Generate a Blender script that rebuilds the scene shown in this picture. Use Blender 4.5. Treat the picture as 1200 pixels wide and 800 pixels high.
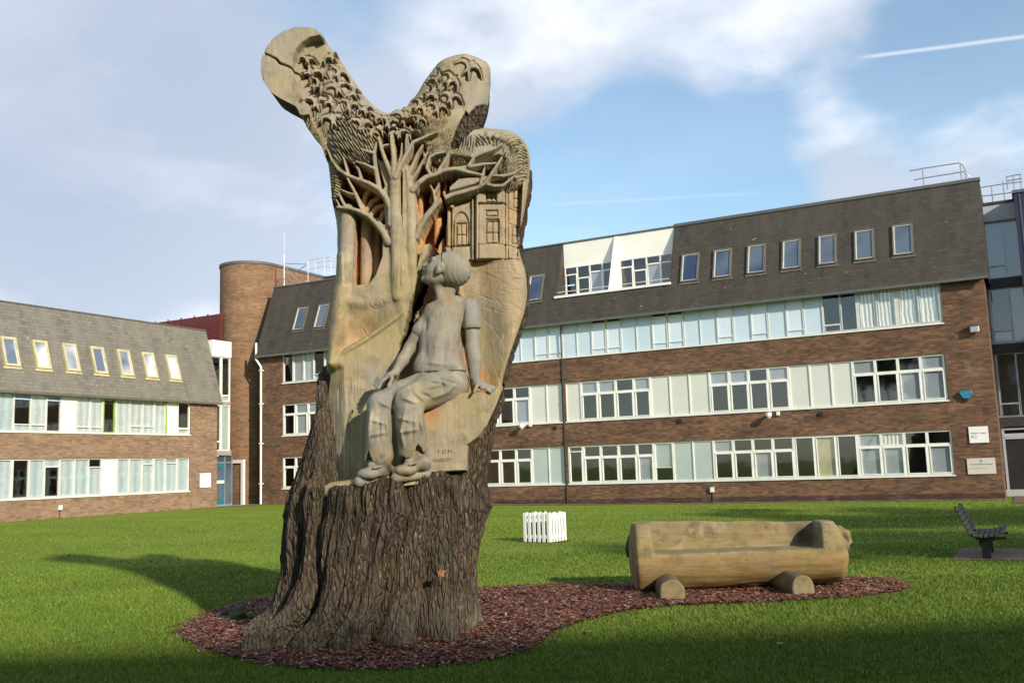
import bpy, bmesh, math, random
import numpy as np
from mathutils import Vector, Matrix
for o in list(bpy.data.objects): bpy.data.objects.remove(o)
scene = bpy.context.scene
COL = scene.collection
random.seed(7); RNG = np.random.default_rng(7)
R = math.radians

# ------------------------------------------------------------------ camera
FPX = 1120.0
PITCH = math.atan(148/1120.0); ROLL = R(1.885)
CAM = np.array([0, 0, 1.6])
_r0 = np.array([1., 0, 0]); _F = np.array([0, math.cos(PITCH), math.sin(PITCH)]); _u0 = np.cross(_r0, _F)
_I = math.cos(ROLL)*_r0 - math.sin(ROLL)*_u0
_J = math.cos(ROLL)*_u0 + math.sin(ROLL)*_r0
cd = bpy.data.cameras.new('camera'); cam = bpy.data.objects.new('camera', cd); COL.objects.link(cam)
cd.sensor_width = 36; cd.lens = 36*FPX/1200; cd.clip_start = .1; cd.clip_end = 3000
M4 = Matrix.Identity(4)
for i in range(3):
    M4[i][0] = _I[i]; M4[i][1] = _J[i]; M4[i][2] = -_F[i]; M4[i][3] = CAM[i]
cam.matrix_world = M4
scene.camera = cam

# ------------------------------------------------------------------ world, sun, exposure
SUN_AZ, SUN_EL = 146.0, 24.0      # azimuth clockwise from +Y
world = bpy.data.worlds.new('World'); scene.world = world; world.use_nodes = True
wt = world.node_tree; wt.nodes.clear()
def wn(t, **k):
    n = wt.nodes.new(t)
    for a, b in k.items(): setattr(n, a, b)
    return n
wout = wn('ShaderNodeOutputWorld'); wbg = wn('ShaderNodeBackground'); wbg.inputs[1].default_value = .14
sky = wn('ShaderNodeTexSky', sky_type='NISHITA', sun_disc=False)
sky.sun_elevation = R(SUN_EL); sky.sun_rotation = R(SUN_AZ); sky.altitude = 50; sky.air_density = 1.0; sky.dust_density = .6; sky.ozone_density = 1.6
wt.links.new(wbg.outputs[0], wout.inputs[0])
geo = wn('ShaderNodeTexCoord')
def wmath(op, a, b=None, c=None, clamp=False):
    n = wn('ShaderNodeMath', operation=op, use_clamp=clamp)
    for i, v in enumerate((a, b, c)):
        if v is None: continue
        if isinstance(v, (int, float)): n.inputs[i].default_value = v
        else: wt.links.new(v, n.inputs[i])
    return n.outputs[0]
def wray(px, py):
    d = (px-600)/FPX*_I - (py-400)/FPX*_J + _F
    return d/np.linalg.norm(d)
wdir = geo.outputs['Generated']
def wdot(v):
    n = wn('ShaderNodeVectorMath', operation='DOT_PRODUCT'); wt.links.new(wdir, n.inputs[0]); n.inputs[1].default_value = tuple(v)
    return n.outputs['Value']
mp = wn('ShaderNodeMapping'); mp.inputs['Scale'].default_value = (1, 1, 2.1); mp.inputs['Location'].default_value = (3.1, .4, 1.7)
wt.links.new(wdir, mp.inputs[0])
def wnoise(scale, detail, rough, dist=0.0):
    n = wn('ShaderNodeTexNoise'); n.inputs['Scale'].default_value = scale; n.inputs['Detail'].default_value = detail
    n.inputs['Roughness'].default_value = rough; n.inputs['Distortion'].default_value = dist
    wt.links.new(mp.outputs[0], n.inputs['Vector']); return n.outputs['Fac']
nz1 = wnoise(2.3, 9, .56, .12); nz2 = wnoise(6.0, 8, .6, .15); nz3 = wnoise(2.6, 5, .5, .3)
def blob(px, py, rad, amp):           # soft patch of cloud (or of clear sky) round one direction, radius in degrees
    d = wdot(wray(px, py)); c = math.cos(R(rad))
    t = wmath('SMOOTH_MIN', 1.0, wmath('DIVIDE', wmath('SUBTRACT', d, c), 1-c), .1)
    return wmath('MULTIPLY', wmath('MAXIMUM', t, 0.0), amp)
bias = None
for b in ((60, 60, 17, .30), (200, 320, 10, .40), (20, 250, 14, .24), (330, 150, 10, .14), (720, 60, 14, .22), (930, 30, 9, .22),
          (1080, 180, 8, .42), (1160, 190, 6, .35), (960, 205, 5, .30), (560, 60, 10, .16), (230, 180, 14, .2), (690, 190, 8, -.40), (850, 140, 8, -.42), (1160, 70, 8, -.50), (700, 250, 9, -.45), (840, 225, 7, -.35), (1040, 105, 6, -.30)):
    v = blob(*b); bias = v if bias is None else wmath('ADD', bias, v)
dens = wmath('ADD', wmath('ADD', wmath('MULTIPLY', nz1, 2.0), wmath('MULTIPLY', nz2, .9)), bias)
dens = wmath('SUBTRACT', dens, 1.40)
cov = wmath('ADD', wmath('MULTIPLY', dens, 1.7), .20, clamp=True)
sm = wn('ShaderNodeMapRange', interpolation_type='SMOOTHSTEP'); wt.links.new(cov, sm.inputs[0]); sm.inputs[3].default_value = .10; sm.inputs[4].default_value = .95
# cloud tone: bright where thin, lavender grey where thick / low frequency
tone = wn('ShaderNodeMapRange'); wt.links.new(wmath('ADD', nz3, wmath('MULTIPLY', nz2, .35)), tone.inputs[0]); tone.inputs[1].default_value = .60; tone.inputs[2].default_value = .76
cmix = wn('ShaderNodeMix', data_type='RGBA'); wt.links.new(tone.outputs[0], cmix.inputs[0])
cmix.inputs[6].default_value = (6.3, 6.45, 6.9, 1); cmix.inputs[7].default_value = (3.7, 4.15, 4.95, 1)
cmix2 = wn('ShaderNodeMix', data_type='RGBA'); cmix2.inputs[7].default_value = (2.9, 3.35, 4.3, 1)
gm = wmath('ADD', blob(100, 90, 14, .7), wmath('ADD', blob(0, 300, 10, .3), blob(330, 60, 9, .25)), clamp=True); wt.links.new(gm, cmix2.inputs[0]); wt.links.new(cmix.outputs[2], cmix2.inputs[6])
# sky colour gain (whole sky the same)
sg = wn('ShaderNodeMix', data_type='RGBA', blend_type='MULTIPLY'); sg.inputs[0].default_value = 1
wt.links.new(sky.outputs[0], sg.inputs[6]); sg.inputs[7].default_value = (1.15, 1.22, 1.15, 1)
skmix = wn('ShaderNodeMix', data_type='RGBA'); wt.links.new(sm.outputs[0], skmix.inputs[0]); wt.links.new(sg.outputs[2], skmix.inputs[6]); wt.links.new(cmix2.outputs[2], skmix.inputs[7])
# contrails: thin bands along great circles between two directions
def trail(p, q, w, s):
    a, b = wray(*p), wray(*q); n = np.cross(a, b); n /= np.linalg.norm(n); m = (a+b); m /= np.linalg.norm(m)
    d = wmath('ABSOLUTE', wmath('ADD', wdot(n), wmath('MULTIPLY', wmath('SUBTRACT', nz2, .5), .003)))
    t = wmath('SUBTRACT', 1.0, wmath('DIVIDE', d, w), clamp=True)
    ce = math.cos(math.acos(float(a@b))/2); e = wmath('DIVIDE', wmath('SUBTRACT', wdot(m), ce), (1-ce)*.35, clamp=True)
    return wmath('MULTIPLY', wmath('MULTIPLY', t, e), s)
tr = wmath('ADD', trail((1000, 69), (1330, 26), .0026, .55), trail((640, 240), (900, 226),   .0026, .14), clamp=True)
trm = wn('ShaderNodeMix', data_type='RGBA'); wt.links.new(tr, trm.inputs[0]); wt.links.new(skmix.outputs[2], trm.inputs[6]); trm.inputs[7].default_value = (6.4, 6.6, 6.9, 1)
wt.links.new(trm.outputs[2], wbg.inputs[0])

sd = bpy.data.lights.new('sun', 'SUN'); sd.energy = 4.5; sd.angle = R(1.6); sd.color = (1, .90, .74)
sun = bpy.data.objects.new('sun', sd); COL.objects.link(sun)
sv = Vector((math.sin(R(SUN_AZ))*math.cos(R(SUN_EL)), math.cos(R(SUN_AZ))*math.cos(R(SUN_EL)), math.sin(R(SUN_EL))))
sun.rotation_euler = sv.to_track_quat('Z', 'Y').to_euler(); sun.location = (30, -40, 30)
scene.view_settings.view_transform = 'Standard'; scene.view_settings.look = 'None'
scene.view_settings.exposure = 0.30; scene.view_settings.gamma = 1.0
scene.render.engine = 'CYCLES'

# ------------------------------------------------------------------ helpers: places
def ray(x, y): return (x-600)/FPX*_I - (y-400)/FPX*_J + _F
def ground_pt(x, y, z=0.0):
    d = ray(x, y); return CAM + d*((z-1.6)/d[2])
def at_depth(x, y, Y):
    d = ray(x, y); return CAM + d*(Y/d[1])
def lawn_z(X, Y):
    v = -.9*X + .45*Y; t = np.clip((v-14)/19, 0, 1); return .205*t*t*(3-2*t)
class Frame:                       # s along the facade, z up, o out of the wall
    def __init__(f, P, d, n, up=(0, 0, 1)): f.P = np.array(P, float); f.d = np.array(d, float); f.n = np.array(n, float); f.up = np.array(up, float)
    def pt(f, s, z, o=0): return f.P + f.d*s + f.n*o + f.up*z
    def hit(f, px, py, o=0):
        r = ray(px, py); P = f.P + f.n*o; t = ((P-CAM)@f.n)/(r@f.n); q = CAM + r*t - f.P; return float(q@f.d), float(q@f.up)
    def at(f, s, o, z=0): return Frame(f.pt(s, z, o), f.d, f.n, f.up)
TH = R(28.1)
dM = np.array([-math.cos(TH), math.sin(TH), 0]); nM = np.array([-math.sin(TH), -math.cos(TH), 0])
dL = np.array([math.sin(TH), math.cos(TH), 0]); nL = np.array([math.cos(TH), -math.sin(TH), 0])
FM = Frame((16.5, 32.82, 0), dM, nM)               # main block, s = 0 at its right corner
FL = Frame((-14.33, 46.14, .205), dL, nL)          # left wing, s = 0 at its right corner, negative to the left

# ------------------------------------------------------------------ helpers: materials
class NT:
    def __init__(s, name):
        s.m = bpy.data.materials.new(name); s.m.use_nodes = True; s.t = s.m.node_tree; s.t.nodes.clear()
        s.out = s.t.nodes.new('ShaderNodeOutputMaterial'); s.p = s.t.nodes.new('ShaderNodeBsdfPrincipled'); s.t.links.new(s.p.outputs[0], s.out.inputs[0])
        s.tc = s.t.nodes.new('ShaderNodeTexCoord')
    def n(s, t, **k):
        n = s.t.nodes.new(t)
        for a, b in k.items(): setattr(n, a, b)
        return n
    def l(s, a, b): s.t.links.new(a, b)
    def coord(s, src='Object', scale=(1, 1, 1), loc=(0, 0, 0), rot=(0, 0, 0)):
        m = s.n('ShaderNodeMapping'); m.inputs['Scale'].default_value = scale; m.inputs['Location'].default_value = loc; m.inputs['Rotation'].default_value = rot
        s.l(s.tc.outputs[src], m.inputs[0]); return m.outputs[0]
    def noise(s, vec, scale=5, detail=4, rough=.55, dist=0):
        n = s.n('ShaderNodeTexNoise'); n.inputs['Scale'].default_value = scale; n.inputs['Detail'].default_value = detail
        n.inputs['Roughness'].default_value = rough; n.inputs['Distortion'].default_value = dist; s.l(vec, n.inputs['Vector']); return n.outputs['Fac']
    def vor(s, vec, scale=5, out='Distance', feature='F1'):
        n = s.n('ShaderNodeTexVoronoi', feature=feature); n.inputs['Scale'].default_value = scale; s.l(vec, n.inputs['Vector']); return n.outputs[out]
    def rng(s, v, a, b, c=0, d=1, smooth=False):
        n = s.n('ShaderNodeMapRange', interpolation_type='SMOOTHSTEP' if smooth else 'LINEAR'); s.l(v, n.inputs[0])
        for i, x in enumerate((a, b, c, d)): n.inputs[i+1].default_value = x
        return n.outputs[0]
    def math(s, op, a, b=None, clamp=False):
        n = s.n('ShaderNodeMath', operation=op, use_clamp=clamp)
        for i, v in enumerate((a, b)):
            if v is None: continue
            if isinstance(v, (int, float)): n.inputs[i].default_value = v
            else: s.l(v, n.inputs[i])
        return n.outputs[0]
    def mix(s, f, a, b, blend='MIX'):
        n = s.n('ShaderNodeMix', data_type='RGBA', blend_type=blend)
        for i, v in ((0, f), (6, a), (7, b)):
            if isinstance(v, (int, float)): n.inputs[i].default_value = v
            elif isinstance(v, tuple): n.inputs[i].default_value = v if len(v) == 4 else (*v, 1)
            else: s.l(v, n.inputs[i])
        return n.outputs[2]
    def bump(s, h, strength=.5, dist=.01, prev=None):
        n = s.n('ShaderNodeBump'); n.inputs['Strength'].default_value = strength; n.inputs['Distance'].default_value = dist; s.l(h, n.inputs['Height'])
        if prev is not None: s.l(prev, n.inputs['Normal'])
        return n.outputs[0]
    def done(s, col=None, rough=None, normal=None, spec=None, metal=None):
        for nm, v in (('Base Color', col), ('Roughness', rough), ('Normal', normal), ('Specular IOR Level', spec), ('Metallic', metal)):
            if v is None: continue
            if isinstance(v, (int, float)): s.p.inputs[nm].default_value = v
            elif isinstance(v, tuple): s.p.inputs[nm].default_value = (*v, 1)
            else: s.l(v, s.p.inputs[nm])
        return s.m
def plain(name, col, rough=.5, metal=0, var=.18, scale=3.0, spec=.5):
    """paint / plastic / metal with faint dirt so that no surface is one flat colour"""
    m = NT(name); c = m.coord('Object'); n = m.noise(c, scale, 5, .6)
    a = tuple(max(0, x*(1-var)) for x in col); b = tuple(min(1, x*(1+var*.5)) for x in col)
    return m.done(m.mix(m.rng(n, .3, .7), a, b), m.rng(m.noise(c, scale*3, 3), .3, .7, rough*.8, min(1, rough*1.2)), m.bump(n, .05, .005), spec, metal)

def brick_mat(name, c1, c2, mortar, big=(.75, 1.15)):
    m = NT(name); uv = m.tc.outputs['UV']
    b = m.n('ShaderNodeTexBrick'); m.l(uv, b.inputs['Vector'])
    b.inputs['Scale'].default_value = 1; b.inputs['Brick Width'].default_value = .215; b.inputs['Row Height'].default_value = .068
    b.inputs['Mortar Size'].default_value = .006; b.inputs['Mortar Smooth'].default_value = .3; b.inputs['Bias'].default_value = 0
    b.inputs['Color1'].default_value = (*c1, 1); b.inputs['Color2'].default_value = (*c2, 1); b.inputs['Mortar'].default_value = (*mortar, 1)
    # single bricks that are darker or redder than their neighbours
    f = m.n('ShaderNodeVectorMath', operation='MULTIPLY'); m.l(uv, f.inputs[0]); f.inputs[1].default_value = (1/.215, 1/.068, 1)
    w = m.n('ShaderNodeTexWhiteNoise', noise_dimensions='2D'); fl = m.n('ShaderNodeVectorMath', operation='FLOOR'); m.l(f.outputs[0], fl.inputs[0]); m.l(fl.outputs[0], w.inputs['Vector'])
    v = m.rng(w.outputs['Value'], 0, 1, .66, 1.28)
    vv = m.n('ShaderNodeCombineXYZ'); [m.l(v, vv.inputs[i]) for i in range(3)]
    c = m.mix(.75, b.outputs['Color'], vv.outputs[0], 'MULTIPLY')
    c = m.mix(m.rng(w.outputs['Value'], .86, .9, 0, .35), c, (.20, .085, .05))
    mp_ = m.n('ShaderNodeMapping'); mp_.inputs['Scale'].default_value = (.35, 1.1, 1); m.l(uv, mp_.inputs[0])
    n = m.noise(mp_.outputs[0], 1.6, 6, .6)
    g = m.rng(n, .32, .66, big[0], big[1]); gg = m.n('ShaderNodeCombineXYZ'); [m.l(g, gg.inputs[i]) for i in range(3)]
    c = m.mix(1, c, gg.outputs[0], 'MULTIPLY')
    c = m.mix(m.rng(m.noise(uv, 3.1, 5, .65), .62, .75, 0, .3), c, (.30, .25, .2))
    return m.done(c, .9, m.bump(b.outputs['Fac'], -.5, .006, ), .2)
def slate_mat(name, c1, c2, lichen, amt):
    m = NT(name); uv = m.tc.outputs['UV']
    b = m.n('ShaderNodeTexBrick'); m.l(uv, b.inputs['Vector']); b.offset = .5
    b.inputs['Scale'].default_value = 1; b.inputs['Brick Width'].default_value = .26; b.inputs['Row Height'].default_value = .145
    b.inputs['Mortar Size'].default_value = .006; b.inputs['Mortar Smooth'].default_value = .1
    b.inputs['Color1'].default_value = (*c1, 1); b.inputs['Color2'].default_value = (*c2, 1); b.inputs['Mortar'].default_value = tuple(x*.45 for x in c2)+(1,)
    f = m.n('ShaderNodeVectorMath', operation='MULTIPLY'); m.l(uv, f.inputs[0]); f.inputs[1].default_value = (1/.26, 1/.145, 1)
    fl = m.n('ShaderNodeVectorMath', operation='FLOOR'); m.l(f.outputs[0], fl.inputs[0])
    w = m.n('ShaderNodeTexWhiteNoise', noise_dimensions='2D'); m.l(fl.outputs[0], w.inputs['Vector'])
    v = m.rng(w.outputs['Value'], 0, 1, .80, 1.18); vv = m.n('ShaderNodeCombineXYZ'); [m.l(v, vv.inputs[i]) for i in range(3)]
    c = m.mix(.8, b.outputs['Color'], vv.outputs[0], 'MULTIPLY')
    st = m.n('ShaderNodeMapping'); st.inputs['Scale'].default_value = (1.2, .3, 1); m.l(uv, st.inputs[0])
    c = m.mix(m.rng(m.noise(st.outputs[0], 1.4, 6, .65), .34, .66, 0, .8), c, lichen)
    spots = m.math('MULTIPLY', m.rng(m.vor(uv, 2.6), .10, .04), m.rng(m.noise(uv, .9, 3), .5, .62))
    c = m.mix(m.math('MULTIPLY', spots, amt), c, (.55, .53, .42))
    c = m.mix(m.math('MULTIPLY', m.rng(m.noise(uv, 5.5, 4, .7), .66, .72), amt*.7), c, (.46, .43, .33))
    # each course laps over the one below
    sy = m.n('ShaderNodeSeparateXYZ'); m.l(f.outputs[0], sy.inputs[0]); fr = m.math('FRACT', sy.outputs[1])
    return m.done(c, .75, m.bump(m.math('SUBTRACT', 1.0, fr), .5, .02, m.bump(b.outputs['Fac'], -.4, .01)), .3)

M = {}
M['brick_main'] = brick_mat('brown brick', (.205, .105, .060), (.105, .062, .042), (.15, .12, .09), (.62, 1.2))
M['brick_left'] = brick_mat('light brown brick', (.275, .175, .112), (.205, .130, .086), (.27, .21, .155), (.8, 1.15))
M['brick_tower'] = brick_mat('tower brick', (.25, .138, .074), (.195, .110, .062), (.22, .17, .12), (.8, 1.15))
M['brick_plinth'] = brick_mat('plinth brick', (.085, .045, .035), (.06, .035, .03), (.07, .055, .045))
M['slate_dark'] = slate_mat('dark slate', (.058, .049, .044), (.038, .033, .031), (.068, .060, .045), .6)
M['slate_pale'] = slate_mat('weathered slate', (.175, .160, .135), (.125, .116, .102), (.20, .185, .145), .9)
M['white'] = plain('white frame paint', (.74, .75, .70), .45, var=.12)
M['white_metal'] = plain('aluminium frame', (.60, .60, .57), .4, var=.15)
M['panel_white'] = plain('off white panel', (.62, .64, .58), .55, var=.06, scale=.7)
M['panel_blue'] = plain('pale blue panel', (.52, .64, .74), .35, var=.07, scale=.8)
M['panel_pale'] = plain('pale top light', (.60, .70, .79), .25, var=.06, scale=.8)
M['panel_green'] = plain('grey green panel', (.42, .49, .48), .3, var=.1, scale=.8)
M['fascia'] = plain('white fascia', (.78, .77, .72), .6, var=.06, scale=1)
M['grey_fascia'] = plain('grey fascia', (.42, .44, .47), .5, var=.08)
M['lead'] = plain('lead grey', (.10, .105, .11), .6)
M['dark'] = plain('dark trim', (.035, .033, .032), .6)
M['black'] = plain('black paint', (.02, .02, .022), .45)
M['wood_frame'] = plain('yellowed timber frame', (.52, .46, .26), .6, var=.25)
M['wood_brown'] = plain('grey brown frame', (.13, .115, .09), .6, var=.25)
M['steel'] = plain('galvanised rail', (.42, .43, .45), .45, .6)
M['lime'] = plain('lime green frame', (.28, .48, .07), .5)
M['maroon'] = plain('maroon louvre', (.17, .028, .03), .55)
M['teal'] = plain('teal door', (.02, .16, .20), .35)
M['navy'] = plain('navy cladding', (.02, .018, .06), .4)
M['concrete'] = plain('concrete', (.30, .28, .24), .85, scale=2)
M['interior'] = plain('room wall', (.16, .15, .13), .9)
M['interior_dark'] = plain('dark room', (.035, .034, .032), .9)
M['beige'] = plain('beige blind', (.50, .45, .30), .8)
M['blue_box'] = plain('blue plastic', (.03, .22, .33), .4)
def stripes(name, a, b, scale, rough=.7):
    m = NT(name); s = m.n('ShaderNodeSeparateXYZ'); m.l(m.tc.outputs['UV'], s.inputs[0])
    wv = m.math('SINE', m.math('ADD', m.math('MULTIPLY', s.outputs[0], scale), m.math('MULTIPLY', m.noise(m.tc.outputs['UV'], 2.0, 3), 5.0)))
    f = m.rng(wv, -1, 1, 0, 1)
    return m.done(m.mix(f, a, b), rough, m.bump(f, .5, .02))
M['blind'] = stripes('vertical slat blind', (.36, .37, .35), (.92, .92, .87), 46)
M['curtain_blue'] = stripes('pale blue curtain', (.36, .43, .46), (.46, .53, .56), 17)
M['curtain_white'] = stripes('white curtain', (.42, .46, .47), (.56, .60, .60), 19)
M['blind_grey'] = plain('grey roller blind', (.33, .36, .41), .8, var=.06)
def glass_mat(name, tint, refl):
    m = NT(name); m.t.nodes.remove(m.p)
    tr_ = m.n('ShaderNodeBsdfTransparent'); tr_.inputs[0].default_value = (*tint, 1)
    gl = m.n('ShaderNodeBsdfGlossy'); gl.inputs['Color'].default_value = (.95, .98, 1, 1)
    c = m.coord('Object'); m.l(m.rng(m.noise(c, 6, 2), .3, .7, .015, .05), gl.inputs['Roughness'])
    m.l(m.bump(m.noise(c, .9, 2), .045, .05), gl.inputs['Normal'])
    ge = m.n('ShaderNodeNewGeometry'); dt = m.n('ShaderNodeVectorMath', operation='DOT_PRODUCT'); m.l(ge.outputs['Incoming'], dt.inputs[0]); m.l(ge.outputs['Normal'], dt.inputs[1])
    fr = m.math('ADD', m.math('POWER', m.math('SUBTRACT', 1.0, m.math('ABSOLUTE', dt.outputs['Value'])), 4.0), .05)      # same from either side of the pane
    mx = m.n('ShaderNodeMixShader'); m.l(m.math('ADD', m.math('MULTIPLY', fr, 1.2), refl, True), mx.inputs[0]); m.l(tr_.outputs[0], mx.inputs[1]); m.l(gl.outputs[0], mx.inputs[2])
    m.l(mx.outputs[0], m.out.inputs[0]); return m.m
M['glass'] = glass_mat('window glass', (.95, .97, .96), .06)
M['glass_sky'] = glass_mat('roof light glass', (.35, .40, .5), .30)

# ------------------------------------------------------------------ helpers: meshes
def link(name, me, mat=None, parent=None, smooth=False):
    o = bpy.data.objects.new(name, me); COL.objects.link(o)
    if mat is not None:
        for m_ in (mat if isinstance(mat, (list, tuple)) else [mat]): me.materials.append(m_)
    if smooth: me.polygons.foreach_set('use_smooth', [True]*len(me.polygons))
    if parent is not None:
        o.parent = parent; o.matrix_parent_inverse = parent.matrix_world.inverted() if parent.type != 'EMPTY' else Matrix.Translation(-parent.location)
    return o
def tag(o, label=None, cat=None, group=None, kind=None):
    for k, v in (('label', label), ('category', cat), ('group', group), ('kind', kind)):
        if v: o[k] = v
    return o
def empty(name, loc, label, cat, group=None):
    o = bpy.data.objects.new(name, None); COL.objects.link(o); o.location = tuple(float(x) for x in loc); o.empty_display_size = .2
    return tag(o, label, cat, group)
def copy_thing(root, label=None, group=None):
    def cp(o, par):
        c = o.copy(); COL.objects.link(c)
        if par is not None: c.parent = par
        for ch in [x for x in bpy.data.objects if x.parent == o and x != c]: cp(ch, c)
        return c
    kids = cp(root, None)
    if label: kids['label'] = label
    if group: kids['group'] = group
    return kids
class MB:
    """collects quads with metric uvs and builds them as one mesh"""
    def __init__(s): s.v = []; s.f = []; s.uv = []; s.mi = []
    def poly(s, pts, uvs=None, mi=0):
        k = len(s.v); s.v += [tuple(map(float, p)) for p in pts]; s.f.append(tuple(range(k, k+len(pts))))
        if uvs is None: uvs = [(p[0]+p[1], p[2]) for p in pts]
        s.uv += [tuple(map(float, u)) for u in uvs]; s.mi.append(mi)
    def box(s, F, s0, s1, z0, z1, o0, o1, mi=0):
        if s0 > s1: s0, s1 = s1, s0
        if z0 > z1: z0, z1 = z1, z0
        if o0 > o1: o0, o1 = o1, o0
        P = lambda a, b, c: F.pt(a, b, c)
        flip = np.dot(np.cross(F.d, F.up), F.n) < 0
        fs = [([(s0, z0, o1), (s1, z0, o1), (s1, z1, o1), (s0, z1, o1)], 0), ([(s1, z0, o0), (s0, z0, o0), (s0, z1, o0), (s1, z1, o0)], 0),
              ([(s1, z0, o1), (s1, z0, o0), (s1, z1, o0), (s1, z1, o1)], 1), ([(s0, z0, o0), (s0, z0, o1), (s0, z1, o1), (s0, z1, o0)], 1),
              ([(s0, z1, o1), (s1, z1, o1), (s1, z1, o0), (s0, z1, o0)], 2), ([(s0, z0, o0), (s1, z0, o0), (s1, z0, o1), (s0, z0, o1)], 2)]
        for q, ax in fs:
            uv = [((a, b), (c, b), (a, c))[ax] for a, b, c in q]
            if flip: q = q[::-1]; uv = uv[::-1]
            s.poly([P(*t) for t in q], uv, mi)
    def tube(s, a, b, r, n=8, r2=None, mi=0, caps=True):
        a = np.array(a, float); b = np.array(b, float); d = b-a; L = np.linalg.norm(d); d /= L
        x = np.cross(d, (0, 0, 1) if abs(d[2]) < .9 else (1, 0, 0)); x /= np.linalg.norm(x); y = np.cross(d, x); r2 = r if r2 is None else r2
        A = [a+(x*math.cos(t)+y*math.sin(t))*r for t in np.arange(n)*2*math.pi/n]; B = [b+(x*math.cos(t)+y*math.sin(t))*r2 for t in np.arange(n)*2*math.pi/n]
        for i in range(n): j = (i+1) % n; s.poly([A[i], A[j], B[j], B[i]], [(i/n, 0), ((i+1)/n, 0), ((i+1)/n, L), (i/n, L)], mi)
        if caps: s.poly(A[::-1], None, mi); s.poly(B, None, mi)
    def build(s, name, mat, parent=None, smooth=False, bevel=0):
        me = bpy.data.meshes.new(name); me.from_pydata(s.v, [], s.f); ul = me.uv_layers.new(name='UVMap')
        ul.data.foreach_set('uv', np.array(s.uv, np.float32).ravel()); me.polygons.foreach_set('material_index', s.mi); me.update()
        if smooth or bevel:
            bm = bmesh.new(); bm.from_mesh(me); bmesh.ops.remove_doubles(bm, verts=bm.verts, dist=1e-4)
            if bevel: bmesh.ops.bevel(bm, geom=[e for e in bm.edges if e.is_manifold and e.calc_face_angle(0) > .5], offset=bevel, segments=2, affect='EDGES', profile=.6)
            bm.to_mesh(me); bm.free()
        return link(name, me, mat, parent, smooth)
def np_mesh(name, V, Fq, mat=None, parent=None, smooth=True, attrs=None):
    """fast mesh from numpy arrays, faces (n,3) or (n,4)"""
    me = bpy.data.meshes.new(name); n = len(V); m_, k = Fq.shape
    me.vertices.add(n); me.vertices.foreach_set('co', np.ascontiguousarray(V, np.float32).ravel())
    me.loops.add(m_*k); me.loops.foreach_set('vertex_index', np.ascontiguousarray(Fq, np.int32).ravel())
    me.polygons.add(m_); me.polygons.foreach_set('loop_start', np.arange(m_, dtype=np.int32)*k)
    try: me.polygons.foreach_set('loop_total', np.full(m_, k, np.int32))
    except Exception: pass
    me.update(calc_edges=True)
    for an, arr in (attrs or {}).items():
        a = me.color_attributes.new(an, 'FLOAT_COLOR', 'POINT'); c = np.ones((n, 4), np.float32); c[:, :3] = arr; a.data.foreach_set('color', c.ravel())
    me.validate()
    return link(name, me, mat, parent, smooth)
def hash3(ix, iy, iz, seed=0):
    h = (ix.astype(np.int64)*374761393 + iy.astype(np.int64)*668265263 + iz.astype(np.int64)*2147483647 + seed*974634777) & 0xffffffff
    h = ((h ^ (h >> 13))*1274126177) & 0xffffffff; h = (h ^ (h >> 16)) & 0xffffffff
    return h.astype(np.float64)/0xffffffff
def vnoise(x, y, z=None, seed=0):
    x = np.asarray(x, float); y = np.asarray(y, float); z = np.zeros_like(x) if z is None else np.asarray(z, float)
    ix, iy, iz = np.floor(x), np.floor(y), np.floor(z); fx, fy, fz = x-ix, y-iy, z-iz
    fx, fy, fz = (t*t*(3-2*t) for t in (fx, fy, fz)); r = 0
    for a in (0, 1):
        for b in (0, 1):
            for c in (0, 1):
                w = (fx if a else 1-fx)*(fy if b else 1-fy)*(fz if c else 1-fz)
                r = r + w*hash3(ix+a, iy+b, iz+c, seed)
    return r
def fbm(x, y, z=None, oct=4, seed=0):
    s = 0; a = .5; t = 0
    for i in range(oct):
        k = 2**i; s = s + a*vnoise(x*k, y*k, None if z is None else z*k, seed+i); t += a; a *= .5
    return s/t
def text_part(name, txt, F, s, z, o, size, mat, parent, align='LEFT', mirror=1):
    cu = bpy.data.curves.new(name, 'FONT'); cu.body = txt; cu.size = size; cu.extrude = .002; cu.align_x = align
    to = bpy.data.objects.new(name, cu); COL.objects.link(to); bpy.context.view_layer.update()
    me = bpy.data.meshes.new_from_object(to.evaluated_get(bpy.context.evaluated_depsgraph_get())); bpy.data.objects.remove(to)
    # readable left to right as seen from outside the wall
    right = F.d*(1 if np.dot(np.cross(F.d, (0, 0, 1)), F.n) > 0 else -1)
    P = F.pt(s, z, o)
    for v in me.vertices: c = v.co.copy(); v.co = Vector(P + right*c.x + np.array([0, 0, 1])*c.y + F.n*c.z)
    return link(name, me, mat, parent)
# ================================================================== ground
def lawn_material():
    m = NT('mown grass'); c = m.coord('Object')
    a = m.mix(m.rng(m.noise(c, .35, 5, .6), .35, .68), (.145, .200, .019), (.195, .250, .028))
    a = m.mix(m.rng(m.noise(c, 2.7, 5, .7), .42, .72, 0, .6), a, (.19, .235, .036))
    a = m.mix(m.rng(m.noise(c, 38, 3, .7), .35, .7, 0, .40), a, (.070, .125, .014))
    st = m.coord('Object', (1, 1, 1), rot=(0, 0, R(28.1+90))); w = m.n('ShaderNodeTexWave', wave_type='BANDS'); w.inputs['Scale'].default_value = .12; w.inputs['Distortion'].default_value = .6; m.l(st, w.inputs[0])
    a = m.mix(m.math('MULTIPLY', w.outputs['Fac'], .3), a, (.21, .26, .035))
    return m.done(a, .8, m.bump(m.noise(c, 60, 3, .7), .25, .02), .1)
M['lawn'] = lawn_material()
def uneven(xs, ys):
    X, Y = np.meshgrid(xs, ys, indexing='ij'); return X, Y
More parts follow.
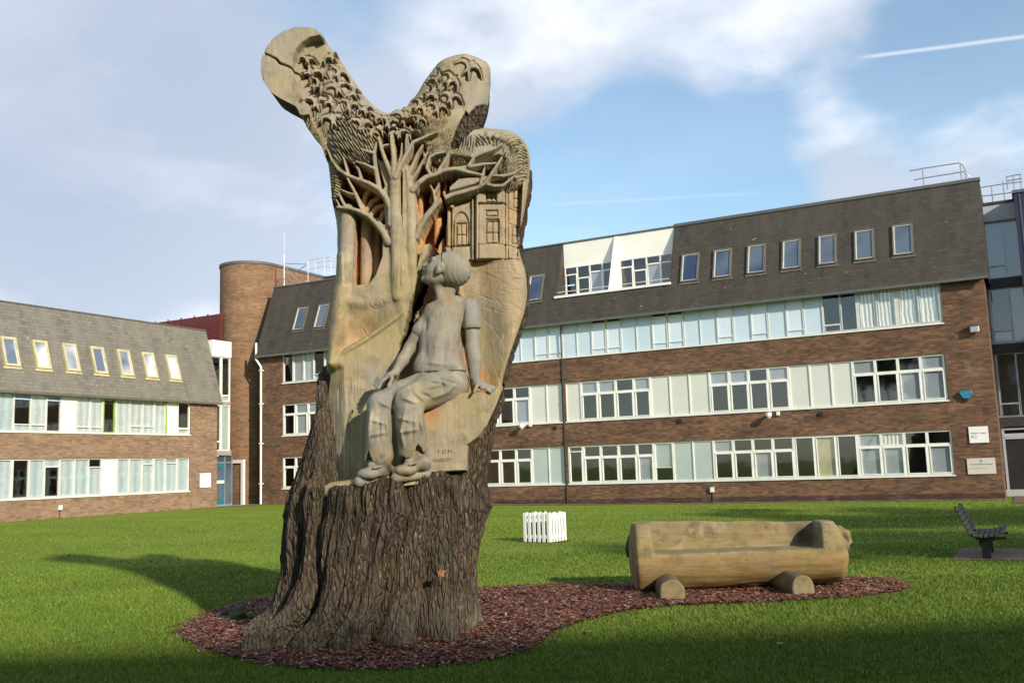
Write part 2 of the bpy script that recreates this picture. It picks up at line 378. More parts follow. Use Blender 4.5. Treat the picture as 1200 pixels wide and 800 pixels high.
xs = np.concatenate([[-600, -200, -90], np.arange(-50, 50.1, 1.0), [90, 200, 600]]); ys = np.concatenate([[-500, -150, -60], np.arange(-30, 70.1, 1.0), [120, 300, 900]])
X, Y = uneven(xs, ys); Z = lawn_z(X, Y)+.02*(fbm(X*.3, Y*.3, oct=2, seed=3)-.5)*(np.hypot(X+1, Y-11) > 8)
nx, ny = X.shape; ii = np.arange(nx*ny).reshape(nx, ny)
Fq = np.stack([ii[:-1, :-1], ii[1:, :-1], ii[1:, 1:], ii[:-1, 1:]], -1).reshape(-1, 4)
lawn = np_mesh('lawn', np.stack([X, Y, Z], -1).reshape(-1, 3), Fq, M['lawn']); tag(lawn, kind='structure')
def sheet(name, pts, mat, dz=.012, kind='structure'):
    b = MB(); b.poly([(p[0], p[1], lawn_z(p[0], p[1])+dz+(0.0)) for p in pts]); o = b.build(name, mat); tag(o, kind=kind); return o
# ------------------------------------------------ paved strip at the foot of the walls, and the brick path on the right
def pave_mat():
    m = NT('brick paving'); uv = m.coord('Object', rot=(0, 0, R(28)))
    b = m.n('ShaderNodeTexBrick'); m.l(uv, b.inputs['Vector']); b.inputs['Scale'].default_value = 1; b.inputs['Brick Width'].default_value = .22; b.inputs['Row Height'].default_value = .11
    b.inputs['Mortar Size'].default_value = .006; b.inputs['Color1'].default_value = (.16, .085, .06, 1); b.inputs['Color2'].default_value = (.12, .07, .055, 1); b.inputs['Mortar'].default_value = (.06, .05, .04, 1)
    return m.done(m.mix(m.rng(m.noise(uv, 1.5, 5), .4, .7, 0, .5), b.outputs[0], (.13, .11, .08)), .9)
M['paving'] = pave_mat()
def strip_quads(name, F, s0, s1, o0, o1, z0, mat, n=12):
    b = MB(); P = []
    ss = np.linspace(s0, s1, n+1)
    for a, c in zip(ss[:-1], ss[1:]):
        q = []
        for s_, o_ in ((a, o1), (c, o1), (c, o0), (a, o0)):
            p = F.pt(s_, 0, o_); p[2] = lawn_z(p[0], p[1])+z0; q.append(p)
        if np.cross(np.array(q[1])-q[0], np.array(q[2])-q[1])[2] < 0: q = q[::-1]
        b.poly(q, [(p[0], p[1]) for p in q])
    o = b.build(name, mat); tag(o, kind='structure'); return o
strip_quads('gravel_margin', FM, 0, 34, .002, .35, .02, M['concrete'], 20)
strip_quads('entrance_path', FM, 33.2, 42, .36, 4.2, .016, M['concrete'], 6)
strip_quads('brick_path', FM, -14, -.25, -2.2, 3.0, .02, M['paving'], 8)
strip_quads('brick_path', FM, -14, -1.3, 3.0, 18.0, .02, M['paving'], 8)
b = MB(); P0 = at_depth(1153, 655, 14.79); e1 = np.array([.883, -.47, 0]); e2 = np.array([.47, .883, 0])
c0 = np.array([P0[0], P0[1], 0]) - e1*.42 - e2*.25
b.poly([(*(c0)[:2], .02), (*(c0+e1*2.2)[:2], .02), (*(c0+e1*2.2+e2*1.9)[:2], .02), (*(c0+e2*1.9)[:2], .02)]); slab = b.build('bench_paving', M['paving']); tag(slab, kind='structure')

# ================================================================== buildings
def wall_holes(mb, F, s0, s1, z0, z1, holes, depth=.14, mi=0, o=0, reveal=True):
    S = sorted({s0, s1, *[h[0] for h in holes], *[h[1] for h in holes]}); Zs = sorted({z0, z1, *[h[2] for h in holes], *[h[3] for h in holes]})
    flip = np.dot(np.cross(F.d, F.up), F.n) < 0
    def q(pts, uv):
        if flip: pts = pts[::-1]; uv = uv[::-1]
        mb.poly([F.pt(*p) for p in pts], uv, mi)
    for a, c in zip(S[:-1], S[1:]):
        for e, g in zip(Zs[:-1], Zs[1:]):
            m_, n_ = (a+c)/2, (e+g)/2
            if any(h[0] < m_ < h[1] and h[2] < n_ < h[3] for h in holes): continue
            q([(a, e, o), (c, e, o), (c, g, o), (a, g, o)], [(a, e), (c, e), (c, g), (a, g)])
    if reveal:
        for a, c, e, g in holes:
            d = o-depth
            q([(a, e, o), (a, e, d), (a, g, d), (a, g, o)][::-1], [(0, e), (depth, e), (depth, g), (0, g)][::-1])
            q([(c, e, o), (c, e, d), (c, g, d), (c, g, o)], [(0, e), (depth, e), (depth, g), (0, g)])
            q([(a, g, o), (a, g, d), (c, g, d), (c, g, o)][::-1], [(a, 0), (a, depth), (c, depth), (c, 0)][::-1])
            q([(a, e, o), (a, e, d), (c, e, d), (c, e, o)], [(a, 0), (a, depth), (c, depth), (c, 0)])
BLINDS = {'b': 'blind_grey', 'v': 'blind', 'c': 'curtain_blue', 'w': 'curtain_white', 'y': 'beige', 'g': 'panel_green'}
def window(F, edges, z0, z1, parent, lights, transom=None, fmat='white', o=-.13, jw=.06, mw=.10, tw=.08, dep=.09, label=None, casement=.035):
    """one window unit of several lights; lights = list of 'lower upper' blind codes ('.' = nothing drawn)"""
    e = sorted(edges); rev = np.dot(np.cross(F.d, F.up), F.n) < 0
    b = MB(); g = MB(); bl = {}
    b.box(F, e[0], e[0]+jw, z0, z1, o, o+dep); b.box(F, e[-1]-jw, e[-1], z0, z1, o, o+dep)
    b.box(F, e[0]+jw, e[-1]-jw, z1-jw, z1, o, o+dep-.004); b.box(F, e[0]+jw, e[-1]-jw, z0, z0+jw, o, o+dep-.004)
    for x in e[1:-1]: b.box(F, x-mw/2, x+mw/2, z0+jw, z1-jw, o, o+dep-.008)
    n = len(e)-1
    for i in range(n):
        a, c = e[i]+(jw if i == 0 else mw/2), e[i+1]-(jw if i == n-1 else mw/2)
        code = (lights[i] if i < len(lights) else '..')+'..'
        tr = transom[i] if isinstance(transom, (list, tuple)) else transom
        cells = [(z0+jw, z1-jw, code[0])]
        if tr: b.box(F, a, c, tr-tw/2, tr+tw/2, o, o+dep-.012); cells = [(z0+jw, tr-tw/2, code[0]), (tr+tw/2, z1-jw, code[1])]
        for k, (p, q, cd_) in enumerate(cells):
            if casement and k == 0:
                w_ = casement
                b.box(F, a, a+w_, p, q, o+.01, o+dep+.012); b.box(F, c-w_, c, p, q, o+.01, o+dep+.012); b.box(F, a+w_, c-w_, p, p+w_, o+.01, o+dep+.010); b.box(F, a+w_, c-w_, q-w_, q, o+.01, o+dep+.010)
            t = (i*7 % 5 - 2)*.0012          # panes never sit perfectly parallel
            pts = [(a, p, o+.03+t), (c, p, o+.03-t), (c, q, o+.03-t), (a, q, o+.03+t)]
            if rev: pts = pts[::-1]
            g.poly([F.pt(*x) for x in pts], [(x[0], x[1]) for x in pts])
            if cd_ in BLINDS:
                m_ = bl.setdefault((cd_, i, k), MB()); m_.box(F, a-.02, c+.02, p, q, o+.008, o+.02)
    fo = b.build('window', M[fmat], parent)
    if label: fo['label'] = label
    g.build('pane', M['glass'], fo)
    for k, m_ in bl.items(): m_.build('curtain' if k[0] in 'cw' else 'blind', M[BLINDS[k[0]]], fo)
    return fo
def panels(F, edges, z0, z1, parent, mat, fmat='white', o=-.10, mw=.05, rail=.05):
    for a, c in zip(sorted(edges)[:-1], sorted(edges)[1:]):
        b = MB(); b.box(F, a+mw/2, c-mw/2, z0+rail, z1-rail, o-.02, o+.02); p = b.build('wall_panel', M[mat], parent)
        f = MB(); f.box(F, a, a+mw/2, z0, z1, o, o+.06); f.box(F, c-mw/2, c, z0, z1, o, o+.06); f.box(F, a+mw/2, c-mw/2, z0, z0+rail, o, o+.055); f.box(F, a+mw/2, c-mw/2, z1-rail, z1, o, o+.055)
        f.build('trim', M[fmat], p)
def skylight(F, s0, s1, z0, z1, parent, mat='wood_brown', up=.09, gm_='skyglass'):
    b = MB(); w = .05 if gm_ == 'skyglass' else .075
    b.box(F, s0, s0+w, z0, z1, -.05, up); b.box(F, s1-w, s1, z0, z1, -.05, up); b.box(F, s0+w, s1-w, z0, z0+w, -.05, up-.004); b.box(F, s0+w, s1-w, z1-w, z1, -.05, up-.004)
    b.box(F, s0-.06, s1+.06, z0-.10, z0-.012, .012, .035)
    o_ = b.build('skylight', M[mat], parent)
    s_ = MB(); q = .03
    for a in ((s0+w, s0+w+q, z0+w, z1-w), (s1-w-q, s1-w, z0+w, z1-w), (s0+w+q, s1-w-q, z0+w, z0+w+q), (s0+w+q, s1-w-q, z1-w-q, z1-w)): s_.box(F, *a, -.02, up-.03)
    s_.build('sash', M['white_metal'], o_)
    g = MB(); g.box(F, s0+w+q, s1-w-q, z0+w+q, z1-w-q, 0.0, .025); g.build('pane', M[gm_], o_)
def skyglass(a=(.03, .05, .10), b=(.10, .13, .17)):
    m = NT('roof light pane'); c = m.coord('Object'); m.p.inputs['Metallic'].default_value = 0
    return m.done(m.mix(m.rng(m.noise(c, .5, 2), .4, .6), a, b), .04, m.bump(m.noise(c, .8, 2), .04, .05), .9)
M['skyglass'] = skyglass(); M['skyglass_pale'] = skyglass((.12, .15, .22), (.55, .58, .60))  # pale copy: bright sky reflection and white blinds painted into the pane colour

# ---------------------------------------------------------------- main block
mb_root = empty('teaching_block', FM.pt(16, 0, 0), 'dark brown brick block with white window strips and dark slate mansard, right of the tree', 'building')
E_BOT = [1.48, 2.27, 3.03, 3.80, 4.60, 5.36, 6.13, 6.89, 7.68, 8.44, 9.20, 9.99, 10.80, 11.61, 12.43, 13.16, 13.96, 14.75, 15.54, 16.28, 17.13, 17.93, 18.78, 19.57, 20.36]
holes = [(21.30, 28.50, .90, 2.46), (21.30, 28.50, 3.50, 5.11), (1.48, 16.22, .87, 2.43), (16.40, 21.16, .87, 2.43), (28.66, 31.85, .97, 2.50),
         (1.46, 16.22, 3.46, 5.10), (16.40, 21.16, 3.46, 5.10), (28.66, 31.85, 3.56, 5.12),
         (1.40, 31.85, 6.19, 7.66)]
S_END = 33.4
b = MB(); wall_holes(b, FM, 0, S_END, .22, 7.70, holes, .16)
b.box(FM, 0, S_END, -.3, .21, -.25, -.02, 1)
# end walls and the back
ER = Frame(FM.pt(0, 0, 0), -nM, -dM); wall_holes(b, ER, 0, 10, -.3, 7.7, [], 0); EL = Frame(FM.pt(S_END, 0, 0), -nM, dM); wall_holes(b, EL, 0, 10, -.3, 7.7, [], 0)
BK = Frame(FM.pt(0, 0, -10), dM, -nM); wall_holes(b, BK, 0, S_END, -.3, 11.3, [], 0)
b.build('wall', [M['brick_main'], M['brick_plinth']], mb_root)
b = MB(); b.box(FM, .004, S_END-.004, -.3, .216, .001, .012); b.build('plinth', M['brick_plinth'], mb_root)
b = MB()
for z in (.15, 2.75, 5.45, 7.75): b.box(FM, .3, S_END-.3, z, z+.06, -3.6, -.32)
b.box(FM, .3, S_END-.3, .22, 7.7, -3.66, -3.6); b.build('interior', M['interior'], mb_root)
def run(F, e, i, j, *a, **k): return window(F, e[i:j+1], *a, **k)
TB = 1.94; TMid = 4.58
# lights listed from low s (right end of the facade) to high s (left)
window(FM, E_BOT[0:5], .87, 2.43, mb_root, ['b.', '..', 'bv', 'bb'], TB)
window(FM, E_BOT[4:8], .87, 2.43, mb_root, ['..', 'y.', '..'], None, casement=.02)
window(FM, E_BOT[7:12], .87, 2.43, mb_root, ['..', 'b.', '..', '.b'], TB)
panels(FM, E_BOT[11:14], .87, 2.43, mb_root, 'panel_green')
window(FM, [12.43-.82, 12.43], .87, 2.43, mb_root, ['.g'], 1.42, casement=0, tw=.02)
window(FM, E_BOT[14:19], .87, 2.43, mb_root, ['b.', '..', '..', '..'], TB)
window(FM, [15.54, 16.22], .87, 2.43, mb_root, ['..'], 2.2, tw=.02, casement=.02)
panels(FM, [16.40, 17.13, 17.93], .87, 2.43, mb_root, 'panel_green')
window(FM, [17.93, 18.72, 19.51, 20.30, 21.16], .87, 2.43, mb_root, ['..', '..', '..', '..'], TB)
window(FM, [28.66, 29.46, 30.26, 31.06, 31.85], .97, 2.50, mb_root, ['..', '..', '..', '..'], 2.02)
window(FM, E_BOT[0:5], 3.46, 5.10, mb_root, ['bb', 'b.', '..', '.b'], TMid)
panels(FM, E_BOT[4:8], 3.46, 5.10, mb_root, 'panel_white')
window(FM, E_BOT[7:12], 3.46, 5.10, mb_root, ['.b', '..', '.b', '.b'], TMid)
panels(FM, E_BOT[11:15], 3.46, 5.10, mb_root, 'panel_white')
window(FM, E_BOT[14:19], 3.46, 5.10, mb_root, ['.b', '..', '.b', '.b'], TMid)
panels(FM, [15.54, 16.22], 3.46, 5.10, mb_root, 'panel_white')
panels(FM, [16.40, 17.13, 17.93], 3.46, 5.10, mb_root, 'panel_white')
window(FM, [17.93, 18.72, 19.51, 20.30, 21.16], 3.46, 5.10, mb_root, ['b.', '..', '..', '..'], TMid)
window(FM, [28.66, 29.46, 30.26, 31.06, 31.85], 3.56, 5.12, mb_root, ['..', '.b', 'bb', '..'], 4.62)
for z0_, z1_, tr_, pm_ in ((.90, 2.46, 1.98, 'panel_green'), (3.50, 5.11, 4.60, 'panel_white')):
    panels(FM, [21.30, 22.1, 22.9], z0_, z1_, mb_root, pm_); window(FM, [22.9, 23.7, 24.5, 25.3, 26.1], z0_, z1_, mb_root, ['..', '.b', '..', 'b.'], tr_); panels(FM, [26.1, 26.9, 27.7, 28.50], z0_, z1_, mb_root, pm_)
# top strip: .675 m modules
ET = [1.40, 2.14, 2.87, 3.55, 4.23, 4.86, 5.51]
window(FM, [1.40, 2.14, 2.87], 6.19, 7.66, mb_root, ['v', 'v'], None, 'white_metal', mw=.05, jw=.07, casement=.02)
window(FM, [2.87, 3.55, 4.23], 6.19, 7.66, mb_root, ['v', 'v'], None, 'white_metal', mw=.05, jw=.07, casement=.02)
window(FM, [4.23, 4.86, 5.51], 6.19, 7.66, mb_root, ['..', '..'], [None, 6.5], 'white_metal', mw=.05, jw=.05, casement=.02, tw=.04)
mods = [5.51+.6735*k for k in range(40)]; mods = [m_ for m_ in mods if m_ < 27]+[27.2]
for k in range(len(mods)-1):
    a, c = mods[k], mods[k+1]
    if k in (1, 3, 5, 8, 9, 12, 13, 16, 17, 20, 21, 24, 25, 28, 29):      # a pale top hung light set in the strip
        top = 7.66 if k not in (8, 9, 12, 13) else 7.52
        bb = MB(); bb.box(FM, a+.02, c-.02, 6.22, 6.40, -.12, -.08); pn = bb.build('wall_panel', M['panel_blue'], mb_root)
        bb = MB(); bb.box(FM, a+.05, c-.05, 6.44, top-.04, -.12, -.075); lt = bb.build('window', M['panel_pale'], mb_root)
        bb = MB(); bb.box(FM, a+.012, a+.05, 6.19, 7.66, -.12, -.04); bb.box(FM, c-.05, c-.012, 6.19, 7.66, -.12, -.04); bb.box(FM, a+.05, c-.05, 6.40, 6.44, -.12, -.045); bb.box(FM, a+.05, c-.05, top-.04, top, -.12, -.045); bb.box(FM, a+.05, c-.05, 6.19, 6.22, -.12, -.045); bb.build('frame', M['panel_white'], lt)
        if top < 7.6: bb = MB(); bb.box(FM, a+.05, c-.05, 7.52, 7.66, -.14, -.13); bb.build('top_vent', M['dark'], lt)
    else: panels(FM, [a, c], 6.19, 7.66, mb_root, 'panel_blue', 'white_metal', mw=.03, rail=.03)
window(FM, [27.2, 27.86, 28.54, 29.22, 29.87, 30.52, 31.18, 31.85], 6.19, 7.66, mb_root, ['b', 'b', 'b', 'c', 'c', 'b', '.'], [None, 6.5, None, 6.5, None, None, None], 'white_metal', mw=.05, jw=.05, casement=.015, tw=.03)
# sills and lintel lines
b = MB()
for (a, c, e, g) in holes: b.box(FM, a-.03, c+.03, e-.05, e-.003, -.02, .045)
b.build('sill', M['white'], mb_root)
# mansard
zE, oE, zT, oT = 7.66, .30, 11.40, -1.10
sl = math.hypot(zT-zE, oE-oT); upv = (np.array([0, 0, zT-zE]) + nM*(oT-oE))/sl; nS = np.cross(-dM, upv); nS /= np.linalg.norm(nS)
if nS@nM < 0: nS = -nS
FR = Frame(FM.pt(0, zE, oE), dM, nS, upv); k_ = sl/(zT-zE)
tz = lambda z: (z-zE)*k_
D0, D1, DZ = 11.41, 16.56, tz(8.85)
b = MB(); wall_holes(b, FR, -.15, 33.4, 0, sl, [(D0, D1, DZ, sl)], reveal=False)
# gable ends of the roof, flat top, soffit
for s_ in (-.15, 33.4):
    b.poly([FM.pt(s_, zE, oE), FM.pt(s_, zT, oT), FM.pt(s_, zT, -10), FM.pt(s_, zE, -10)], [(0, 0), (1.4, 3.7), (10, 3.7), (10, 0)])
b.poly([FM.pt(-.15, zT-.02, oT), FM.pt(33.4, zT-.02, oT), FM.pt(33.4, zT-.02, -10), FM.pt(-.15, zT-.02, -10)], None)
b.poly([FM.pt(-.15, zE, oE), FM.pt(33.4, zE, oE), FM.pt(33.4, zE, -.2), FM.pt(-.15, zE, -.2)], None)
for s_ in (D0, D1): b.poly([FR.pt(s_, DZ, 0), FR.pt(s_, sl, 0), FM.pt(s_, 8.85, oT)], [(0, 0), (0, 2.5), (1, 0)])
roof = b.build('roof', M['slate_dark'], mb_root)
b = MB(); b.box(FM, -.18, D0, zT-.02, zT+.10, oT-.2, oT+.05); b.box(FM, D0+.002, 33.43, zT-.02, zT+.04, oT-.2, oT+.05); b.box(FM, -.17, 33.42, zE-.10, zE-.003, oE-.05, oE+.02); b.build('coping', M['lead'], roof)
for s0, s1 in ((2.16, 2.87), (3.50, 4.21), (4.85, 5.53), (6.18, 6.89), (7.52, 8.25), (8.87, 9.61), (10.21, 10.95), (17.25, 17.98), (29.25, 29.93), (30.6, 31.3)):
    skylight(FR, s0, s1, tz(8.78), tz(10.02), roof)
# inset dormer: white fascia, glazing, fin, terrace edge
b = MB(); b.box(FM, D0+.01, D1-.01, 10.30, zT-.03, oT-.1, oT); b.build('fascia', M['fascia'], roof)
b = MB(); b.box(FM, D0+.01, D1-.01, 8.70, 8.85, oT, -.12); b.box(FM, D0-.05, D1+.05, 8.78, 8.88, -.16, -.05); terr = b.build('terrace_edge', M['fascia'], roof)
fin = MB()
def prism(mb, F, poly, s0, s1, mi=0):
    A = [F.pt(s0, z, o) for o, z in poly]; B = [F.pt(s1, z, o) for o, z in poly]; n = len(poly)
    mb.poly(A[::-1], None, mi); mb.poly(B, None, mi)
    for i in range(n): j = (i+1) % n; mb.poly([A[i], A[j], B[j], B[i]], None, mi)
prism(fin, FM, [(oT, 8.85), (-.10, 8.87), (oT+.04, zT-.05), (oT, zT-.05)], 13.93, 14.10); fin.build('fin', M['fascia'], roof)
for (a, c) in ((D0+.05, 13.92), (14.11, D1-.05)):
    w_ = (c-a)/4
    window(FM, [a+w_*i for i in range(5)], 8.86, 10.30, roof, ['..', 'b.', '..', '..'], [9.95, 9.95, 9.75, 9.95], 'white', o=oT, jw=.05, mw=.06, casement=.02, dep=.06, tw=.04)
b = MB(); b.box(FM, D0+.1, D1-.1, 8.86, 10.3, oT-.9, oT-.88); b.build('interior', M['interior_dark'], roof)
b = MB()
for zz in (9.05,): b.tube(FM.pt(D0+.05, zz, -.2), FM.pt(13.9, zz, -.2), .018, 6); b.tube(FM.pt(14.12, zz, -.2), FM.pt(D1-.05, zz, -.2), .018, 6)
b.build('guard_rail', M['white_metal'], roof)
# rainwater pipe down the middle
b = MB(); b.tube(FM.pt(16.31, .1, .04), FM.pt(16.31, 7.55, .04), .028, 8)
for z in (.9, 2.6, 4.3, 5.9, 7.2): b.box(FM, 16.27, 16.35, z, z+.04, 0.001, .075)
pipe = b.build('drainpipe', M['dark'], mb_root)
# roof rails
def railing(name, label, F, posts, rails, mat, r=.025):
    root = empty(name, F.pt(*posts[0]), label, 'railing')
    for (s_, z_, o_, h) in [(p[0], p[1], p[2], p[3]) for p in posts]:
        q = MB(); q.tube(F.pt(s_, z_, o_), F.pt(s_, z_+h, o_), r, 6); q.build('post', M[mat], root)
    for a, c in rails: q = MB(); q.tube(F.pt(*a), F.pt(*c), r, 6); q.build('rail', M[mat], root)
    return root
def railing2(name, label, F, posts, rails, mat='steel', r=.025, group=None):
    root = empty(name, F.pt(*posts[0][:3]), label, 'railing', group)
    for (s_, z_, o_, h) in posts: q = MB(); q.tube(F.pt(s_, z_, o_), F.pt(s_, z_+h, o_), r, 6); q.build('post', M[mat], root)
    for pl in rails:
        q = MB()
        for a, c in zip(pl[:-1], pl[1:]): q.tube(F.pt(*a), F.pt(*c), r*.9, 6)
        q.build('rail', M[mat], root)
    return root
zr = zT+.08; oR = -1.6
def rs(px, py): s_, z_ = FM.hit(px, py, oR); return (s_, max(z_, zT), oR)
railing2('roof_railing', 'two bar grey guard rail on the slate roof, at its right end', FM,
         [(rs(1083, 219)[0], zT, oR, rs(1081, 197.5)[1]-zT), (rs(1127, 211)[0], zT, oR, rs(1126, 191)[1]-zT), (rs(1132, 211)[0], zT, oR, rs(1131.5, 201)[1]-zT)],
         [[rs(1066, 200.5), rs(1081, 197.5), rs(1124, 191), rs(1128, 193), rs(1133, 203), rs(1137, 211)], [rs(1071, 211), rs(1081, 209), rs(1131, 201), rs(1136, 208)]])

# ---------------------------------------------------------------- left wing
lw = empty('side_wing', FL.pt(-8, 0, 0), 'two storey lighter brick wing with weathered slate mansard and yellow framed roof lights, far left', 'building')
q_ = .87
LE = [x*q_ for x in (-21.6, -20.8, -20.0, -19.2, -18.4, -17.6, -16.8, -16.0, -15.2, -14.4, -13.6, -12.85, -12.08, -11.26, -10.49, -9.71, -8.93, -8.15, -7.42, -6.57, -5.82, -5.02, -4.31, -3.54, -2.77, -1.95)]
zl = lambda z: 1.6-(1.6-z)*q_-.205
LB0, LB1, LT0, LT1 = zl(.96), zl(2.71), zl(3.93), zl(5.63)
LS0 = -26.0
b = MB(); wall_holes(b, FL, LS0, 0, .0, zl(5.70), [(LE[0], LE[-1], LB0, LB1), (LE[0], LE[-1], LT0, LT1)], .14)
wall_holes(b, Frame(FL.pt(0, 0, 0), -nL, dL), 0, 9, -.3, zl(5.7), [], 0); b.build('wall', M['brick_left'], lw)
b = MB()
for z in (-.02, zl(3.2), zl(5.8)): b.box(FL, LS0, -.3, z, z+.06, -3.6, -.3)
b.box(FL, LS0, -.3, 0, 5, -3.66, -3.6); b.build('interior', M['interior'], lw)
def lwin(i, j, z0, z1, codes, tr, fm='white_metal'): window(FL, LE[i:j+1], z0, z1, lw, codes, tr, fm, jw=.045, mw=.05, casement=.012, dep=.08, tw=.035)
tlo = zl(1.25); N = None
lwin(0, 6, LB0, LB1, ['c', '.', 'c', 'b', 'c', '.'], [N, tlo, N, tlo, N, N])
lwin(6, 12, LB0, LB1, ['c', 'c.', '.', 'c', 'cc', 'c'], [N, zl(2.35), N, N, zl(2.35), N])
lwin(12, 18, LB0, LB1, ['.', 'c', '.c', 'c', 'c', 'c.'], [N, N, zl(2.35), N, N, zl(2.3)])
panels(FL, LE[18:20], LB0, LB1, lw, 'fascia', 'white_metal')
lwin(19, 22, LB0, LB1, ['c', 'c', 'cc'], [N, N, zl(2.4)])
lwin(22, 25, LB0, LB1, ['c', 'cb', 'c'], [N, zl(2.45), N])
lwin(0, 6, LT0, LT1, ['c', '.', '.', 'c', 'c', 'w'], [N, zl(4.25), N, N, N, N]); lwin(6, 11, LT0, LT1, ['.', 'c', 'w', '.', 'c'], [N, N, N, N, N])
lwin(11, 15, LT0, LT1, ['c', 'c.', 'cw', '.'], [N, zl(4.25), zl(4.25), N])
panels(FL, LE[15:17], LT0, LT1, lw, 'fascia', 'white_metal')
window(FL, [LE[16], LE[17], LE[18]], LT0, LT1, lw, ['ww', 'ww'], zl(4.2), 'white_metal', jw=.045, mw=.05, casement=.012, dep=.08, tw=.035)
window(FL, [LE[18], LE[19]-.12], LT0, LT1, lw, ['.'], None, 'lime', jw=.05, casement=0)
window(FL, [LE[19]-.12, LE[20], LE[21], LE[22], LE[23]], LT0, LT1, lw, ['w', 'ww', 'ww', 'w'], [N, zl(4.3), zl(4.3), N], 'white_metal', jw=.045, mw=.05, casement=.012, dep=.08, tw=.035)
b = MB(); b.box(FL, LE[23]-.03, LE[23]+.03, LT0, LT1, -.03, .0); b.build('trim', M['lime'], lw)
panels(FL, [LE[23]+.03, LE[24]], LT0, LT1, lw, 'fascia', 'white_metal')
window(FL, [LE[24], LE[25]], LT0, LT1, lw, ['y.'], zl(4.25), 'white', jw=.045, casement=.012)
b = MB(); b.box(FL, LE[0]-.03, LE[-1]+.03, LB0-.05, LB0-.003, -.02, .04); b.box(FL, LE[0]-.03, LE[-1]+.03, LT0-.05, LT0-.003, -.02, .04); b.build('sill', M['white'], lw)
zE2, oE2, zT2, oT2 = zl(5.70), .22, zl(9.88), -.95
sl2 = math.hypot(zT2-zE2, oE2-oT2); up2 = (np.array([0, 0, zT2-zE2]) + nL*(oT2-oE2))/sl2; nS2 = np.cross(dL, up2)
if nS2@nL < 0: nS2 = -nS2
FR2 = Frame(FL.pt(0, zE2, oE2), dL, nS2, up2); k2 = sl2/(zT2-zE2)
b = MB(); wall_holes(b, FR2, LS0, .12, 0, sl2, [], reveal=False)
b.poly([FL.pt(.12, zE2, oE2), FL.pt(.12, zE2, -9), FL.pt(.12, zT2, -9), FL.pt(.12, zT2, oT2)], [(0, 0), (9, 0), (9, 4), (1, 4)])
b.poly([FL.pt(LS0, zT2-.02, oT2), FL.pt(.12, zT2-.02, oT2), FL.pt(.12, zT2-.02, -9), FL.pt(LS0, zT2-.02, -9)], None)
b.poly([FL.pt(LS0, zE2, oE2), FL.pt(.12, zE2, oE2), FL.pt(.12, zE2, -.15), FL.pt(LS0, zE2, -.15)], None)
roof2 = b.build('roof', M['slate_pale'], lw)
b = MB(); b.box(FL, LS0, .14, zT2-.02, zT2+.03, oT2-.2, oT2+.04); b.box(FL, LS0, .13, zE2-.09, zE2-.003, oE2-.04, oE2+.015); b.build('coping', M['wood_brown'], roof2)
for s0 in (-18.75, -17.2, -15.66, -14.1, -12.58, -11.03, -9.48, -7.92, -6.37, -4.83, -3.29):
    skylight(FR2, s0*q_, (s0+.74)*q_, (zl(6.80)-zE2)*k2, (zl(8.15)-zE2)*k2, roof2, 'wood_frame', gm_='skyglass_pale')

# ---------------------------------------------------------------- round brick stair tower
CT = FM.pt(35.75, 0, -1.78); RT = 1.56; HT = 12.86
tw_ = empty('stair_tower', CT, 'tall round fronted brown brick stair tower between the two wings', 'building')
b = MB(); NA = 40
ang = [math.pi*k/NA for k in range(NA+1)]
ring = [CT - dM*math.cos(a)*RT + nM*math.sin(a)*RT for a in ang]
ring = [ring[0]-nM*9] + ring + [ring[-1]-nM*9]
u = 0
for p, q in zip(ring[:-1], ring[1:]):
    L_ = float(np.linalg.norm(q-p)); b.poly([(*p[:2], -.3), (*q[:2], -.3), (*q[:2], HT), (*p[:2], HT)][::-1], [(u, -.3), (u+L_, -.3), (u+L_, HT), (u, HT)][::-1]); u += L_
wallt = b.build('wall', M['brick_tower'], tw_)
b = MB()
rr = [CT - dM*math.cos(a)*(RT+.05) + nM*math.sin(a)*(RT+.05) for a in ang]; rr = [rr[0]-nM*9] + rr + [rr[-1]-nM*9]
b.poly([(*p[:2], HT+.10) for p in rr]); b.poly([(*p[:2], HT-.04) for p in rr][::-1])
for p, q in zip(rr[:-1], rr[1:]): b.poly([(*p[:2], HT-.04), (*q[:2], HT-.04), (*q[:2], HT+.10), (*p[:2], HT+.10)])
b.build('coping', M['lead'], tw_)
# link: white parapet, stair glazing, entrance below
FK = FL.at(0, -.55)
lk = empty('entrance_link', FK.pt(.6, 0, 0), 'narrow glazed link with white parapet and teal door, left of the round tower', 'building')
def kx(px, py): return FK.hit(px, py)
s1k = kx(270, 450)[0]; zt1 = kx(256, 399)[1]; zt0 = kx(260, 418)[1]; zb = kx(258, 528)[1]; zm = kx(258, 473)[1]
b = MB(); b.box(FK, .13, s1k, zt0, zt1, -6, .06); b.build('parapet', M['fascia'], lk)
b = MB(); b.box(FK, .02, s1k+.02, zb-.22, zb, -.4, .08); b.build('beam', M['concrete'], lk)
b = MB(); b.box(FK, .02, s1k, zm-.05, zm+.12, -.4, .03); b.build('floor_band', M['concrete'], lk)
sa, sb_, sc = kx(252, 450)[0], kx(259.5, 450)[0], s1k
for z0, z1 in ((zb, zm-.05), (zm+.12, zt0)):
    window(FK, [.02, sb_-.02], z0, z1, lk, ['..'], z0+.45, 'white', o=-.08, jw=.05, casement=0)
    window(FK, [sb_, sc-.02], z0, z1, lk, ['g.'], None if z0 == zb else z0+.3, 'white', o=-.08, jw=.05, casement=0)
b = MB(); b.box(FK, -.5, s1k, 0, 7.5, -2.4, -2.36); b.box(FK, s1k-.04, s1k, zb-.2, zt0, -2.4, -.12); b.build('interior', M['interior_dark'], lk)
b = MB(); b.box(FK, 0, s1k+.02, -.1, zb-.22, -1.2, -1.15); b.build('wall', M['dark'], lk)
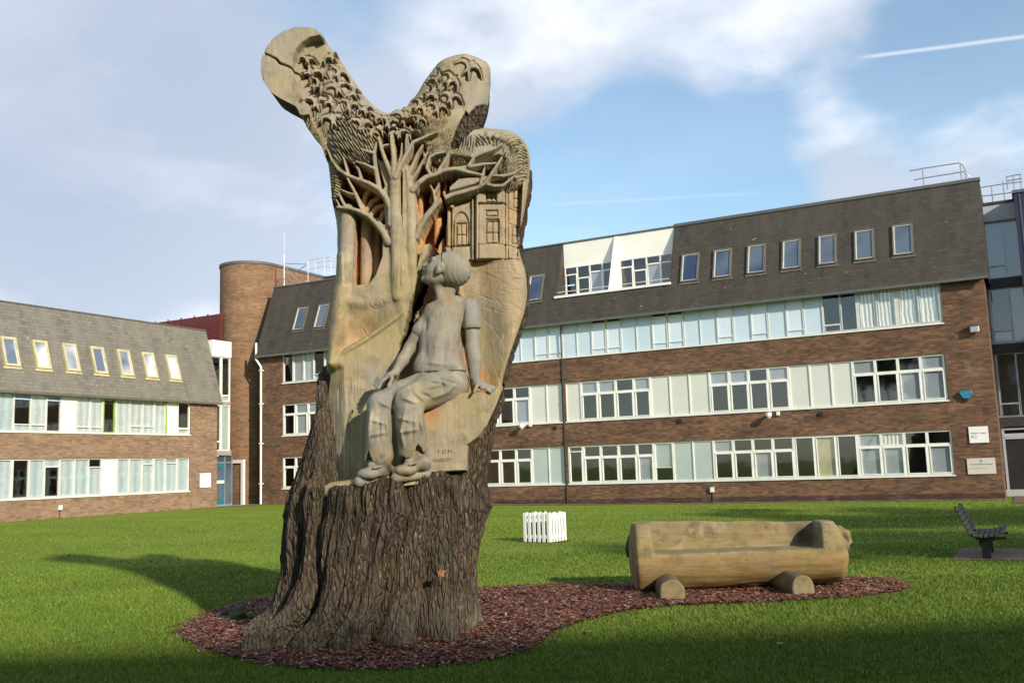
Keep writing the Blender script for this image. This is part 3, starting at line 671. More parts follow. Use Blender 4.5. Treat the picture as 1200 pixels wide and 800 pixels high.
zd = zb-.60; D0_, D1_ = .03, kx(273, 560)[0]; W_ = D1_-D0_; m1, m2 = D0_+W_*.20, D0_+W_*.66
b = MB()
for s_ in (D0_, m1, m2, D1_-.05): b.box(FK, s_, s_+.05, .02, zb-.25, -.10, -.03)
b.box(FK, D0_+.05, D1_-.05, zd, zd+.06, -.098, -.032); b.box(FK, D0_+.05, D1_-.05, .02, .10, -.098, -.032); dfr = b.build('door_frame', M['steel'], lk)
b = MB(); b.box(FK, m1+.05, m2, .10, zd, -.09, -.05); dr = b.build('door', M['teal'], lk)
b = MB(); b.box(FK, m1+.20, m2-.12, 1.30, zd-.2, -.049, -.04); b.build('pane', M['skyglass'], dr)
b = MB(); b.box(FK, m1+.20, m2-.12, .3, 1.05, -.049, -.04); b.build('pane', M['skyglass'], dr)
b = MB(); b.box(FK, m1+.18, m2-.02, 1.12, 1.26, -.045, -.03); b.build('door_plate', M['fascia'], dr)
for a_, c_, z0_, z1_ in ((D0_+.05, m1, .10, zd), (m2+.05, D1_-.05, .10, zd), (D0_+.05, m1, zd+.06, zb-.26), (m1+.05, m2, zd+.06, zb-.26), (m2+.05, D1_-.05, zd+.06, zb-.26)):
    b = MB(); b.box(FK, a_, c_, z0_, z1_, -.08, -.065); b.build('pane', M['skyglass'], lk)
# white portal and brick infill in front of the tower foot
FP = FM.at(0, -.12)
def px_(x, y): return FP.hit(x, y)
sA, sB = px_(273.5, 560)[0], px_(287, 560)[0]; zP = px_(280, 538.5)[1]
b = MB(); b.box(FP, sB, sB+.17, .1, zP, -.02, .12); b.box(FP, sB+.17, sA, zP-.17, zP, -.02, .12); pr = b.build('white_portal', M['fascia']); tag(pr, 'white angular door surround standing against the foot of the brick tower', 'door surround')
b = MB(); b.box(FP, sB+.172, sA, -.1, zP-.172, -.25, .03); b.build('infill_wall', M['brick_tower'], lk)
# white rainwater pipe at the end of the main block
b = MB(); s_ = 33.18
b.tube(FM.pt(s_, .2, .10), FM.pt(s_, 7.1, .10), .055, 10); b.tube(FM.pt(s_, 7.1, .10), FM.pt(s_+.22, 7.5, .22), .055, 10); b.tube(FM.pt(s_+.22, 7.45, .22), FM.pt(s_+.22, 8.35, .22), .055, 10)
for z in (1.2, 3.2, 5.2, 6.9): b.box(FM, s_-.09, s_+.09, z, z+.06, .002, .16)
dp = b.build('drainpipe', M['white'], mb_root); dp['label'] = 'white rainwater pipe'
b = MB(); b.tube(FM.pt(33.75, .2, -.3), FM.pt(33.75, 5.6, -.3), .04, 8); b.build('drainpipe', M['maroon'], tw_)
# louvre screen on the roof behind the left wing
FV = FM.at(0, 0)
v0, v1 = FV.hit(258.5, 365.5), FV.hit(182, 377)
lv = empty('louvre_screen', FV.pt(38, 8.9, 0), 'dark red louvred plant screen on the roof behind the left wing', 'screen')
b = MB(); n = 16; H0 = v0[1]
for k in range(n): b.box(FV, v0[0]+.02, v1[0]+.1, 8.7+k*(H0-8.75)/n, 8.7+(k+.62)*(H0-8.75)/n, -.06, 0)
b.build('slat', M['maroon'], lv)['kind'] = 'stuff'
b = MB()
for k in range(6):
    s_ = v0[0]+.02+(v1[0]-v0[0]+.08)*k/5; b = MB(); b.box(FV, s_-.03, s_+.03, 8.7, H0+.01, -.12, -.062); b.build('post', M['maroon'], lv)
b = MB(); b.box(FV, v0[0]+.02, v1[0]+.1, 8.7, H0-.05, -.5, -.45); b.build('backing', M['dark'], lv)
b = MB(); b.box(FV, v0[0]+.1, v1[0]+.5, 8.2, 8.72, -6, -.03); b.build('plant_deck', M['lead'], lv)
# mast and ladder hoops on the roof by the tower
def rp(px, py, o): return FM.hit(px, py, o)
o_ = -1.5
s_m, z_m = rp(333, 333, o_); zt_ = rp(333.5, 272, o_)[1]
mast = empty('roof_mast', FM.pt(s_m, 11.3, o_), 'thin white mast on a braced foot beside the round tower', 'mast')
b = MB(); b.tube(FM.pt(s_m, 11.3, o_), FM.pt(s_m, zt_-1.2, o_), .032, 8); b.tube(FM.pt(s_m, zt_-1.2, o_), FM.pt(s_m, zt_, o_), .014, 6); b.build('pole', M['steel'], mast)
b = MB(); s_q = rp(359, 329, o_)[0]; s_l = rp(330, 328, o_)[0]
for a, c in (((s_m, 12.75), (s_q, 12.5)), ((s_m, 12.6), (s_q+.4, 11.5)), ((s_l+.1, 12.1), (s_m-.5, 11.45)), ((s_m, 11.9), (s_q, 12.45))): b.tube(FM.pt(a[0], a[1], o_), FM.pt(c[0], c[1], o_), .022, 6)
b.build('brace', M['steel'], mast)
def rq(px, py): s_, z_ = rp(px, py, o_); return (s_, z_, o_)
railing2('roof_ladder_cage', 'pale tubular ladder cage on the slate roof, just left of the carved tree', FM,
         [(*rq(361, 331)[:2], o_, rq(361, 305)[1]-rq(361, 331)[1]), (*rq(370, 320)[:2], o_, rq(370, 307)[1]-rq(370, 320)[1]), (*rq(380, 322)[:2], o_, rq(380, 302)[1]-rq(380, 322)[1]), (*rq(388, 322)[:2], o_, rq(388, 301)[1]-rq(388, 322)[1]), (*rq(394, 324)[:2], o_, rq(394, 302)[1]-rq(394, 324)[1])],
         [[rq(361, 305), rq(387, 301), rq(394, 303), rq(400, 303)], [rq(363, 315), rq(380, 312), rq(398, 314)], [rq(370, 308), rq(389, 305), rq(396, 307)], [rq(361, 319), rq(361, 331), rq(358, 329)]], 'white_metal', .022)
b = MB(); b.box(FM, rq(376, 326)[0], rq(392, 326)[0], 11.45, 11.75, -2.2, -1.7); b.build('vent_box', M['dark'], mb_root)

# ---------------------------------------------------------------- glazed link at the right end
FG = FM.at(0, -2.6)
gx = lambda x, y: FG.hit(x, y)
rl = empty('glazed_link', FG.pt(-2, 0, 0), 'grey glazed link with black floor bands at the right edge, beyond the brick corner', 'building')
zr0 = gx(1149, 262)[1]; ztp = gx(1147, 243)[1]; za = gx(1157, 328)[1]; zb_ = gx(1158, 335)[1]; zc = gx(1164, 404)[1]; zd_ = gx(1164, 411)[1]; ze = gx(1172, 489)[1]; zf = gx(1175, 500)[1]
b = MB(); b.box(FG, -6, .6, zr0, ztp, -.3, .12); b.build('fascia', M['grey_fascia'], rl)
b = MB(); b.box(FG, -6.1, .6, ztp+.003, ztp+.10, -8, .16); b.box(FG, -6, .6, zb_-.12, za, -.3, .10); b.box(FG, -6, .6, zd_-.12, zc, -.3, .10); b.box(FG, -6, .6, zf, ze, -.3, .10); b.build('floor_band', M['dark'], rl)
for j, (z0, z1, cds) in enumerate(((za, zr0, ['b', 'bb', 'b', '.', 'b', '.', '.']), (zc, zb_-.12, ['b', 'b.', 'b', '.', 'b', '.', '.']), (ze, zd_-.12, ['b', '..', '.', '.', 'b', '.', '.']))):
    sp = [.6, -.1, -.72, -1.30, -2.05, -2.8, -3.6, -4.6]
    window(FG, sp, z0, z1, rl, cds[::-1], [z0+.5 if i in (5,) else None for i in range(7)], 'steel', o=-.1, jw=.04, mw=.05, casement=.015, dep=.07, tw=.04)
window(FG, [.6, -.05], .75, zf, rl, ['b'], None, 'steel', o=-.1)
b = MB(); b.box(FG, -6, .6, .05, ztp, -3, -2.95)
for z in (.05, ze-.1, zc-.1, za-.1): b.box(FG, -6, .6, z, z+.05, -2.94, -.2)
b.build('interior', M['interior'], rl)
b = MB(); b.box(FG, -6, .6, -.1, .24, -.12, .05); b.box(FG, -1.45, -.05, 2.05, 2.12, -.08, .02); b.box(FG, -1.45, -.05, 2.38, 2.45, -.08, .02)
for s_ in (-.08, -1.05, -1.12, -2.1): b.box(FG, s_-.04, s_+.04, .24, zf, -.08, .02)
b.build('door_frame', M['grey_fascia'], rl)
b = MB(); b.box(FG, -1.02, -.13, .24, 2.04, -.06, -.03); b.box(FG, -2.05, -1.17, .24, 2.04, -.06, -.03); d_ = b.build('door', M['black'], rl)
b = MB(); b.box(FG, -.98, -.80, 1.05, 1.13, -.03, .0); b.build('handle', M['steel'], d_)
b = MB(); b.box(FG, -1.02, -.13, 2.13, zf-.25, -.06, -.03); b.build('wall_panel', M['grey_fascia'], rl)
# navy clad volume at the very edge
FN = FM.at(0, 0)
n0 = FG.hit(1193, 240)
nv = empty('clad_volume', FG.pt(n0[0]-1, 0, 1), 'dark navy clad projecting bay at the very right edge', 'building')
b = MB(); s_ = n0[0]+.12; b.box(FG, s_-3.5, s_, 5.0, ztp+.05, .13, 1.2); b.build('cladding', M['navy'], nv)
b = MB()
for k in range(5): b.box(FG, s_-3.4+k*.8, s_-3.36+k*.8, 5.05, ztp, 1.2, 1.23)
b.box(FG, s_-3.55, s_+.05, ztp+.052, ztp+.16, .1, 1.26); b.build('coping', M['lead'], nv)
zg = ztp+.1
def rg(px, py): s_, z_ = FG.hit(px, py, -.6); return (s_, z_, -.6)
railing2('roof_railing', 'grey guard rail with a ladder cage on the flat roof of the glazed link', FG,
         [(*rg(1164, 240)[:2], -.6, rg(1164, 218)[1]-rg(1164, 240)[1]), (*rg(1178, 238)[:2], -.6, rg(1179, 212)[1]-rg(1178, 238)[1]), (*rg(1181, 222)[:2], -.6, rg(1181, 206)[1]-rg(1181, 222)[1]), (*rg(1190, 233)[:2], -.6, rg(1189, 205)[1]-rg(1190, 233)[1]), (*rg(1198, 230)[:2], -.6, rg(1197, 204)[1]-rg(1198, 230)[1])],
         [[rg(1143, 220.5), rg(1160, 218), rg(1180, 215), rg(1198, 213)], [rg(1145, 230.5), rg(1163, 228.5), rg(1190, 225), rg(1199, 222)], [rg(1180, 207), rg(1197, 204)], [rg(1181, 212), rg(1198, 209)]])

# ---------------------------------------------------------------- things fixed to the walls
def fixed(name, label, cat, F, s_, z_, build, group=None):
    root = empty(name, F.pt(s_, z_, 0), label, cat, group); build(root); return root
def on(F, px, py, o=0): return F.hit(px, py, o)
# sign with B.2
c0_, c1_ = on(FM, 1136.5, 519), on(FM, 1157.5, 499)
def sg1(root):
    b = MB(); b.box(FM, c1_[0], c0_[0], c0_[1], c1_[1], .025, .045); bo = b.build('board', M['sign_white'], root, bevel=.004)
    b = MB(); b.box(FM, c1_[0]+.04, c0_[0]-.04, c0_[1]+.04, c1_[1]-.04, .0, .024); b.build('mounting', M['dark'], root)
    text_part('lettering', 'Medical Centre', FM, c0_[0]-.06, (c0_[1]+c1_[1])/2+.03, .048, .078, M['sign_grey'], root)
    text_part('lettering', 'B.2', FM, c0_[0]-.065, (c0_[1]+c1_[1])/2-.11, .048, .14, M['sign_grey'], root)
M['sign_white'] = plain('sign face', (.82, .82, .80), .4, var=.03); M['sign_grey'] = plain('sign lettering', (.22, .22, .22), .6, var=.05)
M['sign_cream'] = plain('cream sign face', (.58, .54, .48), .5, var=.05); M['sign_orange'] = plain('orange lettering', (.75, .32, .12), .6, var=.05)
fixed('building_sign', 'square white sign reading B.2 on the brick end pier', 'sign', FM, c0_[0], c0_[1], sg1)
e0_, e1_ = on(FM, 1134.5, 555.5), on(FM, 1166, 536)
def sg2(root):
    b = MB(); b.box(FM, e1_[0], e0_[0], e0_[1], e1_[1], .02, .04); b.build('board', M['sign_cream'], root, bevel=.004)
    w = e0_[0]-e1_[0]; mid = (e0_[0]+e1_[0])/2; h = e1_[1]-e0_[1]
    b = MB()      # small crest: shield with crown points
    pts = [(-.028, .03), (.028, .03), (.028, -.005), (0, -.04), (-.028, -.005)]
    F_ = FM.at(mid, .041, e1_[1]-.10)
    b.poly([F_.pt(p[0], p[1], .002) for p in pts]); 
    for k in (-.024, 0, .024): b.poly([F_.pt(k-.009, .034, .002), F_.pt(k+.009, .034, .002), F_.pt(k, .058, .002)])
    b.poly([F_.pt(-.045, -.05, .002), F_.pt(-.03, -.06, .002), F_.pt(-.012, -.02, .002)]); b.poly([F_.pt(.045, -.05, .002), F_.pt(.03, -.06, .002), F_.pt(.012, -.02, .002)])
    b.build('crest', M['sign_grey'], root)
    text_part('lettering', 'The Royal Ward Centre', FM, mid, e0_[1]+h*.58, .043, .070, M['sign_grey'], root, 'CENTER')
    text_part('lettering', 'Department of Medical Science', FM, e0_[0]-.07, e0_[1]+h*.34, .043, .038, M['sign_lilac'], root)
M['sign_lilac'] = plain('faded lettering', (.42, .36, .33), .6, var=.05)
fixed('plaque', 'wide cream plaque with a small crest, below the square white sign', 'sign', FM, e0_[0], e0_[1], sg2)
g0, g1 = on(FL, 233.5, 571), on(FL, 246.5, 554)
def sg3(root):
    b = MB(); b.box(FL, g0[0], g1[0], g0[1], g1[1], .02, .045); b.build('board', M['sign_white'], root, bevel=.004)
    b = MB(); b.box(FL, g0[0]+.05, g1[0]-.05, g0[1]+.05, g1[1]-.05, 0, .019); b.build('mounting', M['dark'], root)
    zc_ = (g0[1]+g1[1])/2
    for dx, dz, w, k in ((.10, .04, .10, 'sign_lilac'), (.21, .04, .10, 'sign_orange'), (.30, -.06, .10, 'sign_orange')):
        q = MB(); q.box(FL, g0[0]+dx, g0[0]+dx+w, zc_+dz, zc_+dz+.018, .0455, .047); q.build('lettering', M[k], root)
fixed('building_sign', 'upright white sign on the lighter brick wall beside the entrance door', 'sign', FL, g0[0], g0[1], sg3)
# blue alarm box
a0 = on(FM, 1132, 462)
def alarm(root):
    b = MB(); prof = [(-.19, .13), (.19, .13), (.23, .06), (.09, -.17), (-.09, -.17), (-.23, .06)]
    A = [FM.pt(a0[0]+x, a0[1]+z, .002) for x, z in prof]; B = [FM.pt(a0[0]+x*.86, a0[1]+z*.86, .13) for x, z in prof]
    b.poly(B); b.poly(A[::-1])
    for i in range(6): j = (i+1) % 6; b.poly([A[i], A[j], B[j], B[i]])
    b.build('case', M['blue_box'], root, bevel=.012)
    q = MB(); q.box(FM, a0[0]-.05, a0[0]+.05, a0[1]-.235, a0[1]-.172, .01, .08); q.build('strobe', M['dark'], root)
fixed('alarm_box', 'blue burglar alarm box on the brick end pier', 'alarm box', FM, a0[0], a0[1], alarm)
# flood lamp high on the pier
f0 = on(FM, 1142, 386)
def flood(root):
    b = MB(); b.box(FM, f0[0]-.15, f0[0]+.13, f0[1]-.10, f0[1]+.11, .06, .22); b.build('housing', M['white'], root, bevel=.015)
    b = MB(); b.box(FM, f0[0]-.12, f0[0]+.10, f0[1]-.07, f0[1]+.08, .2205, .232); b.build('lens', M['blind_grey'], root)
    b = MB(); b.box(FM, f0[0]-.17, f0[0]+.15, f0[1]+.112, f0[1]+.135, .0, .26); b.box(FM, f0[0]-.05, f0[0]+.05, f0[1]-.05, f0[1]+.05, .0, .06); b.build('bracket', M['dark'], root)
fixed('flood_lamp', 'small white box lamp on the brick pier under the roof corner', 'lamp', FM, f0[0], f0[1], flood)
# dome camera and its junction box, second camera further right
def camera_unit(px, py, label, dark=False):
    s_, z_ = on(FM, px, py)
    def bld(root):
        b = MB(); b.box(FM, s_-.05, s_+.05, z_+.02, z_+.10, 0, .30); b.build('bracket', M['white' if not dark else 'wood_brown'], root, bevel=.01)
        b = MB(); b.tube(FM.pt(s_, z_+.12, .30), FM.pt(s_, z_-.02, .30), .11, 14); b.tube(FM.pt(s_, z_-.02, .30), FM.pt(s_, z_-.10, .30), .095, 14, .04); b.build('dome', M['white' if not dark else 'wood_brown'], root, smooth=False)
        q = MB(); q.box(FM, s_-.36, s_-.24, z_, z_+.14, 0, .10); q.build('junction_box', M['white' if not dark else 'wood_brown'], root, bevel=.01)
    return fixed('security_camera', label, 'camera', FM, s_, z_, bld)
camera_unit(615, 500, 'white dome camera on the brick band beside the tree, above the ground floor windows')
camera_unit(903, 487, 'brown dome camera on the brick band towards the right end')
for px, py, lb in ((650.5, 501, 'round black wall vent nearest the carved tree'), (797, 493, 'round black wall vent in the middle of the brick band'), (962, 484.5, 'round black wall vent under the rightmost white panels')):
    s_, z_ = on(FM, px, py)
    def bld(root, s_=s_, z_=z_):
        b = MB(); b.tube(FM.pt(s_, z_, 0), FM.pt(s_, z_, .05), .10, 16, .085); b.build('cowl', M['dark'], root)
        q = MB()
        for k in (-.045, 0, .045): q.box(FM, s_-.07, s_+.07, z_+k-.008, z_+k+.008, .05, .062)
        q.build('grille', M['black'], root)
    fixed('wall_vent', lb, 'vent', FM, s_, z_, bld, 'round black vents in the brick band')
for F_, px, py, lb in ((FM, 835, 573.5, 'small white outlet box on a conduit at the foot of the dark brick wall'), (FL, 69.5, 594.5, 'small white outlet box on a conduit at the foot of the left wing')):
    s_, z_ = on(F_, px, py)
    def bld(root, s_=s_, z_=z_, F_=F_):
        b = MB(); b.box(F_, s_-.07, s_+.07, z_-.09, z_+.09, 0, .11); b.box(F_, s_-.08, s_+.08, z_+.091, z_+.105, 0, .13); b.build('case', M['white'], root, bevel=.01)
        q = MB(); q.tube(F_.pt(s_, 0.0, .03), F_.pt(s_, z_-.09, .03), .02, 6); q.build('conduit', M['dark'], root)
    fixed('outlet_box', lb, 'outlet box', F_, s_, z_, bld)
# ================================================================== the carved tree
YR = 9.70                     # depth of the middle plane of the carved block; H = how far a surface stands towards the lawn
def A(px, py, H=0.0):
    px = np.asarray(px, float); py = np.asarray(py, float)
    d = ((px-600)/FPX)[..., None]*_I - ((py-400)/FPX)[..., None]*_J + _F
    t = (YR-H)/d[..., 1]; return d[..., 0]*t, 1.6+d[..., 2]*t
def B3(px, py, Y): return at_depth(px, py, Y)
def wood_mat(name, base, grey, green, grain=1.0, dirt=.5, o1=(.36, .145, .05), o2=(.52, .27, .10), crack=.75):
    m = NT(name); c = m.coord('Object'); at = m.n('ShaderNodeVertexColor', layer_name='tint'); sp = m.n('ShaderNodeSeparateColor'); m.l(at.outputs[0], sp.inputs[0])
    g1 = m.noise(m.coord('Object', (9, 9, .8)), 2.0, 6, .65, .4); g2 = m.noise(m.coord('Object', (40, 40, 2.2)), 2.0, 5, .6)
    col = m.mix(m.rng(g1, .3, .72), base, tuple(x*.66 for x in base))
    col = m.mix(m.rng(m.noise(c, 1.6, 6, .62), .40, .64, 0, .9), col, grey)
    sz = m.n('ShaderNodeSeparateXYZ'); m.l(c, sz.inputs[0]); col = m.mix(m.math('MULTIPLY', m.rng(sz.outputs[2], 3.3, 4.7, 0, .75), m.rng(m.noise(c, 2.6, 5), .3, .6, .25, 1)), col, grey)
    col = m.mix(m.rng(m.noise(m.coord('Object', loc=(5, 2, 8)), 2.3, 6, .65), .48, .70, 0, .65), col, green)
    col = m.mix(m.math('MULTIPLY', m.rng(g2, .50, .75),   .24*grain), col, tuple(x*.33 for x in base))
    col = m.mix(m.rng(m.noise(c, 5, 7, .72), .48, .72, 0, dirt*1.25), col, (.095, .078, .05))
    col = m.mix(m.rng(m.noise(m.coord('Object', loc=(1, 9, 3)), 3.6, 4, .6), .58, .72, 0, .5), col, (.50, .42, .26))
    col = m.mix(m.math('MULTIPLY', sp.outputs[1], m.rng(m.noise(c, 5, 4), .25, .6, .3, 1)), col, green)
    org = m.mix(m.rng(m.noise(c, 9, 4), .35, .65), o1, o2)
    col = m.mix(m.math('MULTIPLY', sp.outputs[0], m.rng(m.noise(c, 3.3, 5), .25, .55, .45, 1)), col, org)
    col = m.mix(sp.outputs[2], col, m.mix(m.rng(m.noise(c, 14, 4), .4, .7), (.012, .009, .007), (.07, .022, .012)))
    # fine drying cracks along the grain
    ck = m.rng(m.vor(m.coord('Object', (14, 14, .9)), 1.0, 'Distance', 'DISTANCE_TO_EDGE'), .0, .035, 1, 0)
    ck = m.math('MULTIPLY', ck, m.rng(m.noise(c, 2.1, 3), .58, .66)); col = m.mix(m.math('MULTIPLY', ck, crack), col, (.05, .035, .02))
    nrm = m.bump(g2, .35*grain, .010); nrm = m.bump(g1, .3, .02, nrm); nrm = m.bump(ck, -.5*(crack > 0), .01, nrm); nrm = m.bump(m.noise(c, 60, 4, .7), .35, .004, nrm)
    return m.done(col, m.rng(g1, .3, .7, .62, .85), nrm, .3)
M['wood'] = wood_mat('weathered carved wood', (.435, .335, .19), (.265, .24, .195), (.27, .235, .10))
M['wood_boy'] = wood_mat('grey carved wood', (.30, .258, .185), (.215, .212, .205), (.22, .21, .11), .7, .5, (.20, .105, .045), (.30, .18, .09), 0.0)
M['wood_log'] = wood_mat('oiled log wood', (.33, .235, .115), (.21, .175, .12), (.19, .17, .05), 1.6, 1.0)
def bark_mat():
    m = NT('oak bark'); c = m.coord('Object'); s1 = m.coord('Object', (1, 1, .15)); s2 = m.coord('Object', (1, 1, .24))
    n1 = m.noise(s1, 16, 7, .68, .5); v = m.vor(s2, 25, 'Distance', 'DISTANCE_TO_EDGE'); n2 = m.noise(c, 55, 4, .7)
    col = m.mix(m.rng(n1, .32, .66), (.030, .023, .017), (.120, .093, .068))
    col = m.mix(m.rng(m.noise(c, 2.0, 5, .6), .42, .62, 0, .75), col, (.105, .075, .052))
    fl = m.math('MULTIPLY', m.rng(m.vor(m.coord('Object', (1, 1, .30), loc=(3, 3, 3)), 34), .30, .14), m.rng(n1, .47, .58))
    col = m.mix(m.math('MULTIPLY', fl, .70), col, (.34, .285, .21))
    col = m.mix(m.rng(m.noise(m.coord('Object', loc=(7, 0, 0)), 3, 5), .56, .70, 0, .5), col, (.085, .085, .035))
    col = m.mix(m.rng(v, .0, .05, .8, 0), col, (.014, .010, .008))
    sz = m.n('ShaderNodeSeparateXYZ'); m.l(c, sz.inputs[0])
    col = m.mix(m.math('MULTIPLY', m.rng(sz.outputs[2], .55, .05), m.rng(m.noise(c, 4, 4), .3, .6)), col, (.15, .13, .095))      # paler worn root feet
    h = m.math('ADD', m.math('MULTIPLY', n1, .8), m.rng(v, 0, .22, 0, .6))
    return m.done(col, .92, m.bump(n2, .5, .006, m.bump(h, 1.0, .035)), .2)
M['bark'] = bark_mat()

tree = empty('carved_tree', (-1.2, 9.9, 0), 'tall forked trunk carved with trees, birds, a house and a seated boy', 'sculpture')

# ------------------------------------------------ relief block as a fine height field over its outline
OUT_PX = [(376, 612), (377, 572), (378, 520), (379, 470), (382, 440), (386, 425), (388, 410), (391, 385), (395, 350), (396, 320), (395, 290), (395, 262), (392, 248), (389, 235), (388, 220), (386, 200), (384, 187), (379, 174), (370, 163), (363, 155), (358, 146), (354, 135), (346, 131), (336, 126), (325, 119), (318, 110), (312, 99), (308.5, 86), (308, 76), (310, 66), (315, 56), (322, 47), (332, 39.5), (345, 35), (358, 34.5), (368, 37), (376, 42), (374.5, 47), (383, 52), (392, 62), (400, 72), (408, 85), (416, 97), (424, 110), (432, 119), (441, 127), (450, 132.5), (457, 134), (463, 129.5), (467, 128), (470, 130), (474, 125), (478, 126), (482, 118), (487, 116), (492, 109), (497, 99), (505, 88), (513, 77), (522, 70), (533, 66.5), (545, 65.5), (556, 67), (566, 71), (573, 77), (575.5, 87), (574, 100), (574, 112), (573, 121), (571, 130), (568, 139), (565, 147), (561, 152), (569, 150), (579, 151), (590, 151.5), (600, 154), (608, 159), (614, 165), (619, 174), (621.5, 185), (621, 197), (620, 211), (618, 226), (615, 245), (612, 262), (609, 275), (608, 290), (610, 301), (614, 311), (617, 325), (618, 345), (616, 360), (612, 375), (605, 395), (598, 415), (592, 435), (588, 450), (590, 458), (582, 480), (572, 500), (566, 520), (562, 545), (560, 575), (560, 612)]
OX, OZ = A([p[0] for p in OUT_PX], [p[1] for p in OUT_PX], 0.05)
OXr, OZr = OX, OZ
def chaikin(x, z, n=2):
    for _ in range(n):
        a, b_ = np.roll(x, -1), np.roll(z, -1); x, z = np.stack([.75*x+.25*a, .25*x+.75*a], 1).ravel(), np.stack([.75*z+.25*b_, .25*z+.75*b_], 1).ravel()
    return x, z
OX, OZ = chaikin(OX, OZ, 2)
STEP = .0058
gx_ = np.arange(OX.min()-.03, OX.max()+.03, STEP); gz_ = np.arange(OZ.min()-.03, OZ.max()+.03, STEP)
GX, GZ = np.meshgrid(gx_, gz_, indexing='ij')
def poly_sd(PX, PZ, X_, Z_):
    """signed distance, positive inside"""
    inside = np.zeros(X_.shape, bool); d2 = np.full(X_.shape, 1e9); n = len(PX)
    for i in range(n):
        x0, z0, x1, z1 = PX[i], PZ[i], PX[(i+1) % n], PZ[(i+1) % n]
        ex, ez = x1-x0, z1-z0; L2 = ex*ex+ez*ez+1e-12
        t = np.clip(((X_-x0)*ex+(Z_-z0)*ez)/L2, 0, 1); dx = X_-x0-t*ex; dz = Z_-z0-t*ez; d2 = np.minimum(d2, dx*dx+dz*dz)
        if z0 != z1:
            c = ((z0 > Z_) != (z1 > Z_)) & (X_ < (x1-x0)*(Z_-z0)/(z1-z0)+x0); inside ^= c
    return np.where(inside, 1, -1)*np.sqrt(d2)
SD = poly_sd(OX, OZ, GX, GZ)
def win_of(xs, zs, pad):
    i0 = max(0, np.searchsorted(gx_, min(xs)-pad)-1); i1 = min(len(gx_), np.searchsorted(gx_, max(xs)+pad)+1)
    j0 = max(0, np.searchsorted(gz_, min(zs)-pad)-1); j1 = min(len(gz_), np.searchsorted(gz_, max(zs)+pad)+1)
    return slice(i0, i1), slice(j0, j1)
sm_ = lambda t: (lambda u: u*u*(3-2*u))(np.clip(t, 0, 1))
Rr = .26
dd = np.clip(SD, 0, Rr)
H = .25 - .24*(1-np.sqrt(np.clip(1-(1-dd/Rr)**2, 0, 1)))
H += .030*(fbm(GX*2.2, GZ*1.4, oct=3, seed=11)-.5)
OR = np.zeros_like(H); GR = np.zeros_like(H); CH = np.zeros_like(H)
def level(pts, lv, edge=.04, mode='set', pad=0, blend_out=True):
    X_, Z_ = A([p[0] for p in pts], [p[1] for p in pts], lv if np.isscalar(lv) else .1); w = win_of(X_, Z_, edge+pad)
    sd = poly_sd(X_, Z_, GX[w], GZ[w]); k = sm_(sd/edge+.5); L_ = lv(GX[w], GZ[w]) if callable(lv) else lv
    h = H[w]; new = h*(1-k)+L_*k
    if mode == 'max': new = np.maximum(h, new)
    if mode == 'min': new = np.minimum(h, new)
    H[w] = new; return w, sd
def stroke(pts, rad, lv, mode='max', flat=.85, k=.0):
    """rounded limb along a polyline: pts px, rad px (one or per point), lv = H of its crest (one or per point)"""
    n = len(pts); rad = [rad]*n if np.isscalar(rad) else rad; rad = [r*(.80 if r < 5 else .94) for r in rad]; lv = [lv]*n if np.isscalar(lv) else lv
    P = [A(p[0], p[1], l_) for p, l_ in zip(pts, lv)]; rs = [r*YR/FPX for r in rad]
    w = win_of([float(p[0]) for p in P], [float(p[1]) for p in P], max(rs)*(1+2*(k > 0))+.02); X_, Z_ = GX[w], GZ[w]; best = np.full(X_.shape, -9.0); cov_ = np.zeros(X_.shape, bool)
    for i in range(n-1):
        x0, z0 = P[i]; x1, z1 = P[i+1]; ex, ez = x1-x0, z1-z0; L2 = ex*ex+ez*ez+1e-9
        t = np.clip(((X_-x0)*ex+(Z_-z0)*ez)/L2, 0, 1); d = np.hypot(X_-x0-t*ex, Z_-z0-t*ez); r = rs[i]+(rs[i+1]-rs[i])*t; l_ = lv[i]+(lv[i+1]-lv[i])*t
        q = np.clip(d/r, 0, 1); hh = np.where(d < r, l_ - r*flat*(1-np.sqrt(1-q*q)), -9.0); best = np.maximum(best, hh); cov_ |= d < r
    if k > 0:
        bb = np.full(X_.shape, -9.0)
        for i in range(n-1):
            x0, z0 = P[i]; x1, z1 = P[i+1]; ex, ez = x1-x0, z1-z0; L2 = ex*ex+ez*ez+1e-9
            t = np.clip(((X_-x0)*ex+(Z_-z0)*ez)/L2, 0, 1); d = np.hypot(X_-x0-t*ex, Z_-z0-t*ez); r = rs[i]+(rs[i+1]-rs[i])*t; l_ = lv[i]+(lv[i+1]-lv[i])*t
            bb = np.maximum(bb, l_ - flat*r*(d/r)**2)
        h_ = H[w]; q = np.clip(.5+.5*(bb-h_)/k, 0, 1); H[w] = h_*(1-q)+bb*q+k*q*(1-q)
    else: H[w] = np.maximum(H[w], best)
    return w, cov_
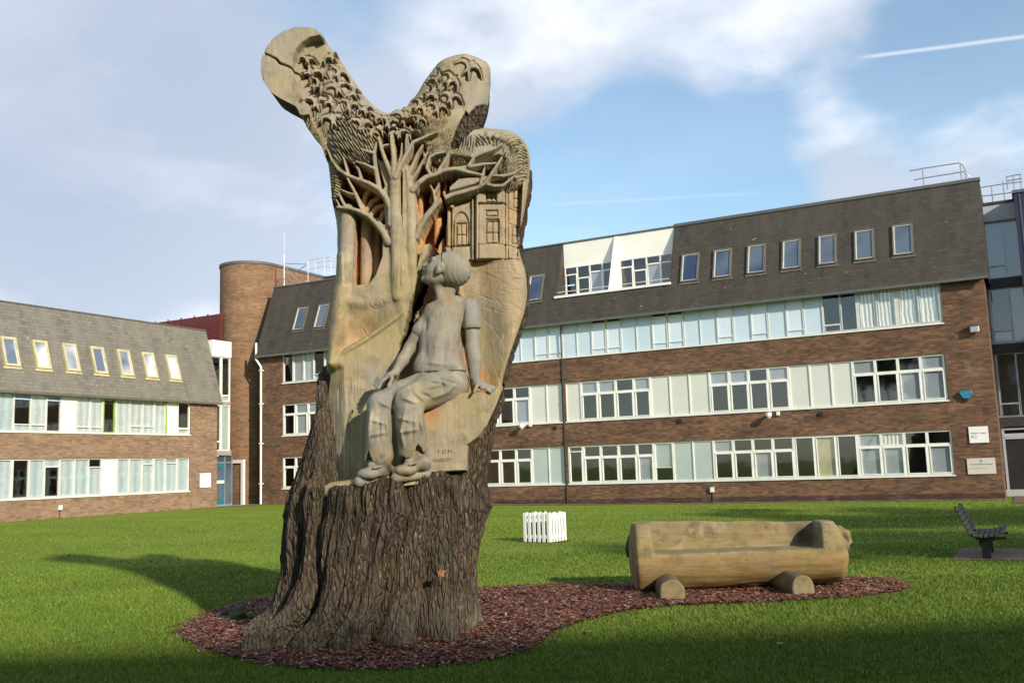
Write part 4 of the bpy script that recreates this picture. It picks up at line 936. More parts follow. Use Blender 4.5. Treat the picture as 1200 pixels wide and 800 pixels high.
def cut(pts, wid, depth, ch=0.0, org=0.0, rough=0.0):
    n = len(pts); wid = [wid]*n if np.isscalar(wid) else wid; P = [A(p[0], p[1], .2) for p in pts]; ws = [r*YR/FPX for r in wid]
    w = win_of([float(p[0]) for p in P], [float(p[1]) for p in P], max(ws)*2); X_, Z_ = GX[w], GZ[w]; k = np.zeros(X_.shape)
    jit = (fbm(X_*22, Z_*22, oct=3, seed=5)-.5)*rough
    for i in range(n-1):
        x0, z0 = P[i]; x1, z1 = P[i+1]; ex, ez = x1-x0, z1-z0; L2 = ex*ex+ez*ez+1e-9
        t = np.clip(((X_-x0)*ex+(Z_-z0)*ez)/L2, 0, 1); d = np.hypot(X_-x0-t*ex, Z_-z0-t*ez)*(1+jit*2); r = ws[i]+(ws[i+1]-ws[i])*t
        k = np.maximum(k, sm_((1.3-d/r)/.8))
    H[w] = H[w]-depth*k
    if ch: CH[w] = np.maximum(CH[w], ch*k)
    if org: OR[w] = np.maximum(OR[w], org*k)

# lobes: right lobe bulges, left lobe tapers back
level([(470, 150), (480, 125), (500, 100), (520, 78), (545, 70), (570, 82), (572, 110), (566, 140), (548, 165), (520, 175), (480, 170)], lambda x, z: .30-.10*((x-(-.45))/.4)**2, .25, 'max')
# hollows and steps of the lower half
level([(486, 352), (500, 315), (512, 300), (524, 300), (530, 340), (545, 352), (560, 470), (470, 470), (452, 470), (462, 440), (474, 400)], .02, .10)
level([(522, 306), (600, 303), (612, 330), (612, 372), (598, 420), (585, 458), (556, 460), (552, 390), (540, 350)], lambda x, z: .19-.55*np.clip(x-.02, 0, .3)**1.3*(z < 3.5) - .12*sm_((.0-x)/.35), .10)
level([(385, 424), (430, 400), (478, 366), (474, 420), (462, 440), (436, 462), (424, 480), (420, 575), (378, 575), (378, 470)], .225, .03)
w = win_of(*[[float(v) for v in q] for q in A([378, 403], [424, 575], .2)], .01)
xe = A(404, 500, .2)[0]; H[w] -= np.clip((xe-GX[w])*.9, 0, .2)*sm_((2.70-GZ[w])/.08)
# bowl under the forest
bx, bz = A(428, 396, .2); e = ((GX-bx)/.30)**2+((GZ-bz)/.26)**2; line = sm_(((GZ-(A(385, 424, .2)[1]))-(GX-A(385, 424, .2)[0])*.60)/.05)
H -= .13*np.exp(-e*1.3)*line; OR = np.maximum(OR, .50*np.exp(-e*1.5)*line)
# root foot of the trees sweeping down the left edge and to the right
stroke([(405, 300), (403, 330), (398, 356), (392, 392), (388, 425)], [9, 9.5, 10, 8, 5], [.27, .28, .29, .27, .24], k=.06)
stroke([(466, 300), (467, 330), (462, 346), (448, 352), (425, 356), (408, 352)], [10, 12, 11, 8, 7, 6], [.31, .30, .27, .24, .24, .25], k=.07)
stroke([(468, 320), (470, 345), (474, 366), (475, 392)], [10, 11, 10, 8], [.30, .28, .24, .17], k=.10)
# ------------------------------------------------ forest recesses
level([(411, 252), (420, 247), (438, 258), (449, 270), (455, 288), (455, 312), (448, 333), (440, 343), (414, 345), (411, 300)], -.26, .02)
level([(399, 252), (397, 244), (395, 215), (400, 206), (420, 205), (445, 214), (455, 240), (457, 275), (450, 268), (430, 250)], -.22, .03)
level([(402, 205), (404, 195), (420, 188), (438, 190), (447, 200), (456, 232), (450, 240), (430, 216), (412, 208)], -.18, .03)
level([(424, 172), (440, 165), (456, 160), (470, 159), (498, 158), (505, 160), (500, 172), (500, 205), (486, 210), (470, 205), (456, 205), (440, 196), (428, 190)], -.24, .025)
level([(467, 195), (477, 195), (476, 345), (470, 352), (468, 340)], -.20, .015)
level([(488, 205), (505, 203), (525, 202), (540, 205), (552, 215), (530, 235), (527, 300), (519, 306), (510, 296), (500, 300), (492, 330), (488, 345), (488, 280)], -.26, .02)
level([(497, 178), (512, 182), (530, 190), (560, 195), (585, 190), (596, 196), (592, 210), (560, 214), (540, 216), (508, 205)], .02, .03)
rngb = np.random.default_rng(4)
# back trunks
for pts, r, lv in (([(429, 255), (428, 348)], 7.5, .10), ([(440, 258), (441, 348)], 5.2, .03), ([(417, 250), (418, 346)], 3.6, -.02), ([(448, 275), (447, 344)], 3.2, -.05),
                   ([(407, 246), (405, 300), (404, 352)], [10, 9, 9], .22), ([(472, 200), (471, 345)], 2.6, -.12), ([(493, 230), (492, 330)], 4.2, .04),
                   ([(513, 240), (515, 306)], [5, 7.5], .02), ([(524, 245), (525, 305)], 2.8, .05)):
    stroke(pts, r, lv)
for k in range(30):      # thin saplings and twigs deep in the recess
    x = rngb.uniform(400, 455); y = rngb.uniform(198, 250); a = rngb.uniform(-.9, .9); L_ = rngb.uniform(14, 34)
    stroke([(x, y), (x+math.sin(a)*L_*.5, y-L_*.5), (x+math.sin(a*1.3)*L_, y-L_)], [rngb.uniform(2, 3.6), 2.2, 1.2], rngb.uniform(-.06, .06))
for k in range(26):
    x = rngb.uniform(425, 500); y = rngb.uniform(170, 215); a = rngb.uniform(-.6, .6); L_ = rngb.uniform(12, 30)
    stroke([(x, y), (x+math.sin(a)*L_*.5, y-L_*.5), (x+math.sin(a*1.3)*L_, y-L_)], [rngb.uniform(2, 3.4), 2.2, 1.2], rngb.uniform(-.06, .06))
for x in (505, 512, 519, 527, 536, 546): stroke([(x, 236-(x-505)*.35), (x+3, 222-(x-505)*.2), (x+rngb.uniform(3, 8), 206)], [3, 2.4, 1.6], .06)
for a_ in ([(429, 246), (436, 236), (444, 231)], [(434, 252), (441, 243), (450, 240)], [(444, 262), (449, 250), (452, 246)], [(424, 243), (428, 228), (434, 220)]): stroke(a_, [4.5, 4, 2.6], .10)
# ------------------------------------------------ house panel on the right
hp = lambda x, y: (x, y)
level([(524, 228), (552, 220), (612, 205), (614, 240), (610, 270), (607, 302), (524, 305)], .16, .012)
level([(524, 238), (553, 232), (553, 304), (524, 305)], .12, .008)
level([(558, 216), (592, 212), (592, 303), (558, 303)], .19, .008)
level([(561, 238), (591, 238), (591, 286), (561, 286)], .172, .006)
level([(595, 206), (613, 203), (611, 240), (607, 302), (595, 303)], lambda x, z: .15-(x-.02)*.9, .008)
def rect_groove(x0, y0, x1, y1, w_=.8, dep=.028, bars=(1, 1), org=.35):
    cut([(x0, y0), (x1, y0-.4), (x1, y1), (x0, y1), (x0, y0)], w_, dep, org=org)
    for k in range(bars[0]): x = x0+(x1-x0)*(k+1)/(bars[0]+1); cut([(x, y0), (x, y1)], w_*.8, dep*.9, org=org)
    for k in range(bars[1]): y = y0+(y1-y0)*(k+1)/(bars[1]+1); cut([(x0, y), (x1, y)], w_*.8, dep*.9, org=org)
for q in ((534.6, 259.5, 546, 286), (569.8, 258, 584.5, 284), (569.8, 223.5, 581.5, 236.5)):
    level([(q[0], q[1]), (q[2], q[1]), (q[2], q[3]), (q[0], q[3])], lambda x, z: .115 if q[0] < 550 else .145, .006, 'min'); rect_groove(*q)
rect_groove(569.8, 246, 583, 252, bars=(0, 0))
cut([(531, 286), (531, 262), (532, 254), (536, 248), (540, 246), (544, 248), (547.5, 254), (548.5, 262), (548.5, 286)], .9, .03, org=.3)
cut([(525, 287), (550, 284.5)], 1.1, .035, org=.4); cut([(561, 286), (593, 286)], 1.0, .03, org=.3); cut([(561, 237.8), (592, 237.4)], 1.0, .03, org=.3)
cut([(555.8, 222), (555.8, 304)], 1.3, .05, org=.5); cut([(560.6, 238), (560.6, 303)], .8, .02); cut([(591.5, 215), (591.5, 303)], 1.1, .035, org=.4); cut([(595.5, 207), (595.5, 303)], .9, .03, org=.3)
cut([(528, 238), (528, 303)], 1.2, .04, org=.5); cut([(524, 304.5), (560, 303.5), (609, 303)], 1.0, .03, org=.3); cut([(527, 239), (553, 232)], .9, .03, org=.4)
rect_groove(602, 218, 608.5, 240, bars=(0, 1)); cut([(597, 243), (611, 245)], .8, .02, org=.2); cut([(597, 261), (609, 262.5)], .8, .02, org=.2); rect_groove(600, 264, 606, 283, bars=(0, 1)); cut([(597, 287), (608, 288)], .8, .02, org=.2)
stroke([(529, 241), (529.5, 241.5)], 3, .17)
# ------------------------------------------------ leafy masses with strand-like chisel strokes
def foliage(pts, lv, ang, amp=.042, per=.027, length=.13, dome=.05, seed=0, curve=0.0):
    X_, Z_ = A([p[0] for p in pts], [p[1] for p in pts], lv); w = win_of(X_, Z_, .03); sd = poly_sd(X_, Z_, GX[w], GZ[w]); k = sm_(sd/.02+.5)
    xx, zz = GX[w], GZ[w]; cx, cz = X_.mean(), Z_.mean(); a = ang + curve*((xx-cx))*3 + 1.1*(fbm(xx*2.2, zz*2.2, oct=2, seed=seed+20)-.5)
    u_ = (xx-cx)*np.cos(a)+(zz-cz)*np.sin(a); v_ = -(xx-cx)*np.sin(a)+(zz-cz)*np.cos(a)
    u_ = u_+.03*(fbm(xx*9, zz*9, oct=2, seed=seed)-.5); v_ = v_+.022*(fbm(xx*7, zz*7, oct=2, seed=seed+3)-.5)
    r_ = np.floor(v_/per); fu = (u_/length+.5*np.mod(r_, 2)+hash3(r_, r_*0, r_*0, seed)*.4) % 1; fv = (v_/per) % 1
    lens = np.sqrt(np.clip(1-np.abs(fu*2-1)**1.6, 0, 1))*.98+.02; pat = np.clip(1-np.abs(fv*2-1)/lens, 0, 1)**.8*(.6+.7*fu)*(.7+.6*fbm(xx*12, zz*12, oct=2, seed=seed+7))
    base = np.maximum(H[w], lv + dome*(sm_(sd/.10)-1))
    H[w] = H[w]*(1-k)+(base + amp*(pat-.35))*k; OR[w] = OR[w]*(1-k*.9); GR[w] = np.maximum(GR[w], k*.1)
foliage([(354, 128), (362, 122), (370, 132), (378, 150), (384, 175), (382, 186), (372, 168), (358, 148)], .24, R(70), seed=1)
foliage([(384, 148), (396, 132), (410, 134), (432, 145), (445, 158), (443, 178), (432, 190), (418, 190), (404, 184), (390, 196), (386, 182)], .28, R(-52), amp=.052, seed=2, dome=.06)
foliage([(384, 185), (392, 188), (404, 196), (400, 214), (394, 230), (392, 244), (388, 228), (385, 205)], .22, R(-40), seed=3)
foliage([(395, 120), (412, 112), (418, 130), (440, 138), (430, 150), (405, 140)], .27, R(-60), seed=12, amp=.035)
foliage([(484, 132), (495, 118), (512, 118), (526, 130), (524, 146), (510, 158), (494, 160), (484, 152)], .28, R(60), seed=4)
foliage([(496, 166), (510, 156), (528, 152), (531, 170), (524, 186), (512, 190), (502, 184)], .27, R(55), seed=5)
foliage([(530, 172), (545, 163), (556, 158), (556, 178), (546, 192), (530, 190)], .22, R(60), seed=6)
foliage([(556, 172), (556, 158), (566, 151), (582, 151), (598, 153.5), (610, 160), (618, 172), (620, 188), (619, 202), (610, 214), (596, 222), (586, 214), (584, 196), (590, 176), (575, 168)], .26, R(50), amp=.042, dome=.09, seed=7, curve=-.9)
foliage([(502, 190), (512, 192), (514, 206), (506, 208)], .18, R(80), seed=8)
# ------------------------------------------------ main trunks and limbs
TR = .33
stroke([(466, 345), (465, 300), (463, 262), (462, 232), (462, 205)], [9.5, 8, 7.2, 6.6, 6.2], [.31, .32, TR, TR, TR])
stroke([(461, 210), (455, 196), (450, 184), (446, 172), (443, 160)], [4.4, 3.6, 3.2, 2.6, 1.8], TR); stroke([(461, 205), (461, 184), (459, 168), (458, 154)], [4.6, 3.8, 3, 2], TR+.01)
stroke([(463, 207), (468, 194), (476, 180), (484, 166), (498, 160), (512, 154)], [4.4, 3.8, 3.2, 2.8, 2.2, 1.4], TR+.02); stroke([(476, 181), (476, 168), (476, 155)], [3, 2.4, 1.8], TR); stroke([(466, 196), (470, 182), (471, 168)], [3, 2.4, 1.4], TR-.03)
stroke([(457, 262), (457, 243), (452, 231), (444, 221), (432, 214), (420, 210), (407, 205), (396, 198), (388, 186), (383, 174)], [4.8, 4.6, 4.2, 3.8, 3.2, 2.9, 2.6, 2.4, 2, 1.4], [.31]*5+[.30, .29, .28, .26, .24])
stroke([(444, 221), (441, 205), (439, 192), (438, 178), (441, 168), (445, 160)], [3.4, 3.2, 3, 2.8, 2.4, 1.6], .30); stroke([(438, 197), (427, 192), (417, 189)], [2.6, 2.2, 1.6], .31); stroke([(438, 179), (430, 177), (423, 174)], [2.4, 2, 1.4], .31)
stroke([(446, 174), (450, 170), (458, 169)], [2.2, 1.8, 1.4], .31)
stroke([(455, 283), (449, 272), (441, 262), (431, 252), (421, 247), (409, 243.5), (395, 242.5)], [5.2, 4.4, 3.8, 3.5, 3.1, 2.8, 2.2], [.30, .30, .29, .29, .29, .28, .25])
stroke([(425, 248), (420, 236), (414, 222), (407, 209)], [3, 2.7, 2.4, 1.8], .29); stroke([(417, 228), (408, 226), (399, 222)], [2.2, 2, 1.4], .28); stroke([(405, 243), (400, 234), (397, 226)], [2.6, 2.2, 1.6], .27); stroke([(398, 242), (394, 234)], [2, 1.4], .25)
stroke([(423, 211), (420, 198), (414, 190)], [2.4, 2, 1.4], .27); stroke([(408, 205), (405, 195), (402, 184)], [2, 1.8, 1.2], .27)
stroke([(479, 366), (481.5, 330), (481.5, 280), (481.5, 245), (480, 220), (477, 200)], [7.5, 7, 6.8, 6.4, 5.6, 4.6], [.25, .26, .27, .27, .27, .27])
stroke([(478, 204), (484, 192), (489, 180), (495, 170)], [4, 3.2, 2.6, 1.6], .27); stroke([(480, 214), (489, 200), (497, 186), (503, 172)], [3, 2.6, 2.2, 1.4], .24)
stroke([(483, 222), (490, 214), (499, 207), (508, 204.5), (520, 199), (533, 197), (548, 201), (566, 205)], [4.6, 4.2, 3.8, 3.4, 3.4, 3.2, 3, 2], [.29, .30, .32, .33, .33, .32, .31, .28])
stroke([(505, 205), (500, 196), (503, 184), (510, 180), (522, 178)], [3, 2.8, 2.4, 2, 1.4], .32)
stroke([(536, 197), (550, 195), (566, 192), (581, 191)], [3, 3, 2.6, 1.8], .31); stroke([(512, 203), (520, 190), (527, 177)], [3, 2.6, 1.6], .32)
stroke([(549, 194), (556, 183), (568, 178), (580, 174), (588, 169)], [2.6, 2.4, 2.2, 1.9, 1.4], .33)
stroke([(487, 277), (492, 264), (500, 252), (510, 240), (519, 232), (530, 227.5), (545, 223.5), (560, 219), (569, 214), (576, 203), (584, 191), (588, 184)], [4.2, 4.4, 4.4, 4.2, 4, 3.6, 3.4, 3.1, 2.9, 2.6, 2.2, 1.6], [.26, .28, .30, .31, .31, .31, .31, .31, .32, .33, .33, .32])
stroke([(568, 215), (580, 217.5), (589, 217), (597, 211), (603, 206)], [2.6, 2.4, 2.4, 2, 1.5], .30); stroke([(575, 205), (590, 206), (602, 203), (612, 196)], [2.2, 2.2, 2, 1.4], .30); stroke([(563, 216), (566, 202), (569, 193)], [2.4, 2, 1.4], .28)
stroke([(505, 247), (510, 236), (508, 224), (501, 212)], [2.8, 2.4, 2, 1.4], .20); stroke([(509, 226), (514, 216), (514, 208)], [2.2, 1.8, 1.2], .18)
OR = np.maximum(OR, sm_((.165-H)/.2)*(SD > .05)*(GZ > 3.3)*(np.abs(GX-A(450, 300)[0]) < 1.2)*(GX < A(528, 200)[0]))
# ------------------------------------------------ moon disc on the left lobe
CXp, CYp = 353, 82.5
disc = [(CXp+45*math.cos(t)*1.0-2*math.sin(t), CYp+49*math.sin(t)) for t in np.linspace(0, 2*math.pi, 48, endpoint=False)]
X_, Z_ = A([p[0] for p in OUT_PX[20:38]], [p[1] for p in OUT_PX[20:38]], .05)
w, sd_ = level([(354, 136), (340, 129), (324, 120), (316, 110), (309, 98), (305, 84), (305, 70), (311, 56), (320, 44), (332, 36), (346, 31), (360, 31), (370, 33), (379, 41), (377, 48), (366, 50), (356, 56), (349, 64), (345, 76), (344, 88), (348, 104), (355, 116), (364, 127), (362, 134)], .285, .012)
w2, sd2 = level([(377, 48), (366, 50), (357, 56), (350, 64), (346, 76), (345, 88), (349, 104), (356, 116), (364, 126), (374, 122), (376, 100), (386, 84), (390, 66), (384, 56)], .16, .015)
GR[w] *= 0
H[w] += .016*(fbm(GX[w]*3, GZ[w]*3, oct=3, seed=31)-.5)*(sd_ > 0)
cut([(309.5, 66), (318, 69), (326, 73), (330, 78), (338, 81), (345, 84), (356, 88), (365, 92)], [1.0, 1, 1.1, 1.3, 1.1, 1, .9, .7], .11, ch=.95, rough=.3)
# ------------------------------------------------ birds and ivy leaves in flight
BIRD = np.array([(0, .42), (.09, .18), (.30, .30), (.60, .16), (1.0, -.34), (.62, -.04), (.30, -.02), (.13, -.22), (.26, -.80), (.03, -.46), (-.18, -.74), (-.10, -.22), (-.30, .0), (-.62, .02), (-.96, -.30), (-.62, .22), (-.32, .30), (-.09, .18)])
def bird(px, py, size, rot, lv, seed=0, thick=.045):
    r = np.random.default_rng(seed+100); c, s_ = math.cos(R(rot)), math.sin(R(rot)); P = BIRD*(1+.18*(r.random(BIRD.shape)-.5)); P = P*size*1.35
    q = [(px+x*c+y*s_, py-(-x*s_+y*c)) for x, y in P]; X_, Z_ = A([p[0] for p in q], [p[1] for p in q], lv); w = win_of(X_, Z_, .05)
    sd = poly_sd(X_, Z_, GX[w], GZ[w]); h = H[w]
    gr = sm_(1-np.abs(sd+.010)/.016)*(sd < 0); h = h-.030*gr                        # undercut round the shape
    HBw = np.maximum(HB[w], .19); base = float(np.median(HBw[sd > 0])) if (sd > 0).any() else lv
    cx_, cz_ = X_.mean(), Z_.mean(); ta = r.uniform(-2.2, -.9); dn = ((GX[w]-cx_)*math.cos(ta)+(GZ[w]-cz_)*math.sin(ta))/(size*YR/FPX)
    lr = -((GX[w]-cx_)*c+(GZ[w]-cz_)*s_)/(size*YR/FPX)
    plate_ = .5*base+.5*HBw+.026+.030*np.clip(dn, -1, 1)+.016*np.abs(lr)*r.uniform(-.5, 1)-.006*np.exp(-(lr/.08)**2); k = sm_(sd/.0045+.5)
    H[w] = h*(1-k)+np.maximum(h*.0+plate_, h*.4+plate_*.6)*k
    OR[w] = np.maximum(OR[w]*(1-k), gr*.2)
HB = H.copy()
for _ in range(6): HB[1:-1, 1:-1] = (HB[1:-1, 1:-1]*2+HB[:-2, 1:-1]+HB[2:, 1:-1]+HB[1:-1, :-2]+HB[1:-1, 2:])/6
birds = [(360, 69, 8, 5, .2), (362, 85, 9, 75, .2), (387, 66, 9, -35, .2), (378, 84, 12, -15, .2), (373, 100, 10, 60, .2), (398, 84, 11, 25, .2), (395, 103, 13, -15, .2), (413, 110, 9, -50, .2), (411, 124, 12, 20, .2), (371, 119, 13, 5, .2), (388, 122, 9, 70, .2), (391, 141, 13, -8, .2), (425, 146, 13, 5, .2), (427, 130, 9, -30, .2), (446, 150, 12, -25, .2), (442, 138, 8, 30, .2),
         (551, 82, 14, 25, .2), (530, 98, 12, 50, .2), (529, 117, 12, 15, .2), (512, 96, 9, 110, .2), (508, 112, 12, 75, .2), (514, 128, 12, 20, .2), (493, 126, 11, 60, .2), (474, 137, 13, 20, .2), (480, 153, 13, 10, .2), (462, 147, 9, -40, .2), (492, 142, 9, 30, .2), (455, 141, 12, 12, .2), (466, 156, 11, -15, .2), (437, 156, 9, 25, .2)]
for i, bq in enumerate(birds): bird(*bq, seed=i)
# bark pocket between the right lobe and the dome, deep charred crack, smaller cracks
BK = np.zeros_like(H)
X_, Z_ = A([574, 570, 566, 556, 545, 536, 530, 528, 536, 546, 549, 558, 568], [120, 138, 147, 153, 165, 176, 178, 172, 152, 134, 138, 128, 122], .2); w = win_of(X_, Z_, .02)
sdk = poly_sd(X_, Z_, GX[w], GZ[w]); k = sm_(sdk/.01+.5)
H[w] = H[w]*(1-k)+(H[w]-.03+.07*(fbm(GX[w]*26+GZ[w]*14, GZ[w]*12-GX[w]*10, oct=3, seed=40)-.4))*k; BK[w] = k
cut([(516, 222), (521, 240), (520, 256), (515, 270), (509, 283), (505, 296), (502, 310), (497, 325), (493, 338), (488, 350), (484, 361), (480, 376), (477, 392), (472, 408), (471, 422), (466, 434)], [1.2, 1.6, 2.4, 3.2, 3.4, 3.0, 3.0, 3.6, 3.8, 4.2, 3.4, 3.2, 3.4, 3.2, 2.2, 1.0], .30, ch=1.0, rough=.35)
CH[(CH < .5)] *= .6
cut([(424, 384), (428, 391), (433, 396)], .6, .01)
cut([(442+8.5*math.cos(t), 357+6*math.sin(t)) for t in np.linspace(0, 6.29, 24)], .7, .005); cut([(442+4.5*math.cos(t), 357+3*math.sin(t)) for t in np.linspace(0, 6.29, 16)], .5, .003); cut([(407, 500), (408, 493), (410, 487), (413, 482)], 1.2, .03, ch=.4)
cut([(382, 236), (395, 300), (396, 360)], .5, .004)
for k in range(90):       # chainsaw facets sweeping over the backdrop
    x = rngb.uniform(540, 612); y = rngb.uniform(308, 450); L_ = rngb.uniform(14, 40); a = R(rngb.normal(24 if y < 380 else 75, 14)); cut([(x, y), (x+L_*math.cos(a)*.5, y+L_*.5*math.sin(a)), (x+L_*math.cos(a), y+L_*math.sin(a))], rngb.uniform(.35, .6), rngb.uniform(.0015, .004))
for k in range(40):
    x = rngb.uniform(384, 425); y = rngb.uniform(430, 560); L_ = rngb.uniform(14, 46); cut([(x, y), (x+rngb.uniform(-2, 2), y+L_)], rngb.uniform(.5, .9), rngb.uniform(.003, .007))
# seat block in front
level([(478, 476), (508, 462), (540, 459), (575, 457), (592, 455), (583, 480), (572, 498), (562, 512), (548, 522), (547, 552), (478, 556)], .52, .03)
w = win_of(*[[float(v) for v in q] for q in A([480, 590], [460, 600], .5)], .02); H[w] -= .25*np.clip((GZ[w]-2.0), 0, 1)*.0
H = np.where(GZ < 1.52, np.minimum(H, .15), H)
H += .008*(fbm(GX*16, GZ*7, oct=3, seed=50)-.5)
H = np.maximum(H, -.36)
# pigment: sheltered wood stays orange, open upper faces weather green-grey
OR = np.clip(OR, 0, 1)*np.where(GZ > 3.0, 1, .7)
for px, py, rr_, am in ((540, 340, .12, .4), (560, 445, .16, .8), (575, 330, .2, .25), (548, 420, .10, .9), (600, 360, .12, .2), (505, 485, .12, .8), (597, 250, .15, .3), (585, 320, .2, .2), (500, 500, .06, .5)):
    x, z = A(px, py, .2); OR = np.maximum(OR, am*np.exp(-(((GX-x)/rr_)**2+((GZ-z)/rr_)**2)))
GR = np.maximum(GR, sm_((fbm(GX*1.5, GZ*1.5, oct=3, seed=60)-.52)/.1)*.6*(GZ < 3.0)); GR = np.maximum(GR, .5*np.exp(-(((GX-A(455, 380)[0])/.25)**2+((GZ-A(455, 395)[1])/.2)**2)))

IN = SD > 0
cell = IN[:-1, :-1] & IN[1:, :-1] & IN[1:, 1:] & IN[:-1, 1:]
vid = -np.ones(IN.shape, int); used = np.zeros_like(IN)
for a_, c_ in ((0, 0), (1, 0), (1, 1), (0, 1)): used[a_:a_+cell.shape[0], c_:c_+cell.shape[1]] |= cell
vid[used] = np.arange(used.sum()); vx, vz, vh = GX[used].copy(), GZ[used].copy(), H[used].copy()
cnt = np.zeros(IN.shape, int)
for a_, c_ in ((0, 0), (1, 0), (1, 1), (0, 1)): cnt[a_:a_+cell.shape[0], c_:c_+cell.shape[1]] += cell
bd = (cnt < 4)[used]
def snap(x, z):
    bx_ = x.copy(); bz_ = z.copy(); bd2 = np.full(x.shape, 1e9); n = len(OX)
    for i in range(n):
        x0, z0, x1, z1 = OX[i], OZ[i], OX[(i+1) % n], OZ[(i+1) % n]; ex, ez = x1-x0, z1-z0
        t = np.clip(((x-x0)*ex+(z-z0)*ez)/(ex*ex+ez*ez+1e-12), 0, 1); qx, qz = x0+t*ex, z0+t*ez; d = (x-qx)**2+(z-qz)**2; k = d < bd2; bx_[k] = qx[k]; bz_[k] = qz[k]; bd2[k] = d[k]
    return bx_, bz_
sx_, sz_ = snap(vx[bd], vz[bd]); vx[bd] = sx_; vz[bd] = sz_
ci, cj = np.nonzero(cell)
Q = np.stack([vid[ci, cj], vid[ci+1, cj], vid[ci+1, cj+1], vid[ci, cj+1]], -1)
Vf = np.stack([vx, YR-vh, vz], -1)
M['bark_patch'] = M['bark']
face = np_mesh('carved_face', Vf, Q, [M['wood'], M['bark']], tree, True, {'tint': np.stack([OR[used], GR[used], CH[used]], -1)})
bkq = (BK[ci, cj] > .5).astype(np.int32); face.data.polygons.foreach_set('material_index', bkq)
# bark back of the block, sharing the rim; coarser grid is enough
T_ = np.clip(SD, 0, .62); th = .10+.70*np.sqrt(np.clip(1-(1-T_/.62)**2, 0, 1))
th = th*np.where(GZ > 4.6, .8, 1)+.06*(fbm(GX*12, GZ*3, oct=3, seed=70)-.5)
vb = th[used]; Yb = YR+vb; Yb[bd] = (YR-vh)[bd]
Vb = np.stack([vx, Yb, vz], -1)
back = np_mesh('bark_back', Vb, Q[:, ::-1], M['bark'], tree, True)
# ragged bark lip along the right edge, standing just outside the carved wood
ex = [(p, q) for p, q in zip(OX, OZ) if True]
i0 = OUT_PX.index((621, 197)); i1 = OUT_PX.index((588, 450)); path = []
for i in range(i0, i1):
    for t in np.linspace(0, 1, 8, endpoint=False): path.append((OXr[i]+(OXr[i+1]-OXr[i])*t, OZr[i]+(OZr[i+1]-OZr[i])*t))
path = np.array(path); tg = np.gradient(path, axis=0); tg /= np.linalg.norm(tg, axis=1)[:, None]+1e-9; nr = np.stack([-tg[:, 1], tg[:, 0]], -1)
if nr[:, 0].mean() < 0: nr = -nr
s_arr = np.arange(len(path)); thk = .012+.030*fbm(s_arr*.35, s_arr*0, oct=3, seed=81)
prof = [(0.0, -.05), (.9, -.01), (1.15, .10), (1.0, .30), (-.6, .42)]
V_ = []
for k, (a, y) in enumerate(prof):
    j_ = .02*(fbm(s_arr*.5, s_arr*0+k*5, oct=2, seed=82)-.5)
    V_.append(np.stack([path[:, 0]+nr[:, 0]*(thk*a+j_*(k > 0)), np.full(len(path), YR+y+.05), path[:, 1]+nr[:, 1]*(thk*a+j_*(k > 0))], -1))
V_ = np.array(V_); n1, n2 = V_.shape[:2]; idx = np.arange(n1*n2).reshape(n1, n2)
np_mesh('bark_rim', V_.reshape(-1, 3), np.stack([idx[:-1, :-1], idx[:-1, 1:], idx[1:, 1:], idx[1:, :-1]], -1).reshape(-1, 4), M['bark'], tree, False)

# ------------------------------------------------ stump
def atz(px, py, Y=9.9): p = at_depth(px, py, Y); return float(p[0]), float(p[2])
Lp = [atz(*p) for p in ((385, 420), (378, 440), (376, 480), (366, 520), (352, 560), (341, 585), (337, 613), (336, 669), (326, 697), (314, 712), (296, 726), (284, 737))]
Rp = [atz(*p) for p in ((593, 452), (585, 480), (579, 494), (574, 520), (570, 545), (567, 568), (576, 592), (568, 610), (558, 641), (554, 690), (553, 720), (556, 745))]
lz = np.array([p[1] for p in Lp])[::-1]; lx = np.array([p[0] for p in Lp])[::-1]; rz = np.array([p[1] for p in Rp])[::-1]; rx = np.array([p[0] for p in Rp])[::-1]
NP, NZ = 1100, 430
phi = np.linspace(-math.pi, math.pi, NP, endpoint=False); vv = np.linspace(0, 1, NZ)
zt_k = np.array([(-180, 2.72), (-172, 2.68), (-163, 2.42), (-156, 2.12), (-148, 1.85), (-139, 1.62), (-135, 1.50), (-120, 1.50), (-90, 1.56), (-60, 1.62), (-42, 1.67), (-38, 1.73), (-35, 1.93), (-30, 1.97), (-20, 2.08), (-10, 2.22), (-3, 2.34), (20, 2.5), (90, 2.75), (140, 2.75), (180, 2.72)], float)
ztop = np.interp(np.degrees(phi), zt_k[:, 0], zt_k[:, 1]); ztop = ztop + .05*(fbm(np.cos(phi)*9, np.sin(phi)*9, oct=3, seed=90)-.5)*(1+1.5*(ztop > 1.7))
PHI, VV = np.meshgrid(phi, vv, indexing='ij'); ZZ = VV*ztop[:, None] - .04
XL, XR = np.interp(ZZ, lz, lx), np.interp(ZZ, rz, rx); XC, RX = (XL+XR)/2, (XR-XL)/2
RY = .93 + .0*ZZ
RY = np.where(np.sin(PHI) > 0, .80, RY)
dphi = lambda a: (np.degrees(PHI)-a+180) % 360-180
low = np.exp(-(np.clip(ZZ, 0, 9)/.34)**1.5); midz = sm_(ZZ/.3)*sm_((1.75-ZZ)/.4)
f_ = np.ones_like(ZZ)
for a, wd, am in ((-130, 8, .24), (-108, 8, .10), (-88, 7, .16), (-63, 7, .18), (-41, 7, .20), (-155, 7, .06), (175, 14, .0), (20, 14, .12), (70, 16, .14), (120, 16, .14)): f_ += am*np.exp(-(dphi(a)/wd)**2)*low
